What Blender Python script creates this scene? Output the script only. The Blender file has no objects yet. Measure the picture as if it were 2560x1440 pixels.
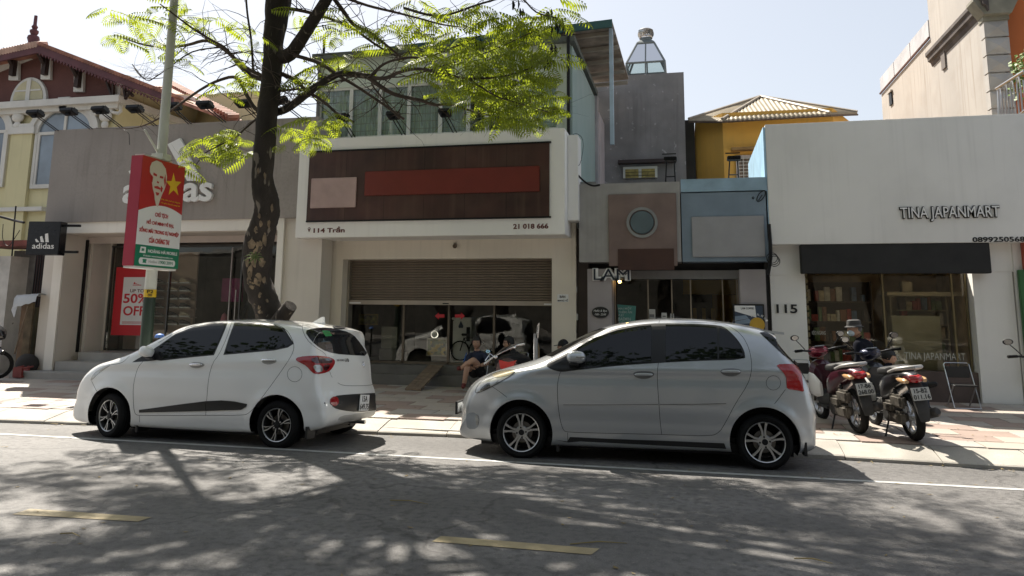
import bpy, bmesh, math, random
from mathutils import Vector, Matrix
from mathutils.bvhtree import BVHTree
R = math.radians
random.seed(7)
sc = bpy.context.scene
col = sc.collection
# ------------------------------------------------------------------ camera, world, sun, exposure
F_PX, PX, PY = 1900.0, 1280.0, 480.0
YAW, PITCH, ROLL = R(13.0), math.atan(299 / 1900.0), 0.0095
EYE = Vector((0, 0, 1.58))
fw = Vector((-math.sin(YAW) * math.cos(PITCH), math.cos(YAW) * math.cos(PITCH), math.sin(PITCH)))
_r = Vector((math.cos(YAW), math.sin(YAW), 0))
_u = _r.cross(fw)
rt = _r * math.cos(ROLL) + _u * math.sin(ROLL)
up = _u * math.cos(ROLL) - _r * math.sin(ROLL)
cam = bpy.data.cameras.new('camera')
cam.sensor_width = 36
cam.lens = F_PX / 2560 * 36
cam.shift_y = -(720 - PY) / 2560
cam.clip_start, cam.clip_end = 0.05, 3000
camo = bpy.data.objects.new('camera', cam)
col.objects.link(camo)
M = Matrix((rt, up, -fw)).transposed().to_4x4()
M.translation = EYE
camo.matrix_world = M
sc.camera = camo
SUN = Vector((-0.50, 0.53, 1.0)).normalized()
SUN_EL = math.asin(SUN.z)
SUN_AZ = math.atan2(SUN.x, SUN.y)          # from +Y towards +X
w = bpy.data.worlds.new('World')
sc.world = w
w.use_nodes = True
nt = w.node_tree
bg = nt.nodes['Background']
sky = nt.nodes.new('ShaderNodeTexSky')
sky.sky_type = 'NISHITA'
sky.sun_disc = False
sky.sun_elevation = SUN_EL
sky.sun_rotation = SUN_AZ
sky.air_density = 1.0
sky.dust_density = 2.2
sky.ozone_density = 2.5
hs = nt.nodes.new('ShaderNodeHueSaturation'); hs.inputs['Saturation'].default_value = .72; hs.inputs['Value'].default_value = 1.0
gm = nt.nodes.new('ShaderNodeGamma'); gm.inputs[1].default_value = .5      # hazy sky: evener than the clear sky model
nt.links.new(sky.outputs[0], hs.inputs['Color']); nt.links.new(hs.outputs[0], gm.inputs[0]); nt.links.new(gm.outputs[0], bg.inputs[0])
bg.inputs[1].default_value = 0.13
sl = bpy.data.lights.new('sun', 'SUN')
sl.energy = 3.75
sl.angle = R(0.6)
sl.color = (1.0, 0.93, 0.82)
so = bpy.data.objects.new('sun', sl)
so.rotation_euler = SUN.to_track_quat('Z', 'Y').to_euler()
so.location = (-10, 8, 20)
col.objects.link(so)
sc.view_settings.view_transform = 'Standard'
sc.view_settings.look = 'None'
sc.view_settings.gamma = 1
sc.view_settings.use_curve_mapping = False
sc.view_settings.exposure = 1.62
sc.render.engine = 'CYCLES'
sc.cycles.max_bounces = 8
sc.cycles.transparent_max_bounces = 12
# ------------------------------------------------------------------ measuring helpers
def ray(px, py):
    return fw * F_PX + rt * (px - PX) - up * (py - PY)
def at(px, py, Y):
    d = ray(px, py); return EYE + d * ((Y - EYE.y) / d.y)
def atx(px, py, X):
    d = ray(px, py); return EYE + d * ((X - EYE.x) / d.x)
def gnd(px, py, z=0.0):
    d = ray(px, py); return EYE + d * ((z - EYE.z) / d.z)
def road_z(y):
    return 0.0 if y < 7.5 else -0.04 * (y - 7.5)
# ------------------------------------------------------------------ mesh helpers
class MB:
    def __init__(s): s.v = []; s.f = []
    def add(s, vs, fs):
        n = len(s.v); s.v += [tuple(v) for v in vs]; s.f += [tuple(i + n for i in f) for f in fs]; return s
    def box(s, x0, y0, z0, x1, y1, z1, M=None):
        if x0 > x1: x0, x1 = x1, x0
        if y0 > y1: y0, y1 = y1, y0
        if z0 > z1: z0, z1 = z1, z0
        vs = [Vector(p) for p in ((x0,y0,z0),(x1,y0,z0),(x1,y1,z0),(x0,y1,z0),(x0,y0,z1),(x1,y0,z1),(x1,y1,z1),(x0,y1,z1))]
        if M: vs = [M @ v for v in vs]
        return s.add(vs, [(0,3,2,1),(4,5,6,7),(0,1,5,4),(1,2,6,5),(2,3,7,6),(3,0,4,7)])
    def cbox(s, c, sx, sy, sz, M=None):
        T = Matrix.Translation(c) @ (M or Matrix())
        return s.box(-sx/2, -sy/2, -sz/2, sx/2, sy/2, sz/2, T)
    def bevbox(s, x0, y0, z0, x1, y1, z1, b=0.01, M=None):
        bm = bmesh.new(); bmesh.ops.create_cube(bm, size=1)
        for v in bm.verts:
            v.co = Vector(((x0+x1)/2 + v.co.x*abs(x1-x0), (y0+y1)/2 + v.co.y*abs(y1-y0), (z0+z1)/2 + v.co.z*abs(z1-z0)))
        bmesh.ops.bevel(bm, geom=bm.edges[:], offset=b, segments=2, affect='EDGES')
        bm.verts.index_update()
        vs = [(M @ v.co) if M else v.co.copy() for v in bm.verts]
        s.add(vs, [[v.index for v in f.verts] for f in bm.faces]); bm.free(); return s
    def tube(s, pts, rad, n=8, caps=True):
        pts = [Vector(p) for p in pts]
        if not hasattr(rad, '__len__'): rad = [rad] * len(pts)
        vs = []; prev = None
        for i, p in enumerate(pts):
            d = (pts[min(i+1, len(pts)-1)] - pts[max(i-1, 0)])
            d = d.normalized() if d.length > 1e-9 else Vector((0,0,1))
            if prev is None:
                a = d.orthogonal().normalized()
            else:
                a = (prev - d * prev.dot(d))
                a = a.normalized() if a.length > 1e-6 else d.orthogonal().normalized()
            prev = a; b = d.cross(a)
            for k in range(n):
                t = 2*math.pi*k/n
                vs.append(p + (a*math.cos(t) + b*math.sin(t)) * rad[i])
        fs = []
        for i in range(len(pts)-1):
            for k in range(n):
                k2 = (k+1) % n
                fs.append((i*n+k, i*n+k2, (i+1)*n+k2, (i+1)*n+k))
        if caps:
            fs.append(tuple(range(n-1, -1, -1))); fs.append(tuple((len(pts)-1)*n+k for k in range(n)))
        return s.add(vs, fs)
    def lathe(s, prof, n=24, M=None, close=False):
        # prof: list of (radius, height) around local Z
        vs = []
        for r_, h in prof:
            for k in range(n):
                t = 2*math.pi*k/n
                v = Vector((r_*math.cos(t), r_*math.sin(t), h)); vs.append(M @ v if M else v)
        fs = []; m = len(prof)
        for i in range(m if close else m-1):
            j = (i+1) % m
            for k in range(n):
                k2 = (k+1) % n
                fs.append((i*n+k, i*n+k2, j*n+k2, j*n+k))
        return s.add(vs, fs)
    def prism(s, poly, d, M=None):
        # poly 2D (u,v) in the local XZ plane, extruded from y=0 to y=d
        n = len(poly)
        vs = [Vector((p[0], 0, p[1])) for p in poly] + [Vector((p[0], d, p[1])) for p in poly]
        if M: vs = [M @ v for v in vs]
        fs = [tuple(range(n)), tuple(range(2*n-1, n-1, -1))] + [(i, n+i, n+(i+1) % n, (i+1) % n) for i in range(n)]
        return s.add(vs, fs)
    def sphere(s, c, r, nu=12, nv=8, sc=(1,1,1), M=None):
        vs = []; fs = []
        for i in range(nv+1):
            th = math.pi*i/nv
            for k in range(nu):
                ph = 2*math.pi*k/nu
                v = Vector((r*sc[0]*math.sin(th)*math.cos(ph), r*sc[1]*math.sin(th)*math.sin(ph), r*sc[2]*math.cos(th)))
                if M: v = M @ v
                vs.append(v + Vector(c))
        for i in range(nv):
            for k in range(nu):
                k2 = (k+1) % nu
                fs.append((i*nu+k, (i+1)*nu+k, (i+1)*nu+k2, i*nu+k2))
        return s.add(vs, fs)
    def build(s, name, m, parent=None, smooth=False, fix=True):
        me = bpy.data.meshes.new(name)
        me.from_pydata(s.v, [], s.f)
        if fix:
            bm = bmesh.new(); bm.from_mesh(me)
            bmesh.ops.remove_doubles(bm, verts=bm.verts, dist=1e-5)
            bmesh.ops.recalc_face_normals(bm, faces=bm.faces)
            bm.to_mesh(me); bm.free()
        me.materials.append(m)
        if smooth:
            me.polygons.foreach_set('use_smooth', [True]*len(me.polygons))
            if smooth != 'all':
                try: me.set_sharp_from_angle(angle=R(38 if smooth is True else smooth))
                except Exception: pass
        o = bpy.data.objects.new(name, me)
        link(o, parent)
        return o
def link(o, parent=None):
    col.objects.link(o)
    if parent is not None:
        o.parent = parent
        L = Matrix.Identity(4)
        q = parent
        chain = []
        while q is not None: chain.append(q); q = q.parent
        for q in reversed(chain): L = L @ q.matrix_parent_inverse @ Matrix.LocRotScale(q.location, q.rotation_euler, q.scale)
        o.matrix_parent_inverse = L.inverted()
    return o
def part(name, mb, m, parent, label=None, smooth=False):
    o = mb.build(name, m, parent, smooth)
    if label: o['label'] = label
    return o
def tag(o, label, cat, group=None):
    o['label'] = label; o['category'] = cat
    if group: o['group'] = group
    return o
def thing(name, label, cat, loc=(0,0,0), rz=0.0, group=None):
    o = bpy.data.objects.new(name, None); o.empty_display_size = 0.2
    o.location = loc; o.rotation_euler = (0,0,rz); col.objects.link(o)
    return tag(o, label, cat, group)
def setting(o): o['kind'] = 'structure'; return o
def stuff(o): o['kind'] = 'stuff'; return o
def kids(o): return [c for c in bpy.data.objects if c.parent is o]
def copy_tree(o, parent=None):
    c = o.copy(); col.objects.link(c)
    if parent is not None: c.parent = parent
    for ch in kids(o): copy_tree(ch, c)
    return c
# ------------------------------------------------------------------ materials
def mat(name, base, rough=0.8, metal=0.0, var=0.12, vscale=3.0, bump=0.0, bscale=60.0, streak=0.0, grime=0.0,
        coat=0.0, spec=0.5, emit=None, fine=0.0, flecks=None, stain=None, stretch=(1,1,1)):
    m = bpy.data.materials.new(name); m.use_nodes = True
    n, l = m.node_tree.nodes, m.node_tree.links
    b = n['Principled BSDF']
    b.inputs['Base Color'].default_value = (*base, 1)
    b.inputs['Roughness'].default_value = rough
    b.inputs['Metallic'].default_value = metal
    b.inputs['Coat Weight'].default_value = coat
    b.inputs['Coat Roughness'].default_value = 0.04
    b.inputs['Specular IOR Level'].default_value = spec
    if emit:
        b.inputs['Emission Color'].default_value = (*emit[0], 1); b.inputs['Emission Strength'].default_value = emit[1]
    tc = n.new('ShaderNodeTexCoord'); mp = n.new('ShaderNodeMapping'); mp.inputs['Scale'].default_value = stretch
    l.new(tc.outputs['Object'], mp.inputs[0])
    cur = None
    def noise(scale, detail=5, vec=None):
        t = n.new('ShaderNodeTexNoise'); t.inputs['Scale'].default_value = scale; t.inputs['Detail'].default_value = detail
        l.new(vec or mp.outputs[0], t.inputs['Vector']); return t
    def mix(c0, c1, fac, kind='MIX'):
        x = n.new('ShaderNodeMix'); x.data_type = 'RGBA'; x.blend_type = kind
        if isinstance(fac, float): x.inputs[0].default_value = fac
        else: l.new(fac, x.inputs[0])
        for k, c in ((6, c0), (7, c1)):
            if isinstance(c, tuple): x.inputs[k].default_value = (*c, 1)
            else: l.new(c, x.inputs[k])
        return x.outputs[2]
    def ramp(src, a, b_):
        r_ = n.new('ShaderNodeMapRange'); r_.inputs[1].default_value = a; r_.inputs[2].default_value = b_
        l.new(src, r_.inputs[0]); return r_.outputs[0]
    cur = tuple(base)
    if var:
        t = noise(vscale)
        lo = tuple(max(0, c*(1-var*1.6)) for c in base); hi = tuple(min(1, c*(1+var)) for c in base)
        cur = mix(lo, hi, ramp(t.outputs[0], .3, .7))
    if fine:
        t = noise(vscale*25, 3)
        cur = mix(cur, tuple(c*(1-fine) for c in base), ramp(t.outputs[0], .45, .65))
    if flecks:
        t = noise(flecks[1], 2)
        cur = mix(cur, flecks[0], ramp(t.outputs[0], flecks[2], flecks[2]+.05))
    if streak:
        mp2 = n.new('ShaderNodeMapping'); mp2.inputs['Scale'].default_value = (9, 9, .35)
        l.new(tc.outputs['Object'], mp2.inputs[0])
        t = noise(1.0, 6, mp2.outputs[0]); t2 = noise(.8, 3)
        mm = n.new('ShaderNodeMath'); mm.operation = 'MULTIPLY'
        l.new(ramp(t.outputs[0], .52, .75), mm.inputs[0]); l.new(ramp(t2.outputs[0], .35, .65), mm.inputs[1])
        m3 = n.new('ShaderNodeMath'); m3.operation = 'MULTIPLY'; l.new(mm.outputs[0], m3.inputs[0]); m3.inputs[1].default_value = streak
        cur = mix(cur, stain or tuple(c*.35 for c in base), m3.outputs[0])
    if grime:
        t = noise(1.3, 8)
        m3 = n.new('ShaderNodeMath'); m3.operation = 'MULTIPLY'; l.new(ramp(t.outputs[0], .5, .8), m3.inputs[0]); m3.inputs[1].default_value = grime
        cur = mix(cur, stain or tuple(c*.4 for c in base), m3.outputs[0])
    if not isinstance(cur, tuple): l.new(cur, b.inputs['Base Color'])
    if bump:
        t = noise(bscale, 6); bp = n.new('ShaderNodeBump'); bp.inputs['Strength'].default_value = bump; bp.inputs['Distance'].default_value = 0.01
        l.new(t.outputs[0], bp.inputs['Height']); l.new(bp.outputs[0], b.inputs['Normal'])
    return m
def glass(name, tint=(.9,.95,.93), k=1.0, through=0.9, rough=0.0):
    m = bpy.data.materials.new(name); m.use_nodes = True
    n, l = m.node_tree.nodes, m.node_tree.links
    n.remove(n['Principled BSDF'])
    tr = n.new('ShaderNodeBsdfTransparent'); tr.inputs[0].default_value = tuple(c*through for c in tint) + (1,)
    gl = n.new('ShaderNodeBsdfGlossy'); gl.inputs['Roughness'].default_value = rough
    fr = n.new('ShaderNodeFresnel'); fr.inputs[0].default_value = 1.5
    ml = n.new('ShaderNodeMath'); ml.operation = 'MULTIPLY'; ml.inputs[1].default_value = k; ml.use_clamp = True
    l.new(fr.outputs[0], ml.inputs[0])
    nz = n.new('ShaderNodeTexNoise'); nz.inputs['Scale'].default_value = .9
    bp = n.new('ShaderNodeBump'); bp.inputs['Strength'].default_value = .03; bp.inputs['Distance'].default_value = .3
    tc = n.new('ShaderNodeTexCoord'); l.new(tc.outputs['Object'], nz.inputs[0]); l.new(nz.outputs[0], bp.inputs['Height']); l.new(bp.outputs[0], gl.inputs['Normal'])
    mx = n.new('ShaderNodeMixShader'); l.new(ml.outputs[0], mx.inputs[0]); l.new(tr.outputs[0], mx.inputs[1]); l.new(gl.outputs[0], mx.inputs[2])
    l.new(mx.outputs[0], n['Material Output'].inputs[0])
    return m
K = {}
K['white'] = mat('white_paint', (.72,.71,.68), .6, var=.05, streak=.15)
K['black'] = mat('black_plastic', (.006,.006,.007), .5, var=.2, spec=.3)
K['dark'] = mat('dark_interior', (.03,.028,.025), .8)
K['steel'] = mat('steel', (.55,.55,.55), .28, 1.0, var=.08)
K['chrome'] = mat('chrome', (.8,.8,.82), .08, 1.0, var=0)
K['alu'] = mat('aluminium', (.33,.30,.25), .4, .6, var=.1)
K['glass'] = glass('shop_glass', (.95,.96,.93), .65, .98)
K['winglass'] = glass('window_glass', (.95,.98,.975), .8, .99)
K['redprint'] = mat('red_print', (.55,.02,.03), .5, var=.04)
K['darkred'] = mat('dark_red_print', (.10,.015,.012), .5, var=.1)
K['whiteprint'] = mat('white_print', (.75,.75,.74), .5, var=.02)
K['blackprint'] = mat('black_print', (.01,.01,.01), .5, var=.02)
K['wood'] = mat('weathered_wood', (.17,.125,.085), .85, var=.3, vscale=4, bump=.3, stretch=(1,6,1))
K['rubber'] = mat('tyre_rubber', (.009,.009,.009), .85, var=.2, vscale=8, spec=.2)
# ------------------------------------------------------------------ lettering
def lettering(name, s, x0, x1, z0, z1, frame, m, parent, depth=0.004, bold=0.0, label=None, fit=True, shear=0.0):
    """flat letters filling the box x0..x1, z0..z1 of a frame (Matrix whose X runs right, Z up, -Y towards the reader)"""
    cu = bpy.data.curves.new(name, 'FONT'); cu.body = s; cu.extrude = 0.5; cu.offset = bold; cu.resolution_u = 3; cu.align_x = 'CENTER'
    cu.shear = shear
    o = bpy.data.objects.new(name, cu); col.objects.link(o)
    dg = bpy.context.evaluated_depsgraph_get(); dg.update()
    me = bpy.data.meshes.new_from_object(o.evaluated_get(dg))
    bpy.data.objects.remove(o); bpy.data.curves.remove(cu)
    xs = [v.co.x for v in me.vertices]; ys = [v.co.y for v in me.vertices]
    if not xs: return None
    a, b, c, d = min(xs), max(xs), min(ys), max(ys)
    sx = (x1-x0)/(b-a); sy = (z1-z0)/(d-c)
    if not fit: sx = sy
    for v in me.vertices:
        v.co = frame @ Vector(((x0+x1)/2 + (v.co.x-(a+b)/2)*sx, -depth*(v.co.z+.5), z0+(v.co.y-c)*sy))
    me.name = name; me.materials.clear(); me.materials.append(m)
    ob = bpy.data.objects.new(name, me)
    link(ob, parent)
    if label: ob['label'] = label
    return ob
def front(Y): return Matrix.Translation((0, Y, 0))
# ================================================================== ground, road, kerb, pavement
def interp(pts, x):
    if x <= pts[0][0]: return pts[0][1]
    for (a, b), (c, d) in zip(pts, pts[1:]):
        if x <= c: return b + (d-b)*(x-a)/(c-a)
    return pts[-1][1]
KP = [(-160, 9.45)] + [(gnd(a, b, -0.10).x, gnd(a, b, -0.10).y) for a, b in ((0,1058),(560,1074),(1145,1094),(1990,1144),(2560,1178))] + [(160, 9.9)]
def kerb_y(x): return interp(KP, x)
def pave_z(y): return min(.12, .045 + max(0, y-10.5)*.018)
m_asphalt = mat('asphalt', (.145,.140,.137), .6, var=.16, vscale=.55, bump=.9, bscale=110, fine=.4, flecks=((.30,.28,.26), 95, .63), grime=.25, spec=.35)
_n, _l = m_asphalt.node_tree.nodes, m_asphalt.node_tree.links
_b = _n['Principled BSDF']; _src = _b.inputs['Base Color'].links[0].from_socket
_tc = _n.new('ShaderNodeTexCoord'); _mp = _n.new('ShaderNodeMapping'); _mp.inputs['Scale'].default_value = (.07,.9,1); _l.new(_tc.outputs['Object'], _mp.inputs[0])
_nz = _n.new('ShaderNodeTexNoise'); _nz.inputs['Scale'].default_value = 1.0; _nz.inputs['Detail'].default_value = 4; _l.new(_mp.outputs[0], _nz.inputs[0])
_r1 = _n.new('ShaderNodeMapRange'); _r1.inputs[1].default_value = .35; _r1.inputs[2].default_value = .65; _r1.inputs[3].default_value = .78; _r1.inputs[4].default_value = 1.12; _l.new(_nz.outputs[0], _r1.inputs[0])
_vo = _n.new('ShaderNodeTexVoronoi'); _vo.feature = 'DISTANCE_TO_EDGE'; _vo.inputs['Scale'].default_value = .22
_nw = _n.new('ShaderNodeTexNoise'); _nw.inputs['Scale'].default_value = 1.2; _nw.inputs['Detail'].default_value = 8; _l.new(_tc.outputs['Object'], _nw.inputs[0])
_va = _n.new('ShaderNodeVectorMath'); _va.operation = 'ADD'; _l.new(_tc.outputs['Object'], _va.inputs[0]); _l.new(_nw.outputs[1], _va.inputs[1]); _l.new(_va.outputs[0], _vo.inputs['Vector'])
_r2 = _n.new('ShaderNodeMapRange'); _r2.inputs[1].default_value = .0; _r2.inputs[2].default_value = .006; _r2.inputs[3].default_value = .55; _r2.inputs[4].default_value = 1.0; _l.new(_vo.outputs['Distance'], _r2.inputs[0])
_mm = _n.new('ShaderNodeMath'); _mm.operation = 'MULTIPLY'; _l.new(_r1.outputs[0], _mm.inputs[0]); _l.new(_r2.outputs[0], _mm.inputs[1])
_mx = _n.new('ShaderNodeVectorMath'); _mx.operation = 'SCALE'; _l.new(_src, _mx.inputs[0]); _l.new(_mm.outputs[0], _mx.inputs['Scale']); _l.new(_mx.outputs[0], _b.inputs['Base Color'])
m_lane = mat('lane_paint', (.42,.42,.41), .6, var=.12, vscale=6, grime=.55, stain=(.2,.19,.18), bump=.2, bscale=150)
m_yell = mat('yellow_road_paint', (.36,.29,.165), .65, var=.18, vscale=5, grime=.75, stain=(.20,.17,.13), bump=.3, bscale=150)
m_earth = mat('ground', (.16,.14,.12), .9, bump=.3)
mb = MB(); mb.add([(-1500,-1500,-.45),(1500,-1500,-.45),(1500,1500,-.45),(-1500,1500,-.45)], [(0,1,2,3)])
setting(mb.build('ground', m_earth))
mb = MB(); xs = [-160,-60,-30] + [-16+i*2.0 for i in range(15)] + [30,60,160]
ys = [-9.0, -4, 0, 4, 7.5]
vs = []; fs = []
for x in xs:
    row = [(x, y, 0.0) for y in ys] + [(x, kerb_y(x)*.5+3.75, road_z(kerb_y(x)*.5+3.75)), (x, kerb_y(x)+.05, -.10)]
    vs += row
n = len(ys)+2
for i in range(len(xs)-1):
    for j in range(n-1): fs.append((i*n+j, (i+1)*n+j, (i+1)*n+j+1, i*n+j+1))
mb.add(vs, fs); road = setting(mb.build('road', m_asphalt, fix=False))
def marking(name, poly, m, dz=.004):
    b = MB(); b.add([(p.x, p.y, road_z(p.y)+dz) for p in poly], [tuple(range(len(poly)))])
    return setting(b.build(name, m, fix=False))
b = MB(); vs = []; fs = []
xx = [-60 + i*2 for i in range(61)]
for i, x in enumerate(xx):
    y = 8.40 + .012*math.sin(x*.7)
    vs += [(x, y-.052, road_z(y-.052)+.004), (x, y+.052, road_z(y+.052)+.004)]
    if i: fs.append((2*i-2, 2*i, 2*i+1, 2*i-1))
b.add(vs, fs); setting(b.build('white_lane_line', m_lane, fix=False))
marking('yellow_lane_dash', [gnd(30,1287), gnd(345,1305), gnd(380,1294), gnd(75,1273)], m_yell)
marking('yellow_lane_dash', [gnd(1080,1355), gnd(1478,1388), gnd(1499,1373), gnd(1102,1341)], m_yell)
d = gnd(1080,1355) - gnd(30,1287)
for k in (-2, -1):
    marking('yellow_lane_dash', [gnd(30,1287)+d*k, gnd(345,1305)+d*k, gnd(380,1294)+d*k, gnd(75,1273)+d*k], m_yell)
# kerb: sloping stones
m_kerb = mat('kerb_stone', (.38,.355,.315), .8, var=.16, vscale=2.5, bump=.35, bscale=60, grime=.6, fine=.12)
kerb = setting(MB().box(-160, 10.25, -.4, 160, 10.4, -.02).build('kerb', m_kerb))
x = -16.0
random.seed(3)
while x < 8:
    L = random.uniform(.93, 1.03)
    ya, yb = kerb_y(x), kerb_y(x+L)
    dz = random.uniform(-.006, .006)
    prof = [(0,-.16),(0,-.058),(.02,-.045),(.40,.035),(.52,.045),(.52,-.16)]
    vs = [(x+.006, ya+p[0], p[1]+dz) for p in prof] + [(x+L-.006, yb+p[0], p[1]+dz) for p in prof]
    k = len(prof)
    b = MB().add(vs, [tuple(range(k)), tuple(range(2*k-1, k-1, -1))] + [(i, k+i, k+(i+1)%k, (i+1)%k) for i in range(k)])
    b.build('kerb_stone', m_kerb, kerb); x += L
# pavement bed and its tiles
m_bed = mat('mortar', (.24,.22,.20), .9, var=.2, bump=.3)
vs = []; fs = []
xs = [-160,-60,-30] + [-16+i*1.0 for i in range(29)] + [30,60,160]
for x in xs: vs += [(x, kerb_y(x)+.5, .03), (x, 14.9, .105), (x, 32, .105)]
for i in range(len(xs)-1):
    for j in range(2): fs.append((i*3+j, (i+1)*3+j, (i+1)*3+j+1, i*3+j+1))
pav = setting(MB().add(vs, fs).build('pavement', m_bed, fix=False))
mt = [mat('cream_paving_tile', (.39,.345,.30), .62, var=.12, vscale=1.3, bump=.15, grime=.3, fine=.1),
      mat('red_paving_tile', (.31,.235,.20), .66, var=.16, vscale=1.3, bump=.15, grime=.3, fine=.12),
      mat('grey_paving_tile', (.38,.35,.32), .62, var=.12, vscale=1.3, bump=.15, grime=.3)]
tw, td = .68, .43
def tile_mesh(m):
    b = MB().bevbox(-tw/2+.004, -td/2+.004, -.02, tw/2-.004, td/2-.004, .0, .004)
    o = b.build('t', m); me = o.data; bpy.data.objects.remove(o); return me
tms = [tile_mesh(m) for m in mt]
random.seed(11)
for i in range(31):
    for j in range(10):
        X = -14.3 + (i+.5)*tw + (tw/2 if j % 2 else 0)
        Y = kerb_y(X) + .52 + (j+.5)*td
        if Y > 14.75 or X > 6.6: continue
        red = (i + (0,2,1,2,0,1,2,1,0,1)[j]) % 3 == 0 and random.random() < .88
        me = tms[1] if red else tms[0 if random.random() < .75 else 2]
        o = bpy.data.objects.new('paving_tile', me); o.location = (X, Y, pave_z(Y) + .012 + random.uniform(-.002, .002))
        o.rotation_euler = (random.uniform(-.002,.002)+.018, random.uniform(-.002,.002), 0)
        link(o, pav)
# small things lying on the road: dry twigs
m_twig = mat('dry_twig', (.30,.23,.10), .8)
for (a, b_, c, d_), lab in (((975,1252,1070,1262), 'short dry leaf stalk on the sunlit asphalt in mid road'), ((1985,1398,2082,1411), 'dry leaf stalk near the bottom edge of the road'), ((1425,1362,1568,1360), 'long thin dark twig lying by the right yellow dash'), ((150,1336,200,1343), 'tiny dry stalk near the left yellow dash')):
    p, q = gnd(a, b_) , gnd(c, d_)
    md = (p+q)/2 + Vector((0,.02,0))
    b = MB().tube([p+Vector((0,0,.006)), md+Vector((0,0,.014)), q+Vector((0,0,.006))], [.004,.005,.002], 5)
    tag(b.build('fallen_twig', m_twig), lab, 'twig')
# across the street behind the viewer: far pavement, a wall and a row of trees (they show in windows and paint)
far = MB().box(-160,-32,-.2,160,-9.0,.12); setting(far.build('far_pavement', m_bed))

# leaf litter on the road, along the kerb and on the tiles
random.seed(31)
b = MB()
for k in range(420):
    x = random.uniform(-9.5, 5.5)
    if k < 150: y = kerb_y(x)-abs(random.gauss(0, .12))
    elif k < 260: y = kerb_y(x)+random.uniform(.6, 3.5)
    else: y = random.uniform(3.2, 9.0)
    z = road_z(y)+.006 if y < kerb_y(x) else pave_z(y)+.02
    a = random.uniform(0, 6.28); l_ = random.uniform(.012, .035); w_ = l_*random.uniform(.25, .5)
    c, s_ = math.cos(a), math.sin(a)
    b.add([(x+c*l_,y+s_*l_,z+.004),(x-s_*w_,y+c*w_,z),(x-c*l_,y-s_*l_,z+.002),(x+s_*w_,y-c*w_,z)], [(0,1,2,3)])
o = b.build('leaf_litter', mat('dry_leaf', (.22,.16,.06), .8, var=.4, vscale=30), fix=False)
tag(stuff(o), 'scattered tiny dry leaves on the road, kerb and paving', 'leaf litter')
# ================================================================== buildings
YF = 14.66
m_grey = mat('grey_render', (.31,.28,.26), .85, var=.08, vscale=.7, bump=.12, bscale=120, streak=.6, grime=.3, fine=.06)
m_beige = mat('beige_tile_wall', (.62,.575,.51), .6, var=.05, vscale=1.0, streak=.15, bump=.05)
m_cream = mat('cream_panel', (.78,.745,.68), .55, var=.05, vscale=.8, streak=.2, grime=.1)
m_stone = mat('step_stone', (.34,.33,.31), .6, var=.12, vscale=2, grime=.3, bump=.1)
m_signw = mat('white_sign_board', (.80,.79,.77), .45, var=.04, vscale=.6, streak=.15)
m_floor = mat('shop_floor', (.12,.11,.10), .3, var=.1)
def room(b, x0, x1, y0, y1, z0, z1):
    t = .1
    b.box(x0-t, y0, z0-t, x0, y1, z1+t); b.box(x1, y0, z0-t, x1+t, y1, z1+t); b.box(x0, y1, z0-t, x1, y1+t, z1+t)
    b.box(x0, y0, z1, x1, y1, z1+t); return b
def gbar(b, x, y, z0, z1, w_=.04, d=.05): return b.box(x-w_/2, y-d/2, z0, x+w_/2, y+d/2, z1)
# ---------------------------------------------------------------- sports shop
sp = thing('sports_shop', 'single storey sports shop with a plain grey parapet, white portal frame and dark glass front', 'shop', (-10.8, 14.05, .1))
part('parapet', MB().box(-13.85, 14.0, 3.43, -7.35, 19, 5.53), m_grey, sp)
b = MB().box(-13.56,14.05,.24,-13.33,14.09,3.43).box(-13.33,14.05,3.19,-8.17,14.09,3.43).box(-8.17,14.05,.24,-8.03,14.09,3.43)
part('portal_frame', b, m_cream, sp)
b = MB().box(-13.85,14.1,.1,-13.33,19,3.43).box(-8.17,14.1,.1,-8.03,15.4,3.43).box(-8.03,14.12,.1,-7.2,14.6,3.43)
part('side_wall', b, m_beige, sp)
part('soffit', MB().box(-13.33,14.1,3.17,-8.17,15.9,3.4), mat('beige_soffit', (.55,.49,.43), .7, var=.05), sp)
part('soffit_band', MB().box(-13.33,14.72,3.02,-8.17,14.80,3.165), mat('pinkish_band', (.52,.46,.42), .7, var=.05), sp)
b = MB().box(-13.6,15.3,.6,-13.15,15.42,3.17).box(-13.3,14.78,.6,-13.22,15.3,3.17)
part('recess_wall', b, m_beige, sp)
part('black_strip', MB().box(-13.33,14.66,.6,-13.29,14.72,3.1), K['black'], sp)  # plain black strip at the left edge of the recess
b = MB().box(-13.9,13.55,.05,-7.9,14.0,.24)
part('step', b, m_stone, sp); part('step', MB().box(-13.28,14.08,.05,-8.17,14.55,.43), m_stone, sp); part('step', MB().box(-13.1,14.5,.05,-8.17,15.8,.61), m_stone, sp)
# glass front
yg = 15.3
b = MB()
for x in (-13.12,-11.55,-9.72,-8.3): gbar(b, x, yg, .62, 3.0, .03, .06)
b.box(-13.15, yg-.03, 2.98, -8.2, yg+.03, 3.02)
part('glazing_bar', b, mat('dark_alu', (.10,.10,.095), .4, .5), sp)
for x0, x1 in ((-13.1,-11.57),(-11.53,-9.74),(-9.70,-8.32)):
    part('pane', MB().box(x0, yg-.006, .63, x1, yg+.006, 2.98), K['glass'], sp)
hb = MB().tube([(-9.95,yg-.06,.75),(-9.95,yg-.06,2.95)], .018, 8)
part('door_handle', hb, K['steel'], sp)
hb = MB().tube([(-9.80,yg-.06,.75),(-9.80,yg-.06,2.0)], .012, 8)
part('door_handle', hb, K['steel'], sp)
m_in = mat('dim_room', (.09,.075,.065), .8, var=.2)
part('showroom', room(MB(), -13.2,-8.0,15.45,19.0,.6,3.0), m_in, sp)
part('showroom_floor', MB().box(-13.2,15.4,.52,-8.0,19.0,.6), m_floor, sp)
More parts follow.
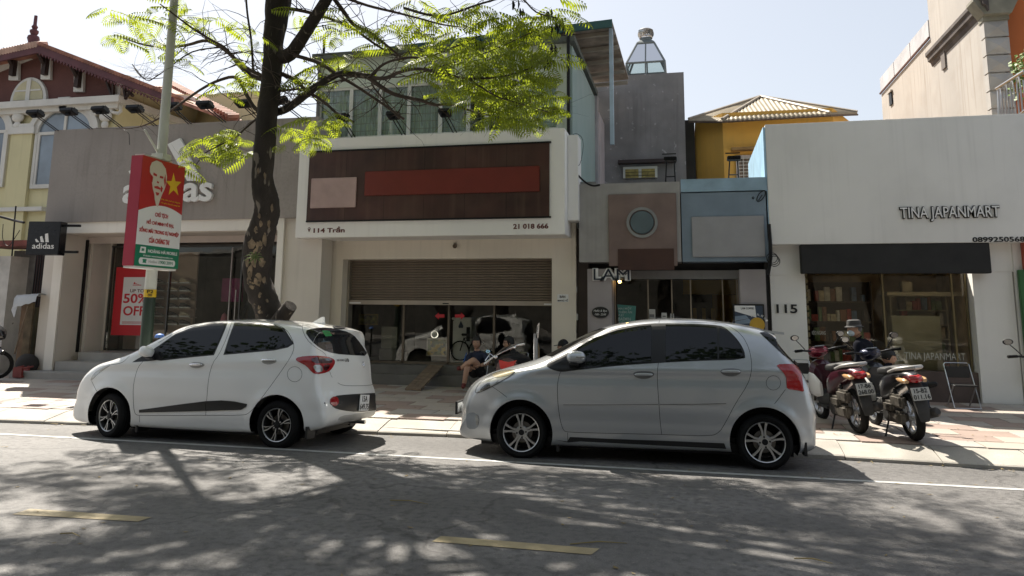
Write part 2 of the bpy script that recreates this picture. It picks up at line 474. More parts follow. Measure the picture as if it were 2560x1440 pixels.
# parapet letters and mark
Ms = front(13.99)
lo, hi = at(307,508,14.0), at(537,457,14.0)
lettering('shop_name', 'adidas', at(312,500,14.0).x, at(534,500,14.0).x, at(430,507,14.0).z, at(430,440,14.0).z, front(13.99), K['whiteprint'], sp, depth=.07, bold=.022)
b = MB()
def poly_px(pts, Y): return [(at(a, c, Y).x, at(a, c, Y).z) for a, c in pts]
for pts in (((419,361),(451,345),(503,452),(468,452)), ((366,395),(398,378),(435,452),(400,452)), ((322,428),(350,414),(368,452),(334,452))):
    b.prism(poly_px(pts, 13.94), .06, Matrix.Translation((0,13.93,0)))
part('three_bar_mark', b, K['whiteprint'], sp)
# sale poster, in the window
ps = thing('sale_poster', 'large red and white sale poster behind the sports shop window', 'poster', (-12.6, 15.24, 1.0))
P = lambda a, c: at(a, c, 15.24)
x0, x1, z0, z1 = P(284,760).x, P(375,760).x, P(300,838).z, P(300,668).z
part('backing', MB().box(x0,15.235,z0,x1,15.25,z1), K['redprint'], ps)
xa, xb, za, zb = P(305,760).x, P(372,760).x, P(300,812).z, P(300,693).z
part('panel', MB().box(xa,15.228,za,xb,15.234,zb), K['whiteprint'], ps)
fr = front(15.227)
W_ = xb-xa
lettering('lettering', 'UP TO', xa+W_*.28, xb-W_*.2, P(330,731).z, P(330,723).z, fr, K['darkred'], ps, bold=.01)
lettering('lettering', '50%', xa+.04, xb-.03, P(330,758).z, P(330,734).z, fr, K['redprint'], ps, bold=.02)
lettering('lettering', 'OFF', xa+.06, xb-.08, P(330,789).z, P(330,765).z, fr, K['redprint'], ps, bold=.02)
b = MB()
for k in range(3): b.prism([(xa+W_*(.38+.08*k), zb-.16), (xa+W_*(.45+.08*k), zb-.16), (xa+W_*(.44+.06*k), zb-.12-.025*k), (xa+W_*(.40+.06*k), zb-.115-.025*k)], .004, Matrix.Translation((0,15.224,0)))
b.box(xa+W_*.36, 15.224, zb-.19, xa+W_*.68, 15.227, zb-.175)
for k in range(3): b.box(xa+.05, 15.224, za+.03+k*.02, xb-.08, 15.227, za+.037+k*.02)
part('three_bar_mark', b, K['redprint'], ps)
# shoe wall
sw = thing('shoe_wall', 'shoe display wall with rows of dark trainers behind the sports shop glass', 'shelf', (-11.2, 17, .6))
part('panel', MB().box(-13.1,15.85,.62,-11.25,15.9,2.9), mat('shelf_panel', (.42,.32,.26), .6, var=.1), sw)
def shoe_mb(c, s=1.0, flip=1):
    b = MB(); n = 8
    prof = [(-.14,.0,.03,.045),(-.13,.02,.04,.10),(-.07,.02,.04,.105),(0,.01,.042,.09),(.07,.0,.045,.06),(.13,0,.035,.035),(.15,0,.01,.02)]
    vs = []
    for x, zz, hw, h in prof:
        for t in range(8):
            a = math.pi*2*t/8
            vs.append((c[0]+flip*x*s, c[1]+hw*math.cos(a)*s, c[2]+(.025+h/2+h/2*math.sin(a))*s))
    fs = []
    for i in range(len(prof)-1):
        for k in range(8): fs.append((i*8+k, i*8+(k+1)%8, (i+1)*8+(k+1)%8, (i+1)*8+k))
    fs.append(tuple(range(8))); fs.append(tuple(range(48,56)))
    b.add(vs, fs); return b
m_soles = K['whiteprint']
m_sh = [mat('black_shoe', (.02,.02,.022), .6), mat('cream_shoe', (.5,.42,.3), .6), mat('grey_shoe', (.18,.18,.2), .6)]
rows_px = [640, 668, 703, 735, 762, 800, 830]
random.seed(5)
shx = [(395,1),(432,1),(462,1)]
for r_, py in enumerate([708, 728, 748, 770, 792, 812]):
    zz = at(440, py, 15.7).z
    part('shelf', MB().box(at(378,py,15.7).x,15.62,zz-.02,at(482,py,15.7).x,15.85,zz-.005), mat('shelf_edge', (.35,.3,.25), .5) if r_ == 0 else bpy.data.materials['shelf_edge'], sw)
    for a, _ in shx:
        X = at(a, py, 15.7).x
        k = 0 if random.random() < .7 else random.choice((1, 2))
        g = thing('shoe_display', ['black', 'cream', 'grey'][k] + ' trainer on shelf %s from the top, %s place' % (['first','second','third','fourth','fifth','sixth'][r_], {395:'left',432:'middle',462:'right'}[a]), 'shoe', (X, 15.7, zz), 0, 'trainers on the shoe wall')
        part('upper', shoe_mb((X, 15.7, zz), .95), m_sh[k], g, smooth=True)
        part('sole', MB().bevbox(X-.135,15.66,zz,X+.14,15.74,zz+.028,.01), m_soles, g)
# mannequins and pink stool
def mannequin(X, Y, label, m):
    g = thing('mannequin', label, 'mannequin', (X, Y, .6))
    b = MB().lathe([(.02,.62),(.10,.75),(.13,.95),(.115,1.1),(.15,1.32),(.17,1.42),(.06,1.5),(.045,1.56),(.08,1.62),(.085,1.7),(.05,1.79),(.0,1.8)], 14, Matrix.Translation((X,Y,.35)) @ Matrix.Scale(.7,4,(0,1,0)))
    part('torso', b, m, g, smooth=True)
    b = MB()
    for s in (-1, 1): b.tube([(X+s*.16,Y,1.72),(X+s*.22,Y-.05,1.45),(X+s*.18,Y-.15,1.2)], [.05,.042,.03], 8); b.tube([(X+s*.07,Y,1.05),(X+s*.09,Y,.85),(X+s*.1,Y,.63)], [.085,.065,.05], 8)
    part('limbs', b, m, g, smooth=True)
mannequin(-9.75, 15.9, 'dark clothed mannequin behind the sports shop glass left of the door handle', mat('dark_clothes', (.03,.035,.04), .8))
mannequin(-9.15, 15.8, 'navy clothed mannequin behind the tree trunk in the sports shop', mat('navy_clothes', (.02,.03,.07), .8))
pk = thing('display_stand', 'pink draped display stand behind the sports shop glass', 'display stand', (-10.45, 15.85, .6))
part('drape', MB().lathe([(.32,.6),(.26,.8),(.2,1.0),(.1,1.25),(.05,1.45),(0,1.5)], 16, Matrix.Translation((-10.45,15.85,0))), mat('pink_cloth', (.45,.16,.2), .8, var=.2), pk, smooth=True)
part('panel', MB().box(-10.8,16.2,1.75,-10.25,16.25,2.3), mat('magenta_cloth', (.22,.03,.12), .8), pk)
# floodlights on outrigger arms
def floodlight(base, tip, label, group, sc_=1.0):
    g = thing('floodlight', label, 'floodlight', base, 0, group)
    base, tip = Vector(base), Vector(tip)
    b = MB()
    for s in (-.035, .035): b.tube([base+Vector((s,0,0)), tip+Vector((s,0,-.03))], .011, 6)
    part('arm', b, K['black'], g)
    T = Matrix.Translation(tip) @ Matrix.Rotation(R(-18), 4, 'X')
    b = MB().bevbox(-.16*sc_,-.10,-.05,.16*sc_,.12,.04,.015,T)
    for k in range(7): b.box(-.13+k*.04,-.02,.04,-.12+k*.04,.10,.085,T)
    part('lamp_head', b, K['black'], g)
    part('bracket', MB().box(-.05,-.02,-.11,.05,.02,-.05,T), K['black'], g)
names = ['leftmost', 'second from the left', 'third from the left', 'fourth from the left', 'fifth from the left', 'sixth from the left', 'left beside the tree trunk', 'right beside the tree trunk']
for k, (tp, bs) in enumerate((((88,283),(152,320)),((172,278),(237,316)),((250,274),(312,312)),((337,271),(396,308)),((432,265),(482,304)),((512,261),(568,301)),((608,258),(655,297)),((700,250),(760,292)))):
    bpt = at(bs[0], bs[1], 14.1); tpt = at(tp[0], tp[1], 13.3)
    floodlight((bpt.x, 14.06, 5.5), (tpt.x, 13.3, tpt.z), 'black floodlight on twin arms above the grey parapet, ' + names[k], 'floodlights over the sports shop')
# black box sign at the left
bs = thing('box_sign', 'black projecting cube sign with white three bar mark left of the sports shop', 'sign', at(90,640,13.6))
c0, c1 = at(57,552,13.35), at(118,640,13.35)
bx0, bx1 = at(58,600,13.35).x, at(127,600,13.35).x
bz0, bz1 = at(90,636,13.35).z, at(90,552,13.35).z
Mr = Matrix.Translation(((bx0+bx1)/2,13.6,0)) @ Matrix.Rotation(R(12),4,'Z')
hw = (bx1-bx0)/2
part('case', MB().bevbox(-hw,-.12,bz0,hw,.12,bz1,.008,Mr), mat('black_gloss', (.012,.013,.018), .25), bs)
Mf = Mr @ Matrix.Translation((0,-.125,0))
lettering('lettering', 'adidas', -hw*.62, hw*.72, bz0+.13, bz0+.25, Mf, K['whiteprint'], bs, bold=.01)
b = MB()
for k in range(3):
    xk = -.14+.1*k
    b.prism([(xk,bz0+.27),(xk+.07,bz0+.27),(xk+.035+(-.02*(2-k)),bz0+.34+.06*k),(xk-.03+.0*k,bz0+.325+.06*k)], .004, Mf @ Matrix.Translation((0,-.004,0)))
part('three_bar_mark', b, K['whiteprint'], bs)
part('bracket', MB().box(hw-.02,-.03,bz1-.1,hw+.35,.03,bz1-.05,Mr).box(hw-.02,-.03,bz0+.05,hw+.35,.03,bz0+.1,Mr), K['black'], bs)
# ---------------------------------------------------------------- shop 114 with the green upper floor
s4 = thing('shutter_shop', 'beige shop with a half open roller shutter and a pale green upper floor', 'shop', (-4.8, YF, .1))
b = MB().box(-7.48,YF,.1,-6.98,15.2,2.62).box(-2.57,YF,.1,-2.10,15.2,2.62).box(-7.48,YF,2.62,-2.10,15.2,3.4)
part('front_wall', b, mat('beige_facade', (.72,.66,.56), .65, var=.05, vscale=.8, streak=.25, grime=.12), s4)
b = MB().box(-6.98,14.95,1.70,-2.57,15.06,1.79)
part('shutter_bottom_bar', b, mat('shutter_bar', (.38,.33,.27), .5, .2, var=.06), s4)
m_sh2 = mat('shutter_slat', (.20,.16,.12), .5, .15, var=.07, vscale=3, streak=.15)
zz = 1.80
pz = .052
def slat_mesh():
    prof = [(0,0),(-.018,.008),(-.024,.026),(-.018,.043),(0,.046),(.008,.046),(.008,0)]
    b = MB(); n_ = len(prof)
    vs = [(-2.2,p[0],p[1]) for p in prof] + [(2.2,p[0],p[1]) for p in prof]
    b.add(vs, [tuple(range(n_)), tuple(range(2*n_-1,n_-1,-1))] + [(i,n_+i,n_+(i+1)%n_,(i+1)%n_) for i in range(n_)])
    o = b.build('slat', m_sh2); me = o.data; bpy.data.objects.remove(o); return me
sm = slat_mesh()
while zz < 2.64:
    o = bpy.data.objects.new('slat', sm); o.location = (-4.775, 15.0, zz); link(o, s4); zz += pz
part('slat_gap', MB().box(-6.98,15.005,1.8,-2.57,15.02,2.66), K['black'], s4)
b = MB().box(-6.98,14.9,.5,-6.93,15.1,2.62).box(-2.62,14.9,.5,-2.57,15.1,2.62)
part('guide_rail', b, K['alu'], s4)
for (a, c) in ((866,902),(1360,1380)):
    part('sticker', MB().box(at(a,752,14.94).x,14.943,1.715,at(c,752,14.94).x,14.949,1.745), K['whiteprint'], s4)
part('lock_plate', MB().box(-4.88,14.943,1.72,-4.75,14.949,1.74), K['black'], s4)
yg = 15.15
b = MB()
for x in (-6.97,-5.78,-4.80,-3.84,-2.62): gbar(b, x, yg, .5, 2.6, .045, .06)
b.box(-6.97,yg-.03,.5,-2.6,yg+.03,.55); b.box(-6.97,yg-.03,2.35,-2.6,yg+.03,2.4)
part('door_frame', b, mat('bronze_frame', (.12,.10,.075), .4, .5), s4)
for x0, x1 in ((-6.94,-5.81),(-5.75,-4.83),(-4.77,-3.87),(-3.81,-2.65)):
    part('pane', MB().box(x0,yg-.006,.56,x1,yg+.006,2.34), K['glass'], s4)
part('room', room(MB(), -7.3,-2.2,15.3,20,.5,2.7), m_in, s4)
part('room_floor', MB().box(-7.4,14.75,.1,-2.2,20,.5), m_stone, s4)
part('step', MB().box(-7.2,14.5,.08,-2.12,14.95,.33), mat('dark_step', (.12,.115,.105), .7, var=.15, grime=.3, bump=.2), s4)
part('step', MB().box(-7.2,14.72,.33,-2.12,15.1,.502), bpy.data.materials['dark_step'], s4)
def arrow(a, y, c, Y):
    s = 1 if c > a else -1
    pts = [(a,y-4),(c-10*s,y-4),(c-10*s,y-9),(c,y),(c-10*s,y+9),(c-10*s,y+4),(a,y+4)]
    return poly_px(pts, Y)
for a, c, l in ((1111,1087,'left'),(1137,1162,'right')):
    p = MB().prism(arrow(a,790,c,15.13), .004, Matrix.Translation((0,15.135,0)))
    part('arrow_sticker', p, K['redprint'], s4, 'red arrow sticker pointing %s' % l)
# things in shop 114
def inbox(name, label, cat, px0, py0, px1, py1, Y, d, m, bev=.01):
    p, q = at(px0, py1, Y), at(px1, py0, Y)
    o = MB().bevbox(p.x, Y, p.z, q.x, Y+d, q.z, bev).build(name, m)
    return tag(o, label, cat)
wp = thing('water_purifier', 'white water purifier cabinet with a blue drop emblem seen through the shop glass', 'water purifier', at(1170,905,15.9))
p, q = at(1130,905,15.9), at(1178,800,15.9)
part('cabinet', MB().bevbox(p.x,15.9,.5,q.x,16.3,q.z,.02), K['white'], wp)
part('lid', MB().bevbox(p.x-.02,15.86,q.z,q.x+.02,16.32,q.z+.05,.015), K['white'], wp)
part('emblem', MB().prism(poly_px(((1151,802),(1157,815),(1156,820),(1146,820),(1145,815)),15.85), .01, Matrix.Translation((0,15.88,0))), mat('navy_print', (.02,.04,.09), .5), wp)
part('vent_grille', MB().box(q.x-.1,15.89,q.z-.45,q.x-.02,15.9,q.z-.15), K['black'], wp)
pic = thing('framed_picture', 'framed landscape picture with yellow and green trees leaning inside the shop', 'picture', at(1095,895,15.7))
p, q = at(1066,890,15.7), at(1118,846,15.7)
part('frame', MB().box(p.x,15.7,p.z,q.x,15.74,q.z), K['alu'], pic)
mpic = mat('painted_landscape', (.10,.12,.03), .5, var=.8, vscale=7, flecks=((.5,.35,.05), 9, .52))
part('canvas', MB().box(p.x+.03,15.69,p.z+.03,q.x-.03,15.699,q.z-.03), mpic, pic)
pic = thing('framed_picture', 'small gilt framed picture high at the left of the shop interior', 'picture', at(925,800,16))
p, q = at(896,812,16), at(945,785,16)
part('frame', MB().box(p.x,16,p.z,q.x,16.04,q.z), mat('gilt', (.25,.17,.05), .4, .5), pic); part('canvas', MB().box(p.x+.03,15.99,p.z+.03,q.x-.03,15.999,q.z-.03), mat('olive_painting', (.16,.14,.03), .6, var=.8, vscale=12), pic)
ck = thing('wall_clock', 'round white clock standing inside the shop', 'clock', at(1087,835,15.8))
c = at(1087,836,15.8)
T = Matrix.Translation(c) @ Matrix.Rotation(R(90),4,'X')
part('rim', MB().lathe([(.085,-.02),(.085,.02),(.065,.02),(.065,-.02)],20,T,True), K['chrome'], ck, smooth=True)
part('dial', MB().lathe([(.064,.0),(0,.001)],20,T), K['whiteprint'], ck)
inbox('folded_board', 'pale upright board leaning behind the left shop pane', 'board', 952,817,993,870,15.5,.03, mat('pale_board', (.20,.19,.16), .6), .004)
inbox('storage_box', 'grey box on the floor below the pale board', 'box', 947,872,990,900,15.45,.3, mat('grey_box', (.14,.13,.12), .7))
bk = thing('parked_bicycle', 'dark bicycle standing inside the shop by the glass', 'bicycle', at(1160,880,15.8))
for pxw in (1150, 1195):
    cc = at(pxw, 877, 15.8); T = Matrix.Translation(cc) @ Matrix.Rotation(R(90),4,'X')
    part('wheel', MB().lathe([(.20+.015*math.cos(t*1.05),.015*math.sin(t*1.05)) for t in range(6)],20,T,True), K['rubber'], bk, smooth=True)
part('frame', MB().tube([at(1150,877,15.8),at(1160,845,15.8),at(1185,845,15.8),at(1195,877,15.8)],.014,6).tube([at(1160,845,15.8),at(1172,877,15.8),at(1185,845,15.8)],.014,6), K['black'], bk)
part('saddle', MB().bevbox(at(1180,0,15.8).x-.1,15.75,at(1180,840,15.8).z,at(1180,0,15.8).x+.1,15.85,at(1180,840,15.8).z+.05,.02), K['black'], bk)
# big sign board of 114
sg = thing('shop_fascia_sign', 'wide white fascia sign with a dark maroon panel above the roller shutter', 'sign', (-5, 14.2, 3.0))
YG = 13.85
def G_(a, c): return at(a, c, YG)
gx0, gx1, gz0, gz1 = G_(737,597).x, G_(1412,583).x, (G_(737,597).z+G_(1412,583).z)/2, G_(1400,320).z
part('board', MB().bevbox(gx0,YG,gz0,gx1,14.66,gz1,.01), m_signw, sg)
part('board_return', MB().bevbox(gx1+.002,YG+.35,gz0+.3,gx1+.20,14.66,gz1-.06,.008), m_signw, sg)
m_mar = mat('maroon_panel', (.050,.018,.014), .45, var=.3, vscale=1.2, streak=.6, grime=.4, stain=(.12,.07,.05))
mx0, mx1 = G_(775,400).x, G_(1374,400).x
mz0, mz1 = G_(1374,541).z, G_(1374,358).z
part('dark_panel', MB().box(mx0,YG-.03,mz0,mx1,YG-.001,mz1), m_mar, sg)
part('panel_edge', MB().box(mx0,YG-.045,mz1,mx1+.03,YG-.001,mz1+.03), K['black'], sg); part('panel_edge', MB().box(mx0,YG-.045,mz0-.03,mx1+.03,YG-.001,mz0), K['black'], sg)
m_redp = mat('red_panel', (.15,.020,.014), .4, var=.1, vscale=2)
part('red_panel', MB().bevbox(G_(915,440).x,YG-.06,G_(1100,486).z,G_(1350,440).x,YG-.031,G_(1100,424).z,.01), m_redp, sg)
for k in range(1, 6): part('panel_joint', MB().box(mx0+(mx1-mx0)*k/6-.003,YG-.0305,mz0,mx0+(mx1-mx0)*k/6+.003,YG-.0295,mz1), K['black'], sg)
part('pale_panel', MB().bevbox(G_(782,440).x,YG-.06,G_(850,520).z,G_(895,440).x,YG-.031,G_(850,445).z,.01), mat('pale_pink_panel', (.42,.30,.28), .5, var=.1), sg)
fr = front(YG-.002)
lettering('lettering', '114 Trần', G_(784,577).x, G_(862,577).x, G_(800,582).z, G_(800,567).z, fr, K['darkred'], sg, bold=.03)
lettering('lettering', '21 018 666', G_(1283,566).x, G_(1371,566).x, G_(1330,572).z, G_(1330,559).z, fr, K['darkred'], sg, bold=.03)
c = G_(773,575)
b = MB().prism([(c.x-.026,c.z+.012),(c.x,c.z-.045),(c.x+.026,c.z+.012),(c.x+.03,c.z+.03),(c.x+.015,c.z+.052),(c.x-.015,c.z+.052),(c.x-.03,c.z+.03)], .004, Matrix.Translation((0,YG-.007,0)))
part('map_pin_mark', b, K['darkred'], sg)
part('map_pin_hole', MB().prism([(c.x+.014*math.cos(i*.785), c.z+.027+.014*math.sin(i*.785)) for i in range(8)], .003, Matrix.Translation((0,YG-.011,0))), m_signw, sg)
# floodlights over 114
for k, (a, c_) in enumerate(((855,290),(982,285),(1112,278))):
    t = at(a, c_, 13.6)
    floodlight((t.x+.12, 13.95, gz1), (t.x, 13.6, t.z-.02), 'small grey floodlight on the white fascia, ' + ['left','middle','right'][k] + ' of three over the maroon sign', 'floodlights over the maroon sign', .7)
# upper floor
m_green = mat('pale_green_render', (.52,.57,.49), .75, var=.06, vscale=.6, streak=.25, grime=.15)
m_green2 = mat('green_shade_render', (.27,.35,.335), .75, var=.08, vscale=.6, streak=.45, grime=.3, stain=(.42,.45,.47))  # darker copy of the green, with side shade put into the colour
YU = 14.72
wz0, wz1 = 5.22, 6.35
wx = [at(a, 270, YU).x for a in (797, 872, 880, 944, 955, 1016, 1026, 1095, 1104, 1164, 1176, 1210, 1223, 1240, 1290, 1302, 1395)]
b = MB().box(-7.80,YU,wz1,-2.22,YU+.15,7.12).box(-7.80,YU,5.0,-2.22,YU+.15,wz0).box(-7.80,YU,wz0,wx[0],YU+.15,wz1).box(wx[-1],YU,wz0,-2.22,YU+.15,wz1)
part('upper_wall', b, m_green, s4)
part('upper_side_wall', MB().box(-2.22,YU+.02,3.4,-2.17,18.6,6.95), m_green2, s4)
part('roof_slab', MB().box(-7.9,YU-.12,7.0,-2.1,18.7,7.12), mat('dark_slab', (.10,.11,.10), .8), s4)
part('back_wall', MB().box(-7.80,14.9,3.43,-7.72,18.6,7.0).box(-7.8,18.5,3.4,-2.2,18.6,7.0), m_green, s4)
part('room_ceiling', MB().box(-7.72,14.9,6.5,-2.22,18.5,6.6).box(-7.72,14.9,4.9,-2.22,18.5,5.0), m_in, s4)
m_frame = mat('white_window_frame', (.62,.62,.58), .5, var=.04)
m_curt = mat('pale_curtain', (.78,.86,.84), .8, var=.15, vscale=12, stretch=(3,1,.15))
m_bar = mat('window_grille', (.55,.56,.52), .5)
bays = [(797,876),(876,949),(949,1021),(1021,1100),(1100,1170),(1170,1216),(1216,1296),(1296,1396)]
for k, (a, c_) in enumerate(bays):
    x0, x1 = at(a,270,YU).x, at(c_,270,YU).x
    fb = MB().box(x0,YU+.02,wz0,x0+.04,YU+.08,wz1).box(x1-.04,YU+.02,wz0,x1,YU+.08,wz1).box(x0+.04,YU+.02,wz1-.05,x1-.04,YU+.08,wz1).box(x0+.04,YU+.02,wz0,x1-.04,YU+.08,wz0+.04)
    wo = part('window', fb, m_frame, s4)
    part('pane', MB().box(x0+.04,YU+.05,wz0+.04,x1-.04,YU+.056,wz1-.05), K['winglass'], wo)
    g = MB()
    n_ = 6
    for i in range(1, n_): g.box(x0+(x1-x0)*i/n_-.004,YU+.07,wz0,x0+(x1-x0)*i/n_+.004,YU+.08,wz1)
    for i in range(1, 7): g.box(x0,YU+.085,wz0+(wz1-wz0)*i/7-.006,x1,YU+.095,wz0+(wz1-wz0)*i/7+.006)
    part('grille', g, m_bar, wo)
    if k != 5 and k != 6:
        cu = MB(); vs = []; nn = 40
        for i in range(nn+1):
            xx_ = x0+(x1-x0)*i/nn; yy = YU+.14+.02*math.sin(i*1.3)
            vs += [(xx_,yy,wz0),(xx_,yy,wz1)]
        cu.add(vs, [(2*i,2*i+2,2*i+3,2*i+1) for i in range(nn)])
        part('curtain', cu, m_curt, wo, smooth='all')
# teal roof canopy on top
rf = [at(1090,100,15.0), at(1530,50,15.0)]
zc = 7.5
x0c, x1c = at(1130,95,15.0).x, at(1530,50,15.0).x
zL, zR = at(1130,112,15.0).z, at(1530,66,15.0).z
b = MB().add([(x0c-1.5,15.0,zL-.10),(x1c,15.0,zR),(x1c,15.0,zR+.16),(x0c-1.5,15.0,zL+.06),(x0c-1.5,15.06,zL-.10),(x1c,15.06,zR),(x1c,15.06,zR+.16),(x0c-1.5,15.06,zL+.06)], [(0,1,2,3),(4,7,6,5),(0,4,5,1),(3,2,6,7),(1,5,6,2),(0,3,7,4)])
part('canopy_fascia', b, mat('teal_fascia', (.03,.09,.09), .5, var=.1), s4)
b = MB().add([(x0c-1.5,15.06,zL),(x1c,15.06,zR+.1),(x1c,19.5,zR+.25),(x0c-1.5,19.5,zL+.15),(x0c-1.5,15.06,zL+.04),(x1c,15.06,zR+.14),(x1c,19.5,zR+.29),(x0c-1.5,19.5,zL+.19)], [(0,3,2,1),(4,5,6,7),(0,1,5,4),(1,2,6,5),(2,3,7,6),(3,0,4,7)])
part('canopy_sheet', b, mat('canopy_underside', (.30,.25,.21), .8, var=.3, grime=.5), s4)
b = MB()
for k in range(5):
    yy = 15.5+k*.9
    b.add([(x0c-1.4,yy,zL-.05),(x1c,yy,zR+.02),(x1c,yy+.08,zR+.02),(x0c-1.4,yy+.08,zL-.05),(x0c-1.4,yy,zL+.02),(x1c,yy,zR+.1),(x1c,yy+.08,zR+.1),(x0c-1.4,yy+.08,zL+.02)], [(0,1,2,3),(4,7,6,5),(0,4,5,1),(1,5,6,2),(2,6,7,3),(3,7,4,0)])
part('purlin', b, mat('purlin', (.34,.30,.25), .7), s4)
pp = at(1527,330,15.4)
part('canopy_post', MB().box(x1c-.10,15.35,5.0,x1c-.02,15.43,zR+.1), mat('pale_blue_post', (.42,.52,.62), .5), s4)
part('drain_pipe', MB().tube([(at(1421,200,14.6).x,14.6,4.9),(at(1421,200,14.6).x,14.6,7.35)], .035, 10), K['black'], s4)
part('vent_pipe', MB().tube([(at(792,300,14.6).x,14.68,4.0),(at(792,200,14.6).x,14.68,6.95)], .035, 10), mat('grey_pipe', (.13,.13,.13), .5), s4)
part('vent_pipe', MB().tube([(at(804,130,14.8).x,14.9,6.9),(at(804,130,14.8).x,14.9,7.55)], .03, 8), bpy.data.materials['black_plastic'], s4)
# passage wall between the two shops, pipe, meter
part('rain_pipe', MB().box(-7.60,14.55,.12,-7.53,14.62,2.75), mat('cream_pipe', (.52,.46,.38), .6, var=.1), s4)
jb = thing('junction_box', 'small black cable box with looped wires beside the beige pillar', 'junction box', (-7.66, 14.55, 2.7))
part('case', MB().bevbox(-7.70,14.50,2.62,-7.61,14.58,2.85,.01), K['black'], jb)
part('cable', MB().tube([(-7.66,14.5,2.83),(-7.8,14.48,2.78),(-7.84,14.48,2.65),(-7.78,14.48,2.55),(-7.66,14.5,2.58)], .008, 5).tube([(-7.66,14.52,2.6),(-7.68,14.52,2.2),(-7.66,14.52,1.9)], .007, 5), K['black'], jb)
cm = at(1136,615,14.6)
cam_ = thing('security_camera', 'small round security camera under the shop lintel above the shutter', 'camera', cm)
part('dome', MB().sphere((cm.x,14.62,cm.z),.045), mat('brown_cam', (.12,.08,.05), .4), cam_, smooth=True); part('mount', MB().box(cm.x-.02,14.6,cm.z+.03,cm.x+.02,14.66,cm.z+.07), K['alu'], cam_)
nt_ = thing('paper_notice', 'small white paper notice reading BÁN MANG VỀ on the beige pillar', 'notice', at(1407,748,14.65))
p, q = at(1393,755,14.65), at(1421,736,14.65)
part('sheet', MB().box(p.x,14.652,p.z,q.x,14.659,q.z), K['whiteprint'], nt_)
lettering('lettering', 'BÁN', p.x+.05, q.x-.06, (p.z+q.z)/2+.005, q.z-.01, front(14.651), K['blackprint'], nt_, .002, .02)
lettering('lettering', 'MANG VỀ', p.x+.01, q.x-.01, p.z+.01, (p.z+q.z)/2-.01, front(14.651), K['blackprint'], nt_, .002, .02)
# pink rear side wall and weathered grey tower behind
tw_ = thing('grey_rear_tower', 'weathered grey rendered block behind the shops with stained top edge', 'building', (-1.2, 20, 0))
m_weath = mat('weathered_render', (.235,.225,.225), .9, var=.16, vscale=1.2, bump=.25, bscale=25, streak=.5, grime=.5, flecks=((.36,.35,.35), 6.5, .645))
tl, tr = at(1535,190,20), at(1709,180,20)
part('wall', MB().box(tl.x-.6,20,3,tr.x,24,tr.z), m_weath, tw_)
part('sill_band', MB().box(at(1546,402,19.9).x,19.75,at(1600,409,19.9).z,at(1690,402,19.9).x,20,at(1600,401,19.9).z), mat('dark_brown_band', (.05,.035,.035), .7), tw_)
p, q = at(1558,446,19.95), at(1643,415,19.95)
wo = part('window', MB().box(p.x,19.93,p.z,q.x,19.995,q.z), m_frame, tw_)
md = (p.x+q.x)/2
for a, c in ((p.x+.06, md-.04), (md+.04, q.x-.06)):
    part('pane', MB().box(a,19.915,p.z,c,19.925,q.z-.07), mat('yellow_curtain', (.35,.28,.09), .6, var=.3, vscale=9) if a < md-.3 else bpy.data.materials['yellow_curtain'], wo)
g = MB()
for i in range(1, 4): g.box(p.x+.06,19.90,q.z-.07-i*.09,q.x-.06,19.91,q.z-.06-i*.09)
part('grille', g, K['black'], wo)
pw = thing('pink_side_building', 'narrow pale pink rear wing between the green upper floor and the grey tower', 'building', (-2.2, 18.6, 0))
pz1 = atx(1507,196,-2.15).z
m_pink = mat('pale_pink_render', (.46,.41,.42), .8, var=.08, streak=.4, grime=.3)
part('wall', MB().box(-2.3,18.75,.1,-2.08,20.4,6.6).box(-2.6,18.62,.1,-2.10,18.75,7.0), m_pink, pw)
# skylight with turbine ventilator
sk = thing('glass_skylight', 'pyramid glass skylight topped by a round turbine ventilator on the grey tower', 'skylight', (at(1613,183,21).x, 21, tr.z))
cx = at(1614,183,21).x; zb = tr.z-.1; zk = at(1614,155,21).z; zt = at(1614,98,21).z; hw1 = at(1664,183,21).x-cx; hw2 = at(1634,98,21).x-cx
Yc = 21+hw1
def ringp(h, z): return [Vector((cx+sx*h, Yc+sy*h, z)) for sx, sy in ((-1,-1),(1,-1),(1,1),(-1,1))]
r1, r2, r3 = ringp(hw1, zb), ringp(hw1*.97, zk), ringp(hw2, zt)
b = MB()
for i in range(4):
    for a_, c_ in ((r1[i],r2[i]),(r2[i],r3[i]),(r2[i],r2[(i+1)%4]),(r3[i],r3[(i+1)%4])): b.tube([a_, c_], .03, 6)
    m1 = (r2[i]+r2[(i+1)%4])/2; m2 = (r3[i]+r3[(i+1)%4])/2; b.tube([(r1[i]+r1[(i+1)%4])/2, m1, m2], .022, 6)
part('frame', b, mat('grey_frame', (.16,.18,.18), .5, .3), sk)
gl_sk = glass('skylight_glass', (.80,.86,.84), 1.4, .9)
for i in range(4):
    j = (i+1) % 4
    part('pane', MB().add([r1[i], r1[j], r2[j], r2[i]], [(0,1,2,3)]).add([r2[i], r2[j], r3[j], r3[i]], [(0,1,2,3)]), gl_sk, sk)
part('cap', MB().lathe([(hw2*1.5,zt-.02),(hw2*1.45,zt+.04),(hw2*.85,zt+.14),(hw2*.8,zt+.22)], 4, Matrix.Translation((cx,Yc,0)) @ Matrix.Rotation(R(45),4,'Z')), bpy.data.materials['grey_frame'], sk)
vz = zt+.22; vr = hw2*1.05
T = Matrix.Translation((cx,Yc,vz))
tv = part('turbine', MB().lathe([(vr*.75,0),(vr*.8,.03),(vr*.5,.04)],20,T).lathe([(vr*.85,.24),(vr*.6,.285),(0,.30)],20,T), K['steel'], sk, smooth=True)
b = MB()
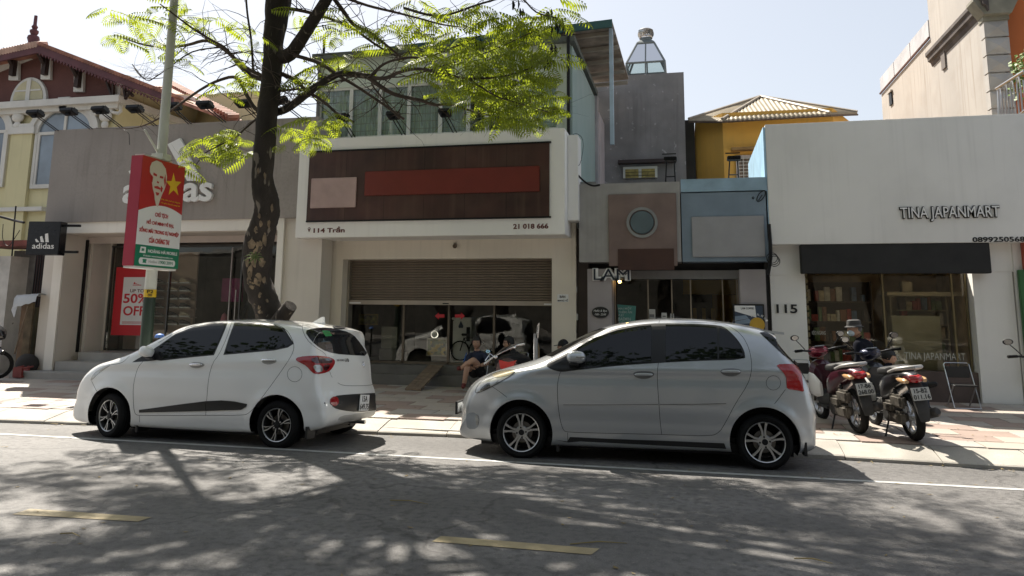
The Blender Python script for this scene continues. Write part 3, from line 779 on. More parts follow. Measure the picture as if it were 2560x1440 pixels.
for i in range(26):
    a0 = 2*math.pi*i/26; pts = []
    for j in range(7):
        t = j/6; rr = vr*(.70+.22*math.sin(math.pi*(.12+t*.8))); aa = a0+t*.5
        pts += [(cx+rr*math.cos(aa), Yc+rr*math.sin(aa), vz+.03+t*.22), (cx+rr*.86*math.cos(aa+.16), Yc+rr*.86*math.sin(aa+.16), vz+.03+t*.22)]
    b.add(pts, [(2*j,2*j+2,2*j+3,2*j+1) for j in range(6)])
part('vane', b, K['steel'], tv)
# ---------------------------------------------------------------- yellow house behind
yh = thing('yellow_house', 'ochre yellow house with an angled corner and corrugated roof behind the coffee shop', 'building', (3, 19, 0))
m_och = mat('ochre_render', (.70,.40,.08), .8, var=.08, vscale=.7, streak=.3, grime=.22, stain=(.24,.17,.08))
YY = 19.5
A_, B_, C_, D_ = at(1737,300,20.4), at(1806,297,YY), at(2082,284,YY), at(2143,284,21.2)
zt = B_.z+.1
pts = [(A_.x,20.4),(B_.x,YY),(C_.x,YY),(D_.x-.15,21.2),(D_.x-.15,25),(A_.x,25)]
b = MB(); n_ = len(pts)
b.add([(x,y,1.0) for x,y in pts]+[(x,y,zt+.05) for x,y in pts], [tuple(range(n_))[::-1], tuple(range(n_,2*n_))]+[(i,(i+1)%n_,n_+(i+1)%n_,n_+i) for i in range(n_)])
part('wall', b, m_och, yh)
# corrugated hip roof
m_corr = mat('corrugated_sheet', (.30,.25,.17), .55, .2, var=.12, vscale=2, streak=.2)
apex = at(1901,243,22.2)
eave = [at(1722,300,20.0), at(1806,300,19.1), at(2075,284,19.1), at(2143,282,20.9)]
for i in range(3):
    p, q = eave[i], eave[i+1]
    ridge = Vector((apex.x, 22.2, apex.z))
    n_ = max(6, int((q-p).length/.105))
    vs = []; fs = []
    nrm = (q-p).cross(ridge-p).normalized()
    if nrm.z < 0: nrm = -nrm
    for j in range(n_*4+1):
        t = j/(n_*4); e = p.lerp(q, t)
        off = nrm*.013*math.sin(j*math.pi/2)
        if i == 1:
            h_ = max(0, min((e.x-p.x)/(ridge.x-p.x), (q.x-e.x)/(q.x-ridge.x), 1)); tp_ = Vector((e.x, e.y+(ridge.y-e.y)*h_, e.z+(ridge.z-e.z)*h_))
        else: tp_ = ridge
        vs += [e+off-Vector((0,0,.0)), e+off-Vector((0,0,.035)), e.lerp(tp_, .5)+off, tp_+off*(1 if i == 1 else .3)]
        if j: k4 = 4*j; fs += [(k4-4,k4,k4+2,k4-2),(k4-2,k4+2,k4+3,k4-1),(k4-3,k4+1,k4,k4-4)]
    part('roof_sheet', MB().add(vs, fs), m_corr, yh, smooth='all')
b = MB()
for e in eave: b.tube([e+Vector((0,0,.03)), Vector((apex.x,22.2,apex.z+.03))], .04, 6)
part('ridge_cap', b, mat('ridge_cap', (.30,.26,.21), .6), yh)
part('eave_edge_board', MB().tube([e-Vector((0,0,.05)) for e in eave], .03, 5), mat('dark_brown_edge', (.10,.07,.05), .8), yh)  # dark brown edge along the eaves
# ledge, window
p, q = at(1829,376,19.4), at(1915,368,19.4)
part('ledge', MB().box(p.x,19.25,p.z-.02,q.x,YY,p.z+.05), mat('stained_ledge', (.36,.22,.08), .8, grime=.5), yh)
p, q = at(1842,447,19.42), at(1925,385,19.42)
wo = part('window', MB().box(p.x,19.44,p.z,p.x+.07,YY+.02,q.z).box(p.x+.07,19.44,q.z-.07,q.x,YY+.02,q.z).box(at(1894,400,19.44).x-.02,19.43,p.z,at(1894,400,19.44).x+.08,YY+.02,q.z-.07), mat('pinkish_frame', (.55,.50,.50), .5), yh)
cu = MB(); vs = []; nn = 60
for i in range(nn+1): vs += [(p.x+(q.x-p.x)*i/nn, 19.485+.014*math.sin(i*.9), p.z), (p.x+(q.x-p.x)*i/nn, 19.485+.014*math.sin(i*.9), q.z)]
cu.add(vs, [(2*i,2*i+2,2*i+3,2*i+1) for i in range(nn)])
part('curtain', cu, mat('brown_curtain', (.25,.20,.16), .8, var=.2), wo, smooth='all')
g = MB()
for i in range(1, 7): g.box(p.x+.05,19.41,p.z+(q.z-p.z)*i/7-.008,q.x,19.425,p.z+(q.z-p.z)*i/7+.008)
for a in (1857, 1879, 1905): g.box(at(a,400,19.4).x,19.40,p.z,at(a,400,19.4).x+.015,19.41,q.z)
part('grille', g, m_frame, wo)
# ---------------------------------------------------------------- coffee shop
cf = thing('coffee_shop', 'narrow coffee shop with grey pillars and a dark glass front', 'shop', (-.3, 14.5, .1))
m_cp = mat('speckled_grey_render', (.34,.31,.31), .8, var=.1, vscale=1.5, bump=.15, flecks=((.32,.30,.29), 4.5, .68), grime=.2)
part('pillar', MB().bevbox(-1.86,14.5,.1,-1.40,15.0,2.40,.008), m_cp, cf)
part('pillar', MB().bevbox(.92,14.5,.1,1.38,15.0,2.38,.008), m_cp, cf)
part('side_panel', MB().box(-2.09,14.75,.1,-1.87,15.0,3.2), mat('dark_brown_panel', (.05,.035,.028), .6), cf)
yg = 15.0
b = MB().box(-1.4,yg-.2,2.22,.92,yg+.3,2.38)
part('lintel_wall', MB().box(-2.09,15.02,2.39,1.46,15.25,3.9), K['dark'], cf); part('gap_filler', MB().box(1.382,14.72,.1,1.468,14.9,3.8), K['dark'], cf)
part('head_panel', b, mat('ribbed_grey_panel', (.19,.185,.18), .6, streak=.3), cf)
b = MB()
for x in (-1.38,-.75,-.3,.05,.64,.9): gbar(b, x, yg, .3, 2.22, .025, .04)
part('glazing_bar', b, mat('warm_bar', (.30,.25,.19), .4, .3), cf)
for x0, x1 in ((-1.36,-.76),(-.74,-.31),(-.29,.04),(.06,.63),(.65,.89)):
    part('pane', MB().box(x0,yg-.005,.3,x1,yg+.005,2.22), K['glass'], cf)
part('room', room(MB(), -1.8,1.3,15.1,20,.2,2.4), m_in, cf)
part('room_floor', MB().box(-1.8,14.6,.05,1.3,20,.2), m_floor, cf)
b = MB()
for k in range(6): b.box(.1+k*.2,17.9,.3,.18+k*.2,17.95,1.7)
part('slatted_partition', b, mat('ochre_slats', (.32,.20,.04), .6), cf)
part('ochre_bulkhead', MB().box(-.1,17.5,2.0,1.25,17.9,2.4), bpy.data.materials['ochre_slats'], cf)
# bulb
bl = at(1549,704,14.9)
bu = thing('hanging_bulb', 'small glowing warm bulb under the coffee shop lettering', 'lamp', bl)
part('glass_bulb', MB().sphere((bl.x,14.9,bl.z),.03), mat('lit_bulb', (1,.7,.3), .5, var=0, emit=((1,.62,.2), 6)), bu, smooth=True)
part('cap', MB().tube([(bl.x,14.9,bl.z+.025),(bl.x,14.9,bl.z+.07)], .014, 8), K['black'], bu)
# upper fascia panels of the coffee shop
cs = thing('coffee_fascia_sign', 'blue grey fascia sign of the coffee shop with a brown square and a round badge', 'sign', (-.3, 14.3, 2.5))
m_bluef = mat('blue_grey_fascia', (.18,.235,.29), .6, var=.08, streak=.25)
m_lf = mat('pale_grey_fascia', (.32,.31,.30), .6, var=.08, streak=.3)
part('fascia_panel', MB().box(-.08,14.42,2.52,1.455,14.9,3.80), m_bluef, cs)
part('fascia_panel', MB().box(-2.0,14.40,2.52,-.10,14.9,4.02), m_lf, cs)
part('top_panel', MB().box(-.08,14.40,3.82,1.455,14.9,4.06), mat('light_blue_band', (.27,.39,.48), .6, grime=.4), cs)
part('fascia_sheet', MB().bevbox(.1,14.38,2.60,1.38,14.418,3.35,.01), mat('grey_sheet', (.30,.30,.31), .5, var=.05), cs)
p, q = at(1522,650,14.36), at(1690,482,14.36)
part('brown_square', MB().bevbox(p.x,14.36,at(1600,665,14.36).z,q.x,14.398,q.z,.01), mat('brown_sign_panel', (.19,.135,.12), .5, var=.1), cs)
part('dark_base_panel', MB().box(at(1545,640,14.35).x,14.345,at(1600,675,14.35).z,at(1685,640,14.35).x,14.359,at(1600,622,14.35).z), mat('dark_brown_sign', (.06,.025,.018), .5), cs)
c = at(1605,556,14.34)
T = Matrix.Translation(c) @ Matrix.Rotation(R(90),4,'X')
part('round_badge', MB().lathe([(0,.02),(.21,.02),(.22,0),(.22,-.02),(0,-.02)],28,T), mat('slate_badge', (.09,.125,.14), .5), cs, smooth=True)
part('badge_ring', MB().lathe([(.24,-.015),(.29,-.015),(.29,.012),(.24,.012)],28,T,True), mat('grey_ring', (.24,.25,.25), .5), cs, smooth=True)
c = at(1903,490,14.41)
b = MB().tube([(c.x+.11*math.cos(t)*math.cos(.9)-.05*math.sin(t)*math.sin(.9)+.0, 14.41, c.z+.11*math.cos(t)*math.sin(.9)*1.1+.05*math.sin(t)*math.cos(.9)) for t in [i*math.pi/8 for i in range(17)]], .008, 5)
b.tube([(c.x-.05,14.41,c.z-.08),(c.x+.02,14.41,c.z+.02)], .008, 5).tube([(c.x-.14+.018*math.cos(i),14.41,c.z-.03+.018*math.sin(i)) for i in range(7)], .006, 5)
part('leaf_mark', b, K['black'], cs)
la = thing('pillar_lettering', 'navy LAM letters with white outline above the left grey pillar', 'sign', at(1530,686,14.45))
x0, x1, z0, z1 = at(1484,700,14.46).x, at(1574,700,14.46).x, at(1525,700,14.46).z, at(1525,672,14.46).z
lettering('letter_outline', 'LAM', x0-.02, x1+.02, z0-.012, z1+.012, front(14.47), K['whiteprint'], la, .01, .10)
lettering('lettering', 'LAM', x0, x1, z0, z1, front(14.455), mat('navy_letters', (.01,.018,.035), .4), la, .01, .0)
pl = thing('opening_hours_plaque', 'oval black plaque reading Hello & Bye on the left coffee shop pillar', 'plaque', at(1501,780,14.48))
c = at(1501,781,14.48)
T = Matrix.Translation(c) @ Matrix.Rotation(R(90),4,'X') @ Matrix.Scale(.66,4,(0,1,0))
part('plate', MB().lathe([(0,.01),(.155,.01),(.16,.004),(.16,-.012),(0,-.012)],32,T), K['blackprint'], pl)
lettering('lettering', 'Hello & Bye', c.x-.125, c.x+.125, c.z+.0, c.z+.05, front(14.468), K['whiteprint'], pl, .002, .0, shear=.25)
lettering('lettering', '7:00 - 22:00', c.x-.105, c.x+.105, c.z-.055, c.z-.02, front(14.468), K['whiteprint'], pl, .002, .0, shear=.25)
tp = thing('teal_poster', 'teal green poster with blocky white letters in the coffee shop window', 'poster', at(1565,790,14.97))
P = lambda a, c: at(a, c, 14.97)
m_teal = mat('teal_print', (.07,.25,.22), .5, var=.05)
part('sheet', MB().prism([(P(a,c_).x, P(a,c_).z) for a, c_ in ((1543,761),(1590,765),(1588,800),(1580,840),(1550,840),(1548,800))], .006, Matrix.Translation((0,14.97,0))), m_teal, tp)
for k, s in enumerate(('MAI MỐT', 'THÈM ĂN', 'ĐẶT', 'BAEMIN', 'TỚI!')):
    y = 773+k*9.2; wd = {0:33,1:34,2:14,3:31,4:17}[k]
    lettering('lettering', s, P(1546,y).x, P(1546+wd,y).x, P(1560,y+1).z, P(1560,y-7).z, front(14.969), mat('pale_teal_letters', (.5,.6,.58), .5) if k == 0 else bpy.data.materials['pale_teal_letters'], tp, .003, .012)
for (a, c_, d_, e_, l) in ((1621,773,1638,796,'white notice sheet in the middle of the coffee shop glass'),(1654,782,1667,795,'small white sticker with a dark band on the coffee shop glass'),(1676,784,1685,796,'tiny square white sticker beside the coffee shop door')):
    p, q = at(a,e_,14.985), at(d_,c_,14.985)
    o = thing('window_sticker', l, 'sticker', p); part('sheet', MB().box(p.x,14.98,p.z,q.x,14.99,q.z), mat('sticker_white', (.5,.5,.48), .6) if a == 1621 else bpy.data.materials['sticker_white'], o)
    part('print', MB().box(p.x+.02,14.977,p.z+.02,q.x-.02,14.98,p.z+(q.z-p.z)*.45), mat('grey_print', (.15,.15,.15), .6) if a == 1621 else bpy.data.materials['grey_print'], o)
bd = thing('menu_board', 'navy and white menu board with a yellow circle by the right coffee shop pillar', 'menu board', at(1875,800,14.4))
P = lambda a, c: at(a, c, 14.40)
x0, x1, z0, z1 = P(1833,800).x, P(1912,800).x, P(1870,870).z, P(1870,760).z
part('frame', MB().bevbox(x0,14.40,.6,x1,14.46,z1,.008), K['blackprint'], bd)
part('print', MB().box(x0+.03,14.392,.65,x1-.03,14.399,z1-.03), mat('navy_poster', (.035,.055,.09), .5, var=.05), bd)
part('white_wedge', MB().prism([(x0+.03,z1-.03),(x1-.16,z1-.03),(x0+.40,z1-.24),(x0+.03,z1-.13)], .003, Matrix.Translation((0,14.388,0))), K['whiteprint'], bd)
part('pale_wedge', MB().prism([(x0+.03,z1-.22),(x0+.22,z1-.20),(x0+.34,z1-.34),(x0+.03,z1-.36)], .003, Matrix.Translation((0,14.388,0))), mat('pale_blue_print', (.20,.27,.35), .5), bd)
c = P(1893,812)
T = Matrix.Translation((c.x,14.389,c.z)) @ Matrix.Rotation(R(90),4,'X')
part('yellow_circle', MB().lathe([(0,.002),(.13,.002),(.13,-.002)],24,T), mat('mustard_print', (.5,.3,.03), .5), bd)
lettering('lettering', 'LAM COFFEE', x0+.14, x0+.36, z1-.095, z1-.06, front(14.387), K['blackprint'], bd, .002, .015)
ang = 0
for ch, an in zip('MÓN·MỚI', (118, 100, 84, 72, 60, 40, 26)):
    f_ = Matrix.Translation((c.x+.165*math.cos(R(an)),14.387,c.z+.165*math.sin(R(an)))) @ Matrix.Rotation(R(-(an-90)),4,'Y').inverted()
    f_ = Matrix.Translation((c.x+.16*math.cos(R(an)),14.387,c.z+.16*math.sin(R(an)))) @ Matrix.Rotation(R(90-an),4,'Y')
    s_ = .016 if ch != '·' else .005
    lettering('lettering', ch, -s_, s_, 0, .04 if ch != '·' else .008, f_, K['whiteprint'], bd, .002, .01)
for (a, c_, l) in ((1436,725,'upper'),(1438,793,'lower')):
    p = at(a, c_, 14.7)
    o = thing('meter_box', 'small pale electric box on the dark strip left of the coffee shop, ' + l + ' one', 'electric box', p)
    part('case', MB().bevbox(p.x-.05,14.68,p.z-.06,p.x+.05,14.75,p.z+.07,.008), K['white'], o)
    part('cable', MB().tube([(p.x+.02,14.7,p.z-.06),(p.x+.03,14.7,p.z-.3)], .006, 5), K['black'], o)
# floodlights above the coffee shop
for a, c_, l in ((1675,404,'left'),(1832,402,'right')):
    t = at(a, c_, 14.6)
    g = thing('floodlight', 'black floodlight on a ladder shaped stand above the coffee shop, %s one' % l, 'floodlight', (t.x,14.6,4.06), 0, 'floodlights above the coffee shop')
    part('stand', MB().tube([(t.x-.09,14.6,4.05),(t.x-.06,14.5,t.z)], .013, 6).tube([(t.x+.09,14.6,4.05),(t.x+.08,14.5,t.z)], .013, 6).tube([(t.x-.08,14.57,4.15),(t.x+.08,14.57,4.15)], .011, 6), K['black'], g)
    b = MB().bevbox(t.x-.11,14.35,t.z-.02,t.x+.13,14.55,t.z+.05,.01)
    for k in range(8): b.box(t.x-.09+k*.026,14.33,t.z-.06,t.x-.085+k*.026,14.35,t.z+.03)
    b.box(t.x-.14,14.4,t.z+.10,t.x+.12,14.42,t.z+.12)
    part('lamp_head', b, K['black'], g)
# clutter between fascia of 114 and coffee shop: speaker, cables
p = at(1452,470,14.5)
o = thing('wall_speaker', 'grey box loudspeaker tucked between the maroon sign and the coffee fascia', 'loudspeaker', p)
part('case', MB().bevbox(p.x-.02,14.5,p.z-.12,p.x+.3,14.7,p.z+.12,.01), mat('grey_case', (.28,.27,.26), .6), o)
part('cone', MB().lathe([(.09,0),(.085,.015),(.03,.04),(0,.04)],20,Matrix.Translation((p.x+.16,14.5,p.z-.01)) @ Matrix.Rotation(R(90),4,'X')), K['black'], o, smooth=True)
def cable(pts, r=.008, lab='', m=None):
    b = MB(); P_ = [Vector(p) for p in pts]
    # smooth
    for _ in range(2):
        Q = [P_[0]]
        for a, c in zip(P_, P_[1:]): Q += [a*.75+c*.25, a*.25+c*.75]
        Q.append(P_[-1]); P_ = Q
    b.tube(P_, r, 5); return tag(b.build('cable', m or K['black'], smooth='all'), lab, 'cable')
cable([at(1418,350,14.5), at(1430,420,14.3), at(1455,450,14.3), at(1480,466,14.3), at(1500,462,14.3)], .02, 'thick black cable hanging from the drain pipe to the wall loudspeaker')
cable([at(1425,380,14.3), at(1448,430,14.2), at(1462,350,14.6), at(1440,330,14.6), at(1424,345,14.6)], .005, 'thin looped wire beside the black drain pipe')
cable([at(1922,560,14.3), at(1928,640,14.35), at(1919,690,14.35)], .035, 'black cable bundle running down between coffee shop and mart')
b = MB()
for k in range(3): b.tube([at(1930+14*math.cos(t+k)+3*k, 645+13*math.sin(t+k)+4*k, 14.25) for t in [i*.5 for i in range(14)]], .007, 5)
tag(b.build('cable_coil', K['black']), 'coil of black cable hanging beside the cable bundle left of the mart', 'cable')
# ---------------------------------------------------------------- mart
mr = thing('mini_mart', 'mini mart with a tall plain off white parapet board and wide glass front', 'shop', (3.6, YF, .1))
m_mart = mat('off_white_board', (.74,.73,.70), .55, var=.05, vscale=.5, streak=.2, grime=.15)
m_martp = mat('pale_cladding', (.78,.765,.72), .55, var=.05, vscale=.7, streak=.15, grime=.1)
part('parapet_board', MB().bevbox(1.47,14.4,2.82,9.0,14.9,5.045,.008), m_mart, mr)
part('parapet_side', MB().box(1.43,14.42,2.9,1.468,18,5.0), mat('pale_blue_side', (.35,.55,.72), .6), mr)
b = MB()
for z in [.1,.62,1.17,1.72]: b.box(1.47,YF,z+.004,2.07,15.1,z+.546 if z < 1.7 else 2.27)
part('pillar', b, m_martp, mr)
b = MB()
for z in [.13,.70,1.25,1.8]: b.box(4.80,YF,z+.004,5.42,15.1,min(2.33, z+.546))
part('pillar', b, m_martp, mr)
part('pillar_core', MB().box(1.475,YF+.004,.1,2.065,15.1,2.8).box(4.805,YF+.004,.1,5.415,15.1,2.8), m_martp, mr)
part('upper_cladding', MB().box(1.475,YF-.01,2.28,2.065,YF+.003,2.82).box(4.805,YF-.01,2.335,5.55,YF+.003,2.82), m_martp, mr)
part('plinth', MB().box(2.07,14.75,.1,4.80,15.2,.62), mat('brown_plinth', (.10,.07,.06), .6, var=.15, grime=.3), mr)
part('awning_box', MB().bevbox(1.99,14.42,2.30,5.03,14.62,2.82,.01), mat('black_fabric', (.018,.018,.018), .8, var=.2), mr)
yg = 14.95
b = MB()
for x in (2.10,3.42,4.55,4.77): gbar(b, x, yg, .6, 2.4, .03, .05)
part('glazing_bar', b, mat('brass_frame', (.20,.16,.08), .4, .4), mr)
b = MB()
for k in range(14): b.box(2.075,14.72,.7+k*.12,2.12,14.78,.78+k*.12)
part('perforated_strip', b, bpy.data.materials['brass_frame'], mr)
m_mg = glass('mart_glass', (.97,.94,.86), 1.0, .99)
for x0, x1 in ((2.12,3.40),(3.44,4.53),(4.57,4.75)):
    part('pane', MB().box(x0,yg-.006,.62,x1,yg+.006,2.4), m_mg, mr)
m_martin = mat('mart_interior', (.60,.48,.32), .8, var=.2)
part('room', room(MB(), 1.9,4.9,15.1,17.0,.15,2.6), m_martin, mr)
part('room_floor', MB().box(1.9,15.0,.05,4.9,19.5,.15), mat('mart_floor', (.25,.21,.16), .3), mr)
Pm = lambda a, c, Y=14.94: at(a, c, Y)
m_win = mat('window_letters', (.55,.54,.46), .6)
lettering('lettering', 'TINA JAPANMART', Pm(2262,905).x, Pm(2414,905).x, Pm(2340,905).z, Pm(2340,882).z, front(14.935), m_win, mr, .003, -.004)
lettering('lettering', 'S...', Pm(2242,905).x, Pm(2258,905).x, Pm(2250,903).z, Pm(2250,886).z, front(14.935), m_win, mr, .003, 0)
lettering('lettering', 'KÉO NGANG', Pm(2030,830).x, Pm(2064,830).x, Pm(2050,837).z, Pm(2050,825).z, front(14.935), m_win, mr, .003, .01)
lettering('house_number', '115', at(1941,770,YF).x, at(1993,770,YF).x, at(1967,783,YF).z, at(1967,761,YF).z, front(YF-.002), K['blackprint'], mr, .02, .02)
fr = front(14.398)
lettering('phone_number', '0899250568', at(2431,600,14.4).x, at(2562,600,14.4).x, at(2500,605,14.4).z, at(2500,592,14.4).z, fr, K['blackprint'], mr, .01, .02)
m_let = mat('grey_letters', (.20,.21,.24), .5)
lettering('letter_outline', 'TINA JAPANMART', at(2248,535,14.4).x, at(2499,535,14.4).x, at(2290,556,14.4).z, at(2290,517,14.4).z, front(14.396), K['blackprint'], mr, .02, .06)
lettering('shop_name', 'TINA JAPANMART', at(2250,535,14.4).x, at(2497,535,14.4).x, at(2290,554,14.4).z, at(2290,519,14.4).z, front(14.37), K['whiteprint'], mr, .02, .0)
# mart shelving with goods
m_goods = [mat('goods_%s' % n, c, .5, var=.25, vscale=10) for n, c in (('cream',(.55,.48,.33)),('brown',(.22,.10,.05)),('white',(.6,.6,.55)),('green',(.12,.2,.08)),('red',(.35,.05,.04)),('blue',(.08,.14,.25)),('dark',(.04,.03,.03)))]
random.seed(21)
def shelf_unit(x0, x1, Y, lab, m, n_=5, z1=2.2):
    g = thing('shop_shelf', lab, 'shelf', ((x0+x1)/2, Y, .15), 0, 'stocked shelves in the mart')
    part('carcass', MB().box(x0,Y+.3,.15,x1,Y+.34,z1).box(x0,Y,.15,x0+.03,Y+.3,z1).box(x1-.03,Y,.15,x1,Y+.3,z1), m, g)
    for i in range(n_):
        zz = .35+i*(z1-.35)/n_
        part('board', MB().box(x0+.03,Y,zz-.02,x1-.03,Y+.3,zz), m, g)
        x = x0+.06
        sets = {}
        while x < x1-.12:
            w_ = random.uniform(.05,.13); h = random.uniform(.12,.27); k = random.randrange(len(m_goods))
            if random.random() < .85: sets.setdefault(k, MB()).bevbox(x,Y+.03,zz,x+w_-.008,Y+.2,zz+h,.004)
            x += w_
        for k, b in sets.items(): part('goods', b, m_goods[k], g)
    return g
shelf_unit(2.15, 3.35, 15.45, 'packed dark shelf behind the left mart pane behind the man in the hat', mat('dark_shelf', (.06,.045,.035), .7))
shelf_unit(3.75, 4.75, 15.9, 'pale shelf of goods behind the right mart pane', mat('pale_shelf', (.42,.38,.28), .6), 6, 1.95)
g = thing('shop_counter', 'pale cabinet with a perforated side behind the seated man', 'cabinet', at(2290,880,15.5))
p, q = at(2238,930,15.4), at(2350,790,15.4)
part('body', MB().bevbox(p.x,15.4,.15,q.x,15.8,q.z,.01), mat('pale_cabinet', (.36,.36,.26), .6, var=.1), g)
part('top', MB().bevbox(at(2215,740,15.6).x,15.5,at(2300,740,15.6).z,at(2400,740,15.6).x,16.1,at(2300,730,15.6).z,.01), mat('pale_top', (.50,.46,.34), .6), g)
part('bin', MB().bevbox(at(2257,740,15.6).x,15.6,at(2257,732,15.6).z,at(2283,740,15.6).x,15.8,at(2257,704,15.6).z,.01), bpy.data.materials['pale_top'], g)
# green strip sign at the far right
gs = thing('green_sign_strip', 'tall green shop sign strip with round corner pictures at the right edge', 'sign', (5.7, 14.6, .5))
part('board', MB().bevbox(5.46,14.5,.5,6.6,14.58,2.36,.01), mat('green_board', (.03,.12,.035), .5, var=.1), gs)
part('top_panel', MB().bevbox(5.56,14.45,2.37,6.8,14.6,2.86,.01), mat('orange_red_board', (.42,.07,.03), .5, var=.1), gs)
for k, c_ in enumerate(((.02,.04,.09), (.03,.03,.03), (.2,.35,.45), (.45,.4,.3))):
    z = 2.25-k*.37
    part('picture_frame', MB().bevbox(5.56,14.49,z-.27,5.9,14.499,z,.008), K['whiteprint'], gs)
    part('picture', MB().bevbox(5.575,14.48,z-.255,5.885,14.489,z-.015,.008), mat('picture_print_%d' % k, c_, .4, var=.5, vscale=9), gs)
part('backing_wall', MB().box(5.44,14.62,.1,8.5,15.1,2.82), m_martp, gs)
# ---------------------------------------------------------------- tall weathered building, right, with orange front
rb = thing('weathered_tall_building', 'tall building with a stained pale side wall, dark cornice and orange front behind the mart', 'building', (7, 19, 0))
m_old = mat('stained_lime_wash', (.37,.34,.31), .9, var=.06, vscale=.8, streak=.75, grime=.3, bump=.2, bscale=30, stain=(.20,.16,.12))
corner = at(2482,280,17.0)                      # front corner of the side wall
XS = corner.x
back = atx(2207,290,XS)
step = atx(2330,150,XS)
ztop = atx(2330,148,XS).z
zlow = atx(2207,232,XS).z
part('side_wall', MB().box(XS,17.0,3,XS+.3,step.y,12.2).box(XS,step.y,3,XS+.3,back.y,zlow), m_old, rb)
zc = atx(2332,130,XS).z
part('cornice', MB().prism([(-.15,.0),(-.15,.08),(-.11,.13),(-.10,.22),(-.04,.26),(-.02,.33),(.0,.36),(.0,0)], step.y-16.7, Matrix.Translation((XS,16.7,zc-.35)) @ Matrix.Scale(-1,4,(0,0,1)) @ Matrix.Translation((0,0,-.35))), mat('dark_cornice', (.09,.075,.07), .9, var=.3, grime=.6), rb)
part('parapet', MB().box(XS-.08,16.9,zc+.0,XS+.3,step.y-.3,zc+1.6), m_old, rb)
part('roof_rail', MB().tube([(XS-.03,step.y,zlow+.03),(XS-.03,back.y,zlow+.03)], .035, 6), mat('rusty_rail', (.12,.06,.05), .8), rb)
for k in range(3):
    ya = step.y+(back.y-step.y)*k/3; yb = step.y+(back.y-step.y)*(k+1)/3
    part('parapet_panel', MB().box(XS-.02,ya+.03,zlow+.07,XS+.02,yb-.03,zlow+.52), mat('grey_rail_panel', (.42,.42,.44), .6) if k == 0 else bpy.data.materials['grey_rail_panel'], rb)
for (a, c_, w_, h_) in ((2361,147,.28,.5),(2229,247,.3,.38)):
    p = atx(a, c_, XS)
    wo = part('window', MB().box(XS-.04,p.y-w_/2,p.z-h_/2,XS+.02,p.y+w_/2,p.z+h_/2), mat('grey_vent', (.13,.11,.10), .8) if a == 2361 else K['black'], rb)
    part('sill', MB().box(XS-.07,p.y-w_/2-.05,p.z+h_/2,XS+.01,p.y+w_/2+.05,p.z+h_/2+.05), m_old, wo)
# front (orange) faces the street at Y=17, with stone quoins
m_or = mat('orange_render', (.42,.115,.028), .8, var=.07, vscale=.8, grime=.15)
part('orange_front', MB().box(XS+.42,17.15,2.9,XS+6,17.4,12.2), m_or, rb)
m_qu = mat('quoin_stone', (.36,.34,.32), .8, var=.1, grime=.25)
zq = corner.z-.7
qn = at(2483,225,17.0).z-at(2483,270,17.0).z
k = 0
z = at(2483,272,17.0).z - 2*qn
while k < 8:
    b = MB(); x0, x1 = XS-.03, XS+.42
    cx_, cz_ = (x0+x1)/2, z+qn/2-.01
    a = .02
    b.box(x0,16.97,z+.01,x1,17.2,z+qn-.02)
    b.add([(x0+a,16.969,z+.03),(x1-a,16.969,z+.03),(x1-a,16.969,z+qn-.04),(x0+a,16.969,z+qn-.04),(cx_,16.90,cz_)], [(0,1,4),(1,2,4),(2,3,4),(3,0,4)])
    part('quoin', b, m_qu, rb); z += qn; k += 1
cz = at(2483,42,17.0).z
part('capital', MB().box(XS-.05,16.93,cz-.1,XS+.44,17.2,cz).prism([(XS-.06,cz),(XS+.45,cz),(XS+.60,cz+.3),(XS+.60,cz+.36),(XS-.25,cz+.36),(XS-.25,cz+.3)], .4, Matrix.Translation((0,16.8,0))), mat('capital_stone', (.20,.19,.15), .85, var=.2, grime=.4), rb)
part('arch', MB().prism([(XS-.1,cz+.37),(XS+.5,cz+.37),(XS+.9,cz+.9),(XS+1.5,cz+1.4),(XS+1.5,cz+2.4),(XS-.1,cz+2.4)], .4, Matrix.Translation((0,16.85,0))), mat('light_orange_render', (.52,.24,.10), .8, var=.07), rb)
# balcony railing
bl = thing('balcony_railing', 'polished steel balcony railing with arched bars before the orange wall', 'railing', (XS+.5, 16.6, 4.9))
YB = 16.4
ra, rb2 = at(2492,222,YB), at(2562,178,15.0)
b = MB().tube([ra, rb2], .035, 8); part('handrail', b, K['steel'], bl, smooth=True)
lo1, lo2 = at(2500,330,YB), at(2570,270,15.0)
b = MB().tube([lo1, lo2], .025, 8); part('bottom_rail', b, K['steel'], bl, smooth=True)
b = MB()
for k in range(9):
    t = .05+k*.11
    p, q = lo1.lerp(lo2, t), ra.lerp(rb2, t)
    q2 = p.lerp(q, .8)
    part('baluster', MB().tube([p-Vector((0,0,.4)), q2], .014, 6), K['steel'], bl)
    if k % 2 == 0 and k < 8:
        t2 = t+.11; p2 = lo1.lerp(lo2, t2).lerp(ra.lerp(rb2, t2), .8)
        mid = (q2+p2)/2+Vector((0,0,.18))
        b.tube([q2, q2.lerp(mid,.6)+Vector((0,0,.07)), mid, p2.lerp(mid,.6)+Vector((0,0,.07)), p2], .014, 6)
part('arch_bar', b, K['steel'], bl)
b = MB().tube([at(2496,222,YB), at(2500,330,YB)], .03, 8); part('post', b, K['steel'], bl)
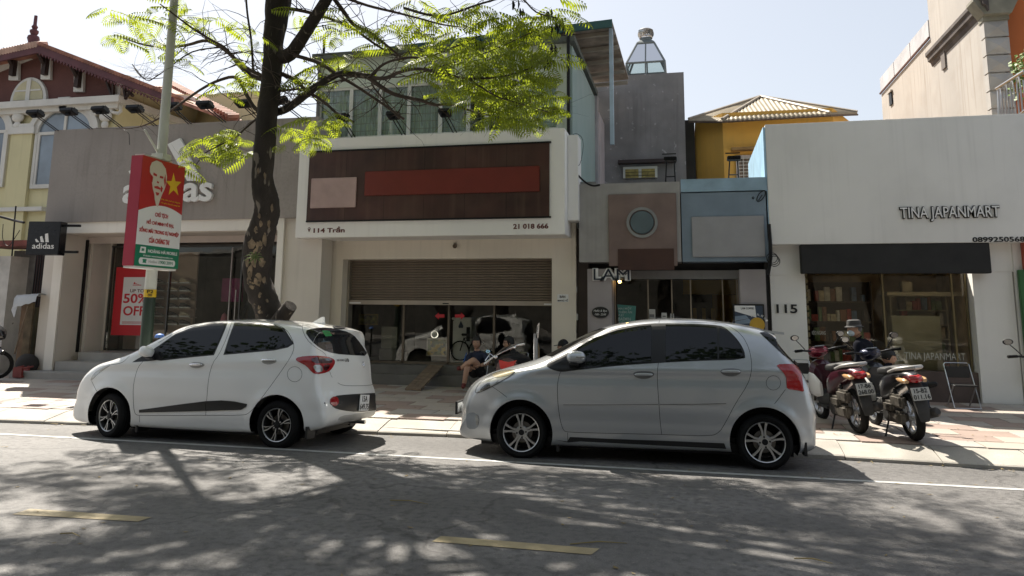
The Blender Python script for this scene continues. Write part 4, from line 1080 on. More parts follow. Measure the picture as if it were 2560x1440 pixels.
# ---------------------------------------------------------------- yellow villa at the left
vl = thing('yellow_villa', 'pale yellow villa with brown gable and red tiled roof behind the sports shop', 'building', (-20, 19, 0))
m_yw = mat('pale_yellow_render', (.62,.56,.33), .8, var=.05, vscale=.6, streak=.2, grime=.15)
m_wh = mat('white_stucco', (.62,.60,.55), .75, var=.06, vscale=1, streak=.2, grime=.2)
m_br = mat('brown_render', (.135,.055,.045), .85, var=.12, vscale=1.5, bump=.25, bscale=25, fine=.2)
m_rt = mat('dark_red_timber', (.10,.03,.035), .65, var=.15)
m_tm = mat('dark_timber', (.035,.018,.014), .7, var=.2)
m_tile = mat('clay_tile', (.30,.13,.085), .8, var=.3, vscale=3, grime=.3)
m_tile2 = mat('pale_clay_tile', (.5,.33,.26), .8, var=.2, vscale=3)
YV = 18.5
def V(a, c, Y=YV): return at(a, c, Y)
def vpoly(name, pts, Y, d, m, parent=None, **kw):
    return part(name, MB().prism([(V(a,c,Y).x, V(a,c,Y).z) for a, c in pts], d, Matrix.Translation((0,Y,0))), m, parent or vl, **kw)
xr = V(292,260).x
xl = xr-9.0
part('front_wall', MB().box(xl,YV,0,xr,YV+.3,V(200,262).z), m_yw, vl)
part('side_wall', MB().box(xr-.3,YV+.3,0,xr,30,V(292,180).z), m_yw, vl)
vpoly('gable_wall', [(-260,262),(290,262),(290,190),(200,160),(97,120),(-120,130),(-260,200)], YV+.05, .25, m_br)
part('cornice', MB().box(xl,YV-.35,V(200,268).z,xr+.35,YV+.1,V(200,252).z).box(xl,YV-.22,V(200,280).z,xr+.22,YV-.001,V(200,268).z).box(xr+.001,YV+.1,V(200,268).z,xr+.35,27,V(200,252).z), m_wh, vl)
# half round window
cw = V(72,255); rw = abs(V(117,255).x-V(72,255).x); hh = V(72,195).z-cw.z
arc = [(cw.x+rw*math.cos(t), cw.z+hh*math.sin(t)) for t in [math.pi*i/16 for i in range(17)]]
arc2 = [(cw.x+rw*.82*math.cos(t), cw.z+.06+hh*.80*math.sin(t)) for t in [math.pi*i/16 for i in range(17)]]
wo = part('window', MB().prism(arc, .1, Matrix.Translation((0,YV-.04,0))), m_wh, vl)
part('pane', MB().prism(arc2, .02, Matrix.Translation((0,YV-.06,0))), mat('cream_shutter_panel', (.50,.45,.28), .6, var=.08, streak=.1), wo)
part('mullion', MB().box(cw.x-.06,YV-.09,cw.z,cw.x+.08,YV-.061,cw.z+hh*.93).box(cw.x-rw*.7,YV-.08,cw.z+hh*.42,cw.x+rw*.7,YV-.061,cw.z+hh*.48), m_wh, wo)
# white raking trim and pendants
vpoly('rake_trim', [(122,118),(310,190),(310,205),(122,133)], YV-.03, .08, m_wh)
vpoly('rake_trim', [(88,128),(-40,178),(-40,192),(88,142)], YV-.03, .08, m_wh)
for (a, c_) in ((36,200),(116,198),(198,229)):
    vpoly('pendant', [(a-15,c_),(a+9,c_),(a+11,c_-62),(a-12,c_-62)], YV-.06, .09, m_wh)
    p, q = V(a-4,c_-10,YV-.1), V(a-2,c_-58,YV-.1)
    br_ = part('eave_bracket', MB().box(p.x-.06,YV-.2,p.z,p.x+.08,YV-.06,q.z), m_tm, vl)
    e0 = Vector((p.x,YV-.12,p.z+.25)); e1 = Vector((p.x-.05,YV-.5,q.z+.12))
    part('brace', MB().tube([e0, e1], .06, 5), m_tm, br_); part('brace', MB().tube([Vector((p.x,YV-.1,q.z)), e1], .05, 5), m_tm, br_)
# corner bracket and post
p = V(277,245)
part('corner_post', MB().box(V(283,200).x,YV-.02,V(283,246).z,V(305,200).x,YV+.3,V(283,190).z), m_wh, vl)
b = MB()
for a, c_, d_, e_ in ((262,190,281,240),(262,192,285,200),(284,195,283,245),(310,215,315,248),(310,218,333,240),(333,222,312,248),(310,217,333,220)):
    b.tube([V(a,c_,YV-.1), V(d_,e_,YV-.1)], .05, 5)
part('corner_brace', b, m_tm, vl)
# roof: barge boards and tiled slopes; eave overhangs the front by 1.2 m
YO = YV-.55
def VO(a, c): return at(a, c, YO)
apx = VO(97,113); lft = VO(-150,168); rgt = VO(432,243)
def slab(name, pts, m, d):
    pts = [Vector(p) for p in pts]; n_ = len(pts); dd = Vector(d)
    return part(name, MB().add(pts+[p+dd for p in pts], [tuple(range(n_)), tuple(range(2*n_-1,n_-1,-1))]+[(i,n_+i,n_+(i+1)%n_,(i+1)%n_) for i in range(n_)]), m, vl)
dz = Vector((0,0,-.23))
slab('barge_board', [apx, rgt, rgt+dz*.8, apx+dz], m_rt, (0,.06,0))
slab('barge_board', [lft, apx, apx+dz, lft+dz], m_rt, (0,.06,0))
# scalloped edge on the right rake
b = MB(); n_ = 42
for i in range(n_):
    p = apx.lerp(rgt, (i+.2)/n_)+dz*.95; q = apx.lerp(rgt, (i+1.0)/n_)+dz*.95
    b.add([p+Vector((0,-.01,0)), q+Vector((0,-.01,0)), (p+q)/2+Vector((0,-.01,-.09)), p+Vector((0,.03,0)), q+Vector((0,.03,0)), (p+q)/2+Vector((0,.03,-.09))], [(0,1,2),(3,5,4),(0,3,4,1),(1,4,5,2),(2,5,3,0)])
part('scallop_trim', b, m_rt, vl)
slab('roof_slope', [apx+Vector((0,.065,.0)), rgt+Vector((0,.065,.0)), rgt+Vector((0,11,0.3)), apx+Vector((0,11,.3))], m_tile, (0,0,-.1))
slab('roof_slope', [lft+Vector((0,.065,.0)), apx+Vector((0,.065,.0)), apx+Vector((0,11,.3)), lft+Vector((0,11,.3))], m_tile, (0,0,-.1))
# small front hip of tiles near the apex
b = MB(); rows = 5; ntile = 26
for r_ in range(2):
    for i in range(24):
        p = lft.lerp(apx, .35+i*.027)+Vector((0,-.03-.02*r_,.01+.05*r_))
        b.tube([p, p+Vector((0.01,.4,.14))], .07, 6)
stuff(part('roof_tiles', b, m_tile2, vl))
b = MB()
for i in range(48):
    p = apx.lerp(rgt, (i+.5)/48)+Vector((0,-.03,.05))
    b.tube([p, p+Vector((0,.5,.02))], .06, 6)
stuff(part('roof_tiles', b, m_tile, vl))
part('finial', MB().lathe([(.16,0),(.13,.1),(.17,.22),(.15,.3),(.08,.34),(.12,.42),(.12,.48),(.06,.52),(.09,.6),(.05,.66),(.045,.95),(.0,.96)],14,Matrix.Translation((V(75,109,YO).x,YO+.1,V(75,112,YO).z))), m_rt, vl, smooth=True)
part('lightning_rod', MB().tube([(V(75,80,YO).x,YO+.1,V(75,85,YO).z),(V(79,45,YO).x,YO+.1,V(79,45,YO).z)], [.02,.006], 6), m_rt, vl)
# side hip roof further back
YS_ = 24
ap2 = at(437,212,YS_+2); e1 = at(370,222,YS_+1); e2 = at(605,298,YS_-4); e3 = at(455,238,YS_-3)
slab('rear_roof', [at(375,218,26), at(432,210,26), at(470,232,24), at(605,300,20), at(590,305,20), at(425,240,23)], m_tile, (0,0,-.08))
b = MB()
for i in range(30):
    p = at(432,210,26).lerp(at(605,299,20), i/30)
    b.tube([p+Vector((0,0,.05)), p+Vector((-.25,-.2,.0))], .1, 6)
for i in range(8):
    for j in range(4):
        p = at(380+i*8,219+j*5+i*.3,25.5-j*.3); b.tube([p, p+Vector((.1,-.4,-.15))], .09, 6)
stuff(part('roof_tiles', b, m_tile, vl))
part('rear_wall', MB().box(at(440,250,23).x,23,0,at(560,250,21).x,23.3,at(500,250,23).z+.2), m_yw, vl)
part('rear_wall', MB().add([at(425,235,22.9), at(485,237,22.9), at(600,302,20.5), at(600,330,20.5), at(425,330,22.9)], [(0,1,2,3,4)]), m_yw, vl)
part('rear_cornice', MB().tube([at(430,243,22.6), at(482,245,22.6), at(598,303,20.2)], .09, 4), m_wh, vl)
# pilasters, arches, windows below the cornice
for (a0, a1) in ((22,84),):
    x0, x1 = V(a0+8,400).x, V(a1-2,400).x
    part('pilaster', MB().box(x0,YV-.12,0,x1,YV-.001,V(50,322).z), m_yw, vl)
    part('capital', MB().box(x0-.1,YV-.18,V(50,338).z,x1+.1,YV-.002,V(50,322).z).box(x0-.03,YV-.15,V(50,322).z,x1+.03,YV-.002,V(50,313).z), m_wh, vl)
def arch_band(cx_px, cy_px, r_px, y_bot, label=None):
    c = V(cx_px, cy_px); r_ = abs(V(cx_px+r_px, cy_px).x-c.x)
    b = MB(); n_ = 18
    for (ra_, rb_, d0) in ((1.0,1.16,.10),(1.16,1.34,.16)):
        vs = []
        for i in range(n_+1):
            t = math.pi*i/n_
            for rr, yy in ((ra_,YV-d0),(rb_,YV-d0),(rb_,YV-.001),(ra_,YV-.001)): vs.append((c.x+r_*rr*math.cos(t), yy, c.z+r_*rr*.75*math.sin(t)))
        fs = []
        for i in range(n_):
            for k_ in range(4): fs.append((i*4+k_,i*4+(k_+1)%4,(i+1)*4+(k_+1)%4,(i+1)*4+k_))
        b.add(vs, fs)
    zb = V(cx_px, y_bot).z
    b.box(c.x-r_*1.1,YV-.08,zb,c.x-r_,YV-.001,c.z); b.box(c.x+r_,YV-.08,zb,c.x+r_*1.1,YV-.001,c.z)
    part('arch_moulding', b, m_wh, vl)
    poly = [(c.x+r_*math.cos(math.pi*i/n_), c.z+r_*.75*math.sin(math.pi*i/n_)) for i in range(n_+1)] + [(c.x-r_,zb),(c.x+r_,zb)]
    wo = part('window', MB().prism(poly, .02, Matrix.Translation((0,YV-.03,0))), mat('villa_glass', (.16,.20,.24), .08, .0, var=.3, vscale=.8, spec=1.0) if 'villa_glass' not in bpy.data.materials else bpy.data.materials['villa_glass'], vl)
    part('frame', MB().box(c.x-.04,YV-.07,zb,c.x+.04,YV-.031,c.z+r_*.7).box(c.x-r_,YV-.07,c.z-.05,c.x+r_,YV-.031,c.z+.04).box(c.x-r_,YV-.08,zb,c.x+r_,YV-.031,zb+.12).box(c.x-r_,YV-.065,zb,c.x-r_+.08,YV-.031,c.z).box(c.x+r_-.08,YV-.065,zb,c.x+r_,YV-.031,c.z), m_wh, wo)
    part('keystone', MB().prism([(c.x-.12,c.z+r_*.72),(c.x+.12,c.z+r_*.72),(c.x+.2,c.z+r_*1.12),(c.x-.2,c.z+r_*1.12)], .22, Matrix.Translation((0,YV-.22,0))), m_wh, vl)
arch_band(165, 332, 66, 470); arch_band(-40, 332, 60, 470)
part('lower_frieze', MB().box(xl,YV-.2,V(50,530).z,V(120,500).x,YV-.001,V(50,520).z), m_wh, vl)
def scroll(cx_, cz_, r_, Y):
    b = MB()
    for s in (-1, 1):
        b.tube([(cx_+s*(r_*.9-r_*.75*t/9*math.cos(t*.9)), Y, cz_+.35*r_+r_*.5*(1-t/12)*math.sin(t*.9)) for t in range(9)], [r_*.13]*9, 6)
    b.sphere((cx_,Y,cz_-.1*r_), r_*.5, 12, 8, (1,.5,.8)); b.sphere((cx_,Y,cz_-.7*r_), r_*.3, 10, 6, (1,.5,1)); return b
for a, c_ in ((54,292),(272,290)):
    c = V(a, c_); part('scroll_ornament', scroll(c.x, c.z, .42, YV-.12), m_wh, vl, smooth='all')

part('dark_gap_panel', MB().box(at(1712,350,20.3).x,20.3,2,at(1737,350,20.3).x,20.6,at(1720,300,20.3).z), K['dark'], yh)  # dark panel added to stand for the shade in the gap
pn = thing('balcony_plant', 'bright green shrub growing through the balcony railing', 'plant', at(2545,230,15.6))
b = MB(); random.seed(12)
for k in range(260):
    a, c = random.choice(((2538,165),(2550,180),(2545,205),(2556,150),(2548,225),(2560,195)))
    p = at(a+random.gauss(0,9), c+random.gauss(0,11), 15.7+random.uniform(-.3,.3)); u = Vector((random.uniform(-1,1),random.uniform(-1,1),random.uniform(-1,1))).normalized(); v_ = u.orthogonal(); l_ = random.uniform(.03,.055)
    b.add([p-u*l_, p+v_*l_*.6, p+u*l_, p-v_*l_*.6], [(0,1,2,3)])
stuff(part('foliage', b, mat('shrub_leaf', (.12,.20,.03), .6, var=.4, vscale=9), pn))
part('stem', MB().tube([at(2548,290,15.7), at(2545,230,15.7), at(2552,160,15.7)], .015, 6), K['wood'], pn)
# ================================================================== the two parked cars
def smooth_poly(pts, it=2, closed=True):
    for _ in range(it):
        q = []
        n = len(pts)
        for i in range(n if closed else n-1):
            a, b = pts[i], pts[(i+1) % n]
            q += [tuple(a[k]*.75+b[k]*.25 for k in range(len(a))), tuple(a[k]*.25+b[k]*.75 for k in range(len(a)))]
        pts = q
    return pts
def resample(pts, n, closed=True):
    P = [Vector(p) for p in pts]
    if closed: P.append(P[0].copy())
    L = [0]
    for a, b in zip(P, P[1:]): L.append(L[-1]+(b-a).length)
    out = []; j = 0
    m = n if closed else n-1
    for i in range(n):
        t = L[-1]*i/m
        while j < len(L)-2 and L[j+1] < t: j += 1
        f = (t-L[j])/max(1e-9, L[j+1]-L[j]); out.append(P[j].lerp(P[j+1], min(1, max(0, f))))
    return out
def sstep(a, b, x):
    t = min(1, max(0, (x-a)/(b-a))); return t*t*(3-2*t)
class Car:
    def __init__(s, spec):
        s.__dict__.update(spec)
        s.T = Matrix.Translation(s.pos) @ Matrix.Rotation(s.yaw, 4, 'Z') @ Matrix.Rotation(s.tilt, 4, 'X')
        s.root = bpy.data.objects.new('parked_car', None); col.objects.link(s.root)
        s.root.empty_display_size = .3
        tag(s.root, s.label, 'car')
    def w(s, x, z):
        W0 = s.W
        # section
        if z < s.belt: sec = 1 - .055*((z-.62)/.45)**2 if z < .62 else 1 - .05*((z-.62)/(s.belt-.62))**1.8
        else:
            t = (z-s.belt)/(s.roof-s.belt); sec = .95 - .165*t - .045*t*t
        # character line
        sec += .012*math.exp(-((z-s.crease(x))/.035)**2) - .008*math.exp(-((z-s.crease(x)+.09)/.05)**2)
        sec -= .010*math.exp(-((z-.46)/.07)**2)
        # plan taper
        tf = min(1, max(0, (s.x_taper_f - x)/(s.x_taper_f - s.xf))); tr = min(1, max(0, (x-s.x_taper_r)/(s.xr - s.x_taper_r)))
        pl = (1 - .36*tf**2.3)*(1 - s.rear_taper*tr**2.2)
        # hood: narrower and lower shoulders ahead of the screen
        v = W0*sec*pl
        for cx in (0, s.wb):
            r = math.hypot(x-cx, z-.29)
            v += .022*math.exp(-((r-s.arch)/.07)**2)*(1 if z < .85 else 0)
        return v
    def build_body(s, paint):
        prof = resample(smooth_poly(s.prof, 2), 260)
        n = len(prof)
        zc = .62
        nor = []
        for i in range(n):
            t = (prof[(i+1) % n]-prof[i-1]).normalized(); nor.append(Vector((t[1], -t[0])) )
        # make normals point outwards
        c0 = Vector((s.wb/2, .7))
        area = sum(prof[i][0]*prof[(i+1)%n][1]-prof[(i+1)%n][0]*prof[i][1] for i in range(n))
        sg = 1 if area > 0 else -1
        nor = [v*sg for v in nor]
        def crown(i):
            x, z = prof[i]; nx, nz = nor[i]
            if nz < -.5: return .0
            if nx < -.3 and z < .85: return .15*(-nx)          # nose
            if nx > .5 and z < 1.1: return .07*nx
            if nx > .4: return .06
            if nx < -.3 and z > 1.0: return .10*(-nx)+.03      # windscreen
            return .03 if z > 1.3 else .05
        cr = [crown(i) for i in range(n)]
        for _ in range(8): cr = [(cr[i-1]+cr[i]+cr[(i+1) % n])/3 for i in range(n)]
        def rho(i):
            x, z = prof[i]
            if nor[i][1] < -.4: return .05
            if z > 1.25: return .10
            return .11
        rh = [rho(i) for i in range(n)]
        for _ in range(6): rh = [(rh[i-1]+rh[i]+rh[(i+1) % n])/3 for i in range(n)]
        side = [prof[i]-nor[i]*cr[i] for i in range(n)]
        vs = []; fs = []
        Mx = 18
        for j in range(-Mx, Mx+1):
            q = j/Mx
            for i in range(n):
                p = prof[i]-nor[i]*cr[i]*q*q
                y = q*(s.w(side[i][0], side[i][1])-rh[i])
                vs.append((p[0], y, p[1]))
        for j in range(2*Mx):
            for i in range(n):
                i2 = (i+1) % n; fs.append((j*n+i, j*n+i2, (j+1)*n+i2, (j+1)*n+i))
        # side caps
        rings = [0, .012, .035, .07, .115] + [.17+.83*k/26 for k in range(27)]
        for sgn in (1, -1):
            base = (2*Mx*n) if sgn > 0 else 0
            prev = [base+i for i in range(n)]
            for ring in rings[1:]:
                cur = []
                for i in range(n):
                    P = side[i]; C = Vector((min(max(P[0], s.xf+.45), s.xr-.35), zc+.0*P[1]))
                    p = C.lerp(P, 1-ring); d = ring*(P-C).length; r_ = rh[i]
                    y = s.w(p[0], p[1])
                    if d < r_: y = y - r_ + math.sqrt(max(0, r_*r_-(r_-d)**2))
                    cur.append(len(vs)); vs.append((p[0], sgn*y, p[1]))
                for i in range(n):
                    i2 = (i+1) % n; fs.append((prev[i], prev[i2], cur[i2], cur[i]))
                prev = cur
        me = bpy.data.meshes.new('body'); me.from_pydata(vs, [], fs)
        bm = bmesh.new(); bm.from_mesh(me)
        bmesh.ops.remove_doubles(bm, verts=bm.verts, dist=.0012)
        bmesh.ops.dissolve_degenerate(bm, dist=1e-4, edges=bm.edges)
        bmesh.ops.recalc_face_normals(bm, faces=bm.faces)
        bm.to_mesh(me); bm.free()
        me.materials.append(paint); me.materials.append(K['black'])
        o = bpy.data.objects.new('body', me); col.objects.link(o)
        # wheel houses
        cuts = []
        for ci, cx in enumerate((0, s.wb)):
            for sgn in (-1, 1):
                bm = bmesh.new()
                bmesh.ops.create_cone(bm, cap_ends=True, cap_tris=False, segments=64, radius1=s.arch, radius2=s.arch, depth=.6,
                    matrix=Matrix.Translation((cx+.0013*sgn, sgn*(s.W+.2-.22), s.hub+.0017)) @ Matrix.Rotation(R(90), 4, 'X') @ Matrix.Rotation(.017, 4, 'Z'))
                cm = bpy.data.meshes.new('cut'); bm.to_mesh(cm); bm.free(); cm.materials.append(K['black'])
                co = bpy.data.objects.new('cut', cm); col.objects.link(co); cuts.append(co)
                mod = o.modifiers.new('b', 'BOOLEAN'); mod.operation = 'DIFFERENCE'; mod.object = co; mod.solver = 'EXACT'; mod.material_mode = 'TRANSFER'
        dg = bpy.context.evaluated_depsgraph_get(); dg.update()
        me2 = bpy.data.meshes.new_from_object(o.evaluated_get(dg))
        bpy.data.objects.remove(o)
        for co in cuts: bpy.data.objects.remove(co)
        me2.name = 'body'
        me2.polygons.foreach_set('use_smooth', [True]*len(me2.polygons)); me2.set_sharp_from_angle(angle=R(45))
        s.body = bpy.data.objects.new('body', me2); col.objects.link(s.body); s.body.parent = s.root
        s.bvh = BVHTree.FromPolygons([v.co for v in me2.vertices], [tuple(p.vertices) for p in me2.polygons])
        s.Ti = s.T.inverted()
        return s.body
    def cast(s, px, py):
        d = (s.Ti.to_3x3() @ ray(px, py)).normalized()
        o = s.Ti @ EYE
        h = s.bvh.ray_cast(o, d)
        if h[0] is None: return None, None
        nrm = h[1]
        if nrm.dot(d) > 0: nrm = -nrm
        return h[0], nrm
    def z(s, a, b): return (s.zx+a/s.zs, s.zy+b/s.zs)
    def liners(s):
        for cx in (0, s.wb):
            for sgn in (-1, 1):
                b = MB(); vs = []; n_ = 30; rr = s.arch-.004
                for i in range(n_+1):
                    t = R(-22)+R(224)*i/n_
                    for y in (s.W-.10, s.W-.42): vs.append((cx+rr*math.cos(t), sgn*y, s.hub+rr*math.sin(t)))
                for i in range(n_): b_ = 2*i; b.f.append((b_, b_+2, b_+3, b_+1))
                b.v = vs
                k = len(b.v); b.v.append((cx, sgn*(s.W-.42), s.hub))
                for i in range(n_): b.f.append((2*i+1, 2*i+3, k))
                s.p('wheel_liner', b, K['black'])
    def patch(s, name, poly, off, m, parent=None, mirror=False, label=None, step=1.6, smooth=1, thick=.006):
        """a shell lying on the body inside an outline"""
        pts = [s.z(*p) for p in poly]
        if smooth: pts = smooth_poly(pts, smooth)
        x0, x1 = min(p[0] for p in pts), max(p[0] for p in pts)
        nc = max(3, int((x1-x0)/step)); cols = []
        for i in range(nc+1):
            x = x0+(x1-x0)*min(.9995, max(.0005, i/nc)); ys = []
            for a, b in zip(pts, pts[1:]+pts[:1]):
                if (a[0] <= x < b[0]) or (b[0] <= x < a[0]): ys.append(a[1]+(b[1]-a[1])*(x-a[0])/(b[0]-a[0]))
            if len(ys) >= 2: cols.append((x, min(ys), max(ys)))
        h = max(c[2]-c[1] for c in cols); nr = max(2, int(h/step))
        vs = []; idx = []; ok = []
        for x, a, b in cols:
            row = []
            for k in range(nr+1):
                p, nm = s.cast(x, a+(b-a)*k/nr)
                if p is None: row.append(None); continue
                vs.append(p+nm*off); vs.append(p-nm*thick); row.append(len(vs)-2)
            idx.append(row)
        fs = []
        for i in range(len(idx)-1):
            for k in range(nr):
                q = (idx[i][k], idx[i+1][k], idx[i+1][k+1], idx[i][k+1])
                if None in q: continue
                if (vs[q[0]]-vs[q[2]]).length > .25: continue
                fs.append(q)
        edges = {}
        for f in fs:
            for a, b in zip(f, f[1:]+f[:1]): edges[(min(a,b),max(a,b))] = edges.get((min(a,b),max(a,b)), 0)+1
        for (a, b), c in list(edges.items()):
            if c == 1 and (vs[a]-vs[b]).length > 1e-7: fs.append((a, b, b+1, a+1))
        b = MB(); b.add(vs, fs)
        o = b.build(name, m, parent or s.root, smooth=30)
        s.fixparent(o)
        if label: o['label'] = label
        if mirror:
            b = MB(); b.add([(v.x, -v.y, v.z) for v in vs], fs)
            o2 = b.build(name, m, parent or s.root, smooth=30); s.fixparent(o2)
            if label: o2['label'] = label
        return o
    def fixparent(s, o): o.matrix_parent_inverse = Matrix.Identity(4)
    def line(s, name, pts, wd=.005, m=None, closed=False, off=.0012, sm=1):
        q = [s.z(*p) for p in pts]
        if sm: q = [q[0]]+smooth_poly(q, sm, closed)+[q[-1]] if not closed else smooth_poly(q, sm, True)
        q = resample([(a, b, 0) for a, b in q], max(8, int(len(q)*5)), closed)
        L = []
        for p in q:
            h, nm = s.cast(p[0], p[1])
            if h is not None: L.append((h, nm))
        vs = []; fs = []
        for i, (h, nm) in enumerate(L):
            a = L[i-1][0] if i else L[0][0]; c = L[min(i+1, len(L)-1)][0]
            t = (c-a); 
            if t.length < 1e-6: t = Vector((1,0,0))
            side = nm.cross(t).normalized()*wd/2
            vs += [h+side+nm*off, h-side+nm*off]
            if i and (h-L[i-1][0]).length < .12: fs.append((2*i-2, 2*i, 2*i+1, 2*i-1))
        if closed: fs.append((2*len(L)-2, 0, 1, 2*len(L)-1))
        o = MB().add(vs, fs).build(name, m or K['black'], s.root, fix=False); s.fixparent(o); return o
    def p(s, name, mb, m, parent=None, smooth=True, label=None):
        o = mb.build(name, m, parent or s.root, smooth); s.fixparent(o)
        if label: o['label'] = label
        return o
    def wheel(s, cx, sgn, steer, style):
        W_ = bpy.data.objects.new('wheel', None)
        # wheel built at origin, axis = local Y, outer side towards -Y * sgn
        base = Matrix.Translation((cx, sgn*(s.W-.115), s.hub)) @ Matrix.Rotation(steer, 4, 'Z') @ (Matrix.Rotation(R(180), 4, 'Z') if sgn > 0 else Matrix())
        ax = Matrix.Rotation(R(90), 4, 'X')          # lathe z -> -y (outer)
        B = base @ ax
        r, rr = s.hub, s.rim
        hw = .088
        ty = [(rr-.004, hw-.012), (rr+.012, hw), (rr+.04, hw+.007), (r-.035, hw+.003), (r-.016, hw-.014), (r-.004, hw-.035), (r, 0), (r-.004, -hw+.035), (r-.016, -hw+.014), (r-.04, -hw), (rr, -hw+.01), (rr-.01, 0)]
        tyre = MB().lathe(ty, 56, B, True)
        # tread grooves
        root = MB().lathe([(rr-.006, hw-.006), (rr-.018, hw-.020), (rr-.022, hw-.07), (rr-.035, -.02), (rr-.03, -hw+.01)], 48, B)
        wo = s.p('wheel', tyre, K['rubber'], smooth=True)
        for gx in (-.035, 0, .035):
            s.p('tread_groove', MB().lathe([(r+.0008, gx-.004), (r+.0008, gx+.004)], 48, B), K['black'], wo)
        s.p('rim_barrel', root, s.m_barrel, wo)
        s.p('rim_lip', MB().lathe([(rr-.008, hw-.012), (rr-.002, hw-.003), (rr-.004, hw+.001), (rr-.012, hw-.004), (rr-.014, hw-.014)], 56, B, True), s.m_rim, wo)
        s.p('brake_disc', MB().lathe([(0,.0),(.115,.0),(.118,.004),(.06,.008),(.055,.03),(0,.03)], 32, B), s.m_disc, wo)
        s.p('hub_cap', MB().lathe([(.0,hw-.008),(.026,hw-.010),(.032,hw-.016),(.034,hw-.04)], 20, B), s.m_cap, wo)
        b = MB()
        for k in range(4):
            a = 2*math.pi*k/4+.0+(R(8) if style == 0 else R(40))
            b.lathe([(0,hw-.012),(.010,hw-.012),(.011,hw-.03)], 8, B @ Matrix.Translation((.052*math.cos(a), .052*math.sin(a), 0)))
        s.p('wheel_nut', b, K['black'] if style == 0 else s.m_rim, wo)
        def spoke(pts, wds, zt, zb, m, nm='spoke'):
            # ribbon along pts (x,y) of widths wds with top height zt(list) and thickness
            vs = []; fs = []
            n_ = len(pts)
            for i, (q, wd) in enumerate(zip(pts, wds)):
                a = Vector(pts[max(0,i-1)]); c = Vector(pts[min(n_-1,i+1)]); t = (c-a).normalized(); nn = Vector((-t[1], t[0]))*wd/2
                q = Vector(q)
                for sg, zz in ((1, zt[i]), (-1, zt[i]), (-1, zb), (1, zb)):
                    vs.append(B @ Vector((q[0]+sg*nn[0], q[1]+sg*nn[1], zz)))
            for i in range(n_-1):
                for k in range(4): fs.append((i*4+k, i*4+(k+1)%4, (i+1)*4+(k+1)%4, (i+1)*4+k))
            fs += [(0,1,2,3), (n_*4-4,n_*4-3,n_*4-2,n_*4-1)]
            s.p(nm, MB().add(vs, fs), m, wo, smooth=30)
        ro = rr-.010
        if style == 0:      # five pairs of slim spokes
            s.p('hub_face', MB().lathe([(0,hw-.018),(.062,hw-.018),(.072,hw-.028),(.074,hw-.05)], 24, B), s.m_rim, wo)
            for k in range(5):
                a = 2*math.pi*k/5+s.spin
                for d in (-1, 1):
                    a0, a1 = a+d*.13, a+d*.20
                    pts = [(.05*math.cos(a+d*.25), .05*math.sin(a+d*.25)), (.11*math.cos(a0), .11*math.sin(a0)), (.155*math.cos(a+d*.165), .155*math.sin(a+d*.165)), (ro*math.cos(a1), ro*math.sin(a1))]
                    spoke(pts, [.024,.019,.020,.026], [hw-.018,hw-.012,hw-.010,hw-.010], hw-.045, s.m_rim)
        else:               # six swept two tone spokes
            s.p('hub_face', MB().lathe([(0,hw-.02),(.062,hw-.02),(.070,hw-.03),(.072,hw-.05)], 24, B), K['black'], wo)
            for k in range(6):
                a = 2*math.pi*k/6+s.spin
                ptsL = [(.045*math.cos(a-.15), .045*math.sin(a-.15)), (.09*math.cos(a+.04), .09*math.sin(a+.04)), (.13*math.cos(a+.13), .13*math.sin(a+.13)), (ro*math.cos(a+.10), ro*math.sin(a+.10))]
                ptsR = [(.09*math.cos(a-.10), .09*math.sin(a-.10)), (.13*math.cos(a-.10), .13*math.sin(a-.10)), (.155*math.cos(a-.11), .155*math.sin(a-.11)), (ro*math.cos(a-.17), ro*math.sin(a-.17))]
                ptsC = [(.05*math.cos(a-.05), .05*math.sin(a-.05)), (.10*math.cos(a-.02), .10*math.sin(a-.02)), (.15*math.cos(a), .15*math.sin(a)), (ro*math.cos(a-.03), ro*math.sin(a-.03))]
                spoke(ptsC, [.030,.026,.032,.040], [hw-.020,hw-.017,hw-.016,hw-.016], hw-.045, K['black'], 'spoke')
                spoke(ptsL, [.008,.011,.012,.014], [hw-.018,hw-.012,hw-.010,hw-.009], hw-.04, s.m_rim, 'spoke_edge')
                spoke(ptsR, [.004,.007,.008,.010], [hw-.016,hw-.012,hw-.010,hw-.009], hw-.04, s.m_rim, 'spoke_edge')
        return wo
    def finish(s):
        s.root.matrix_world = s.T
        s.root.location = s.T.to_translation(); s.root.rotation_euler = s.T.to_euler()
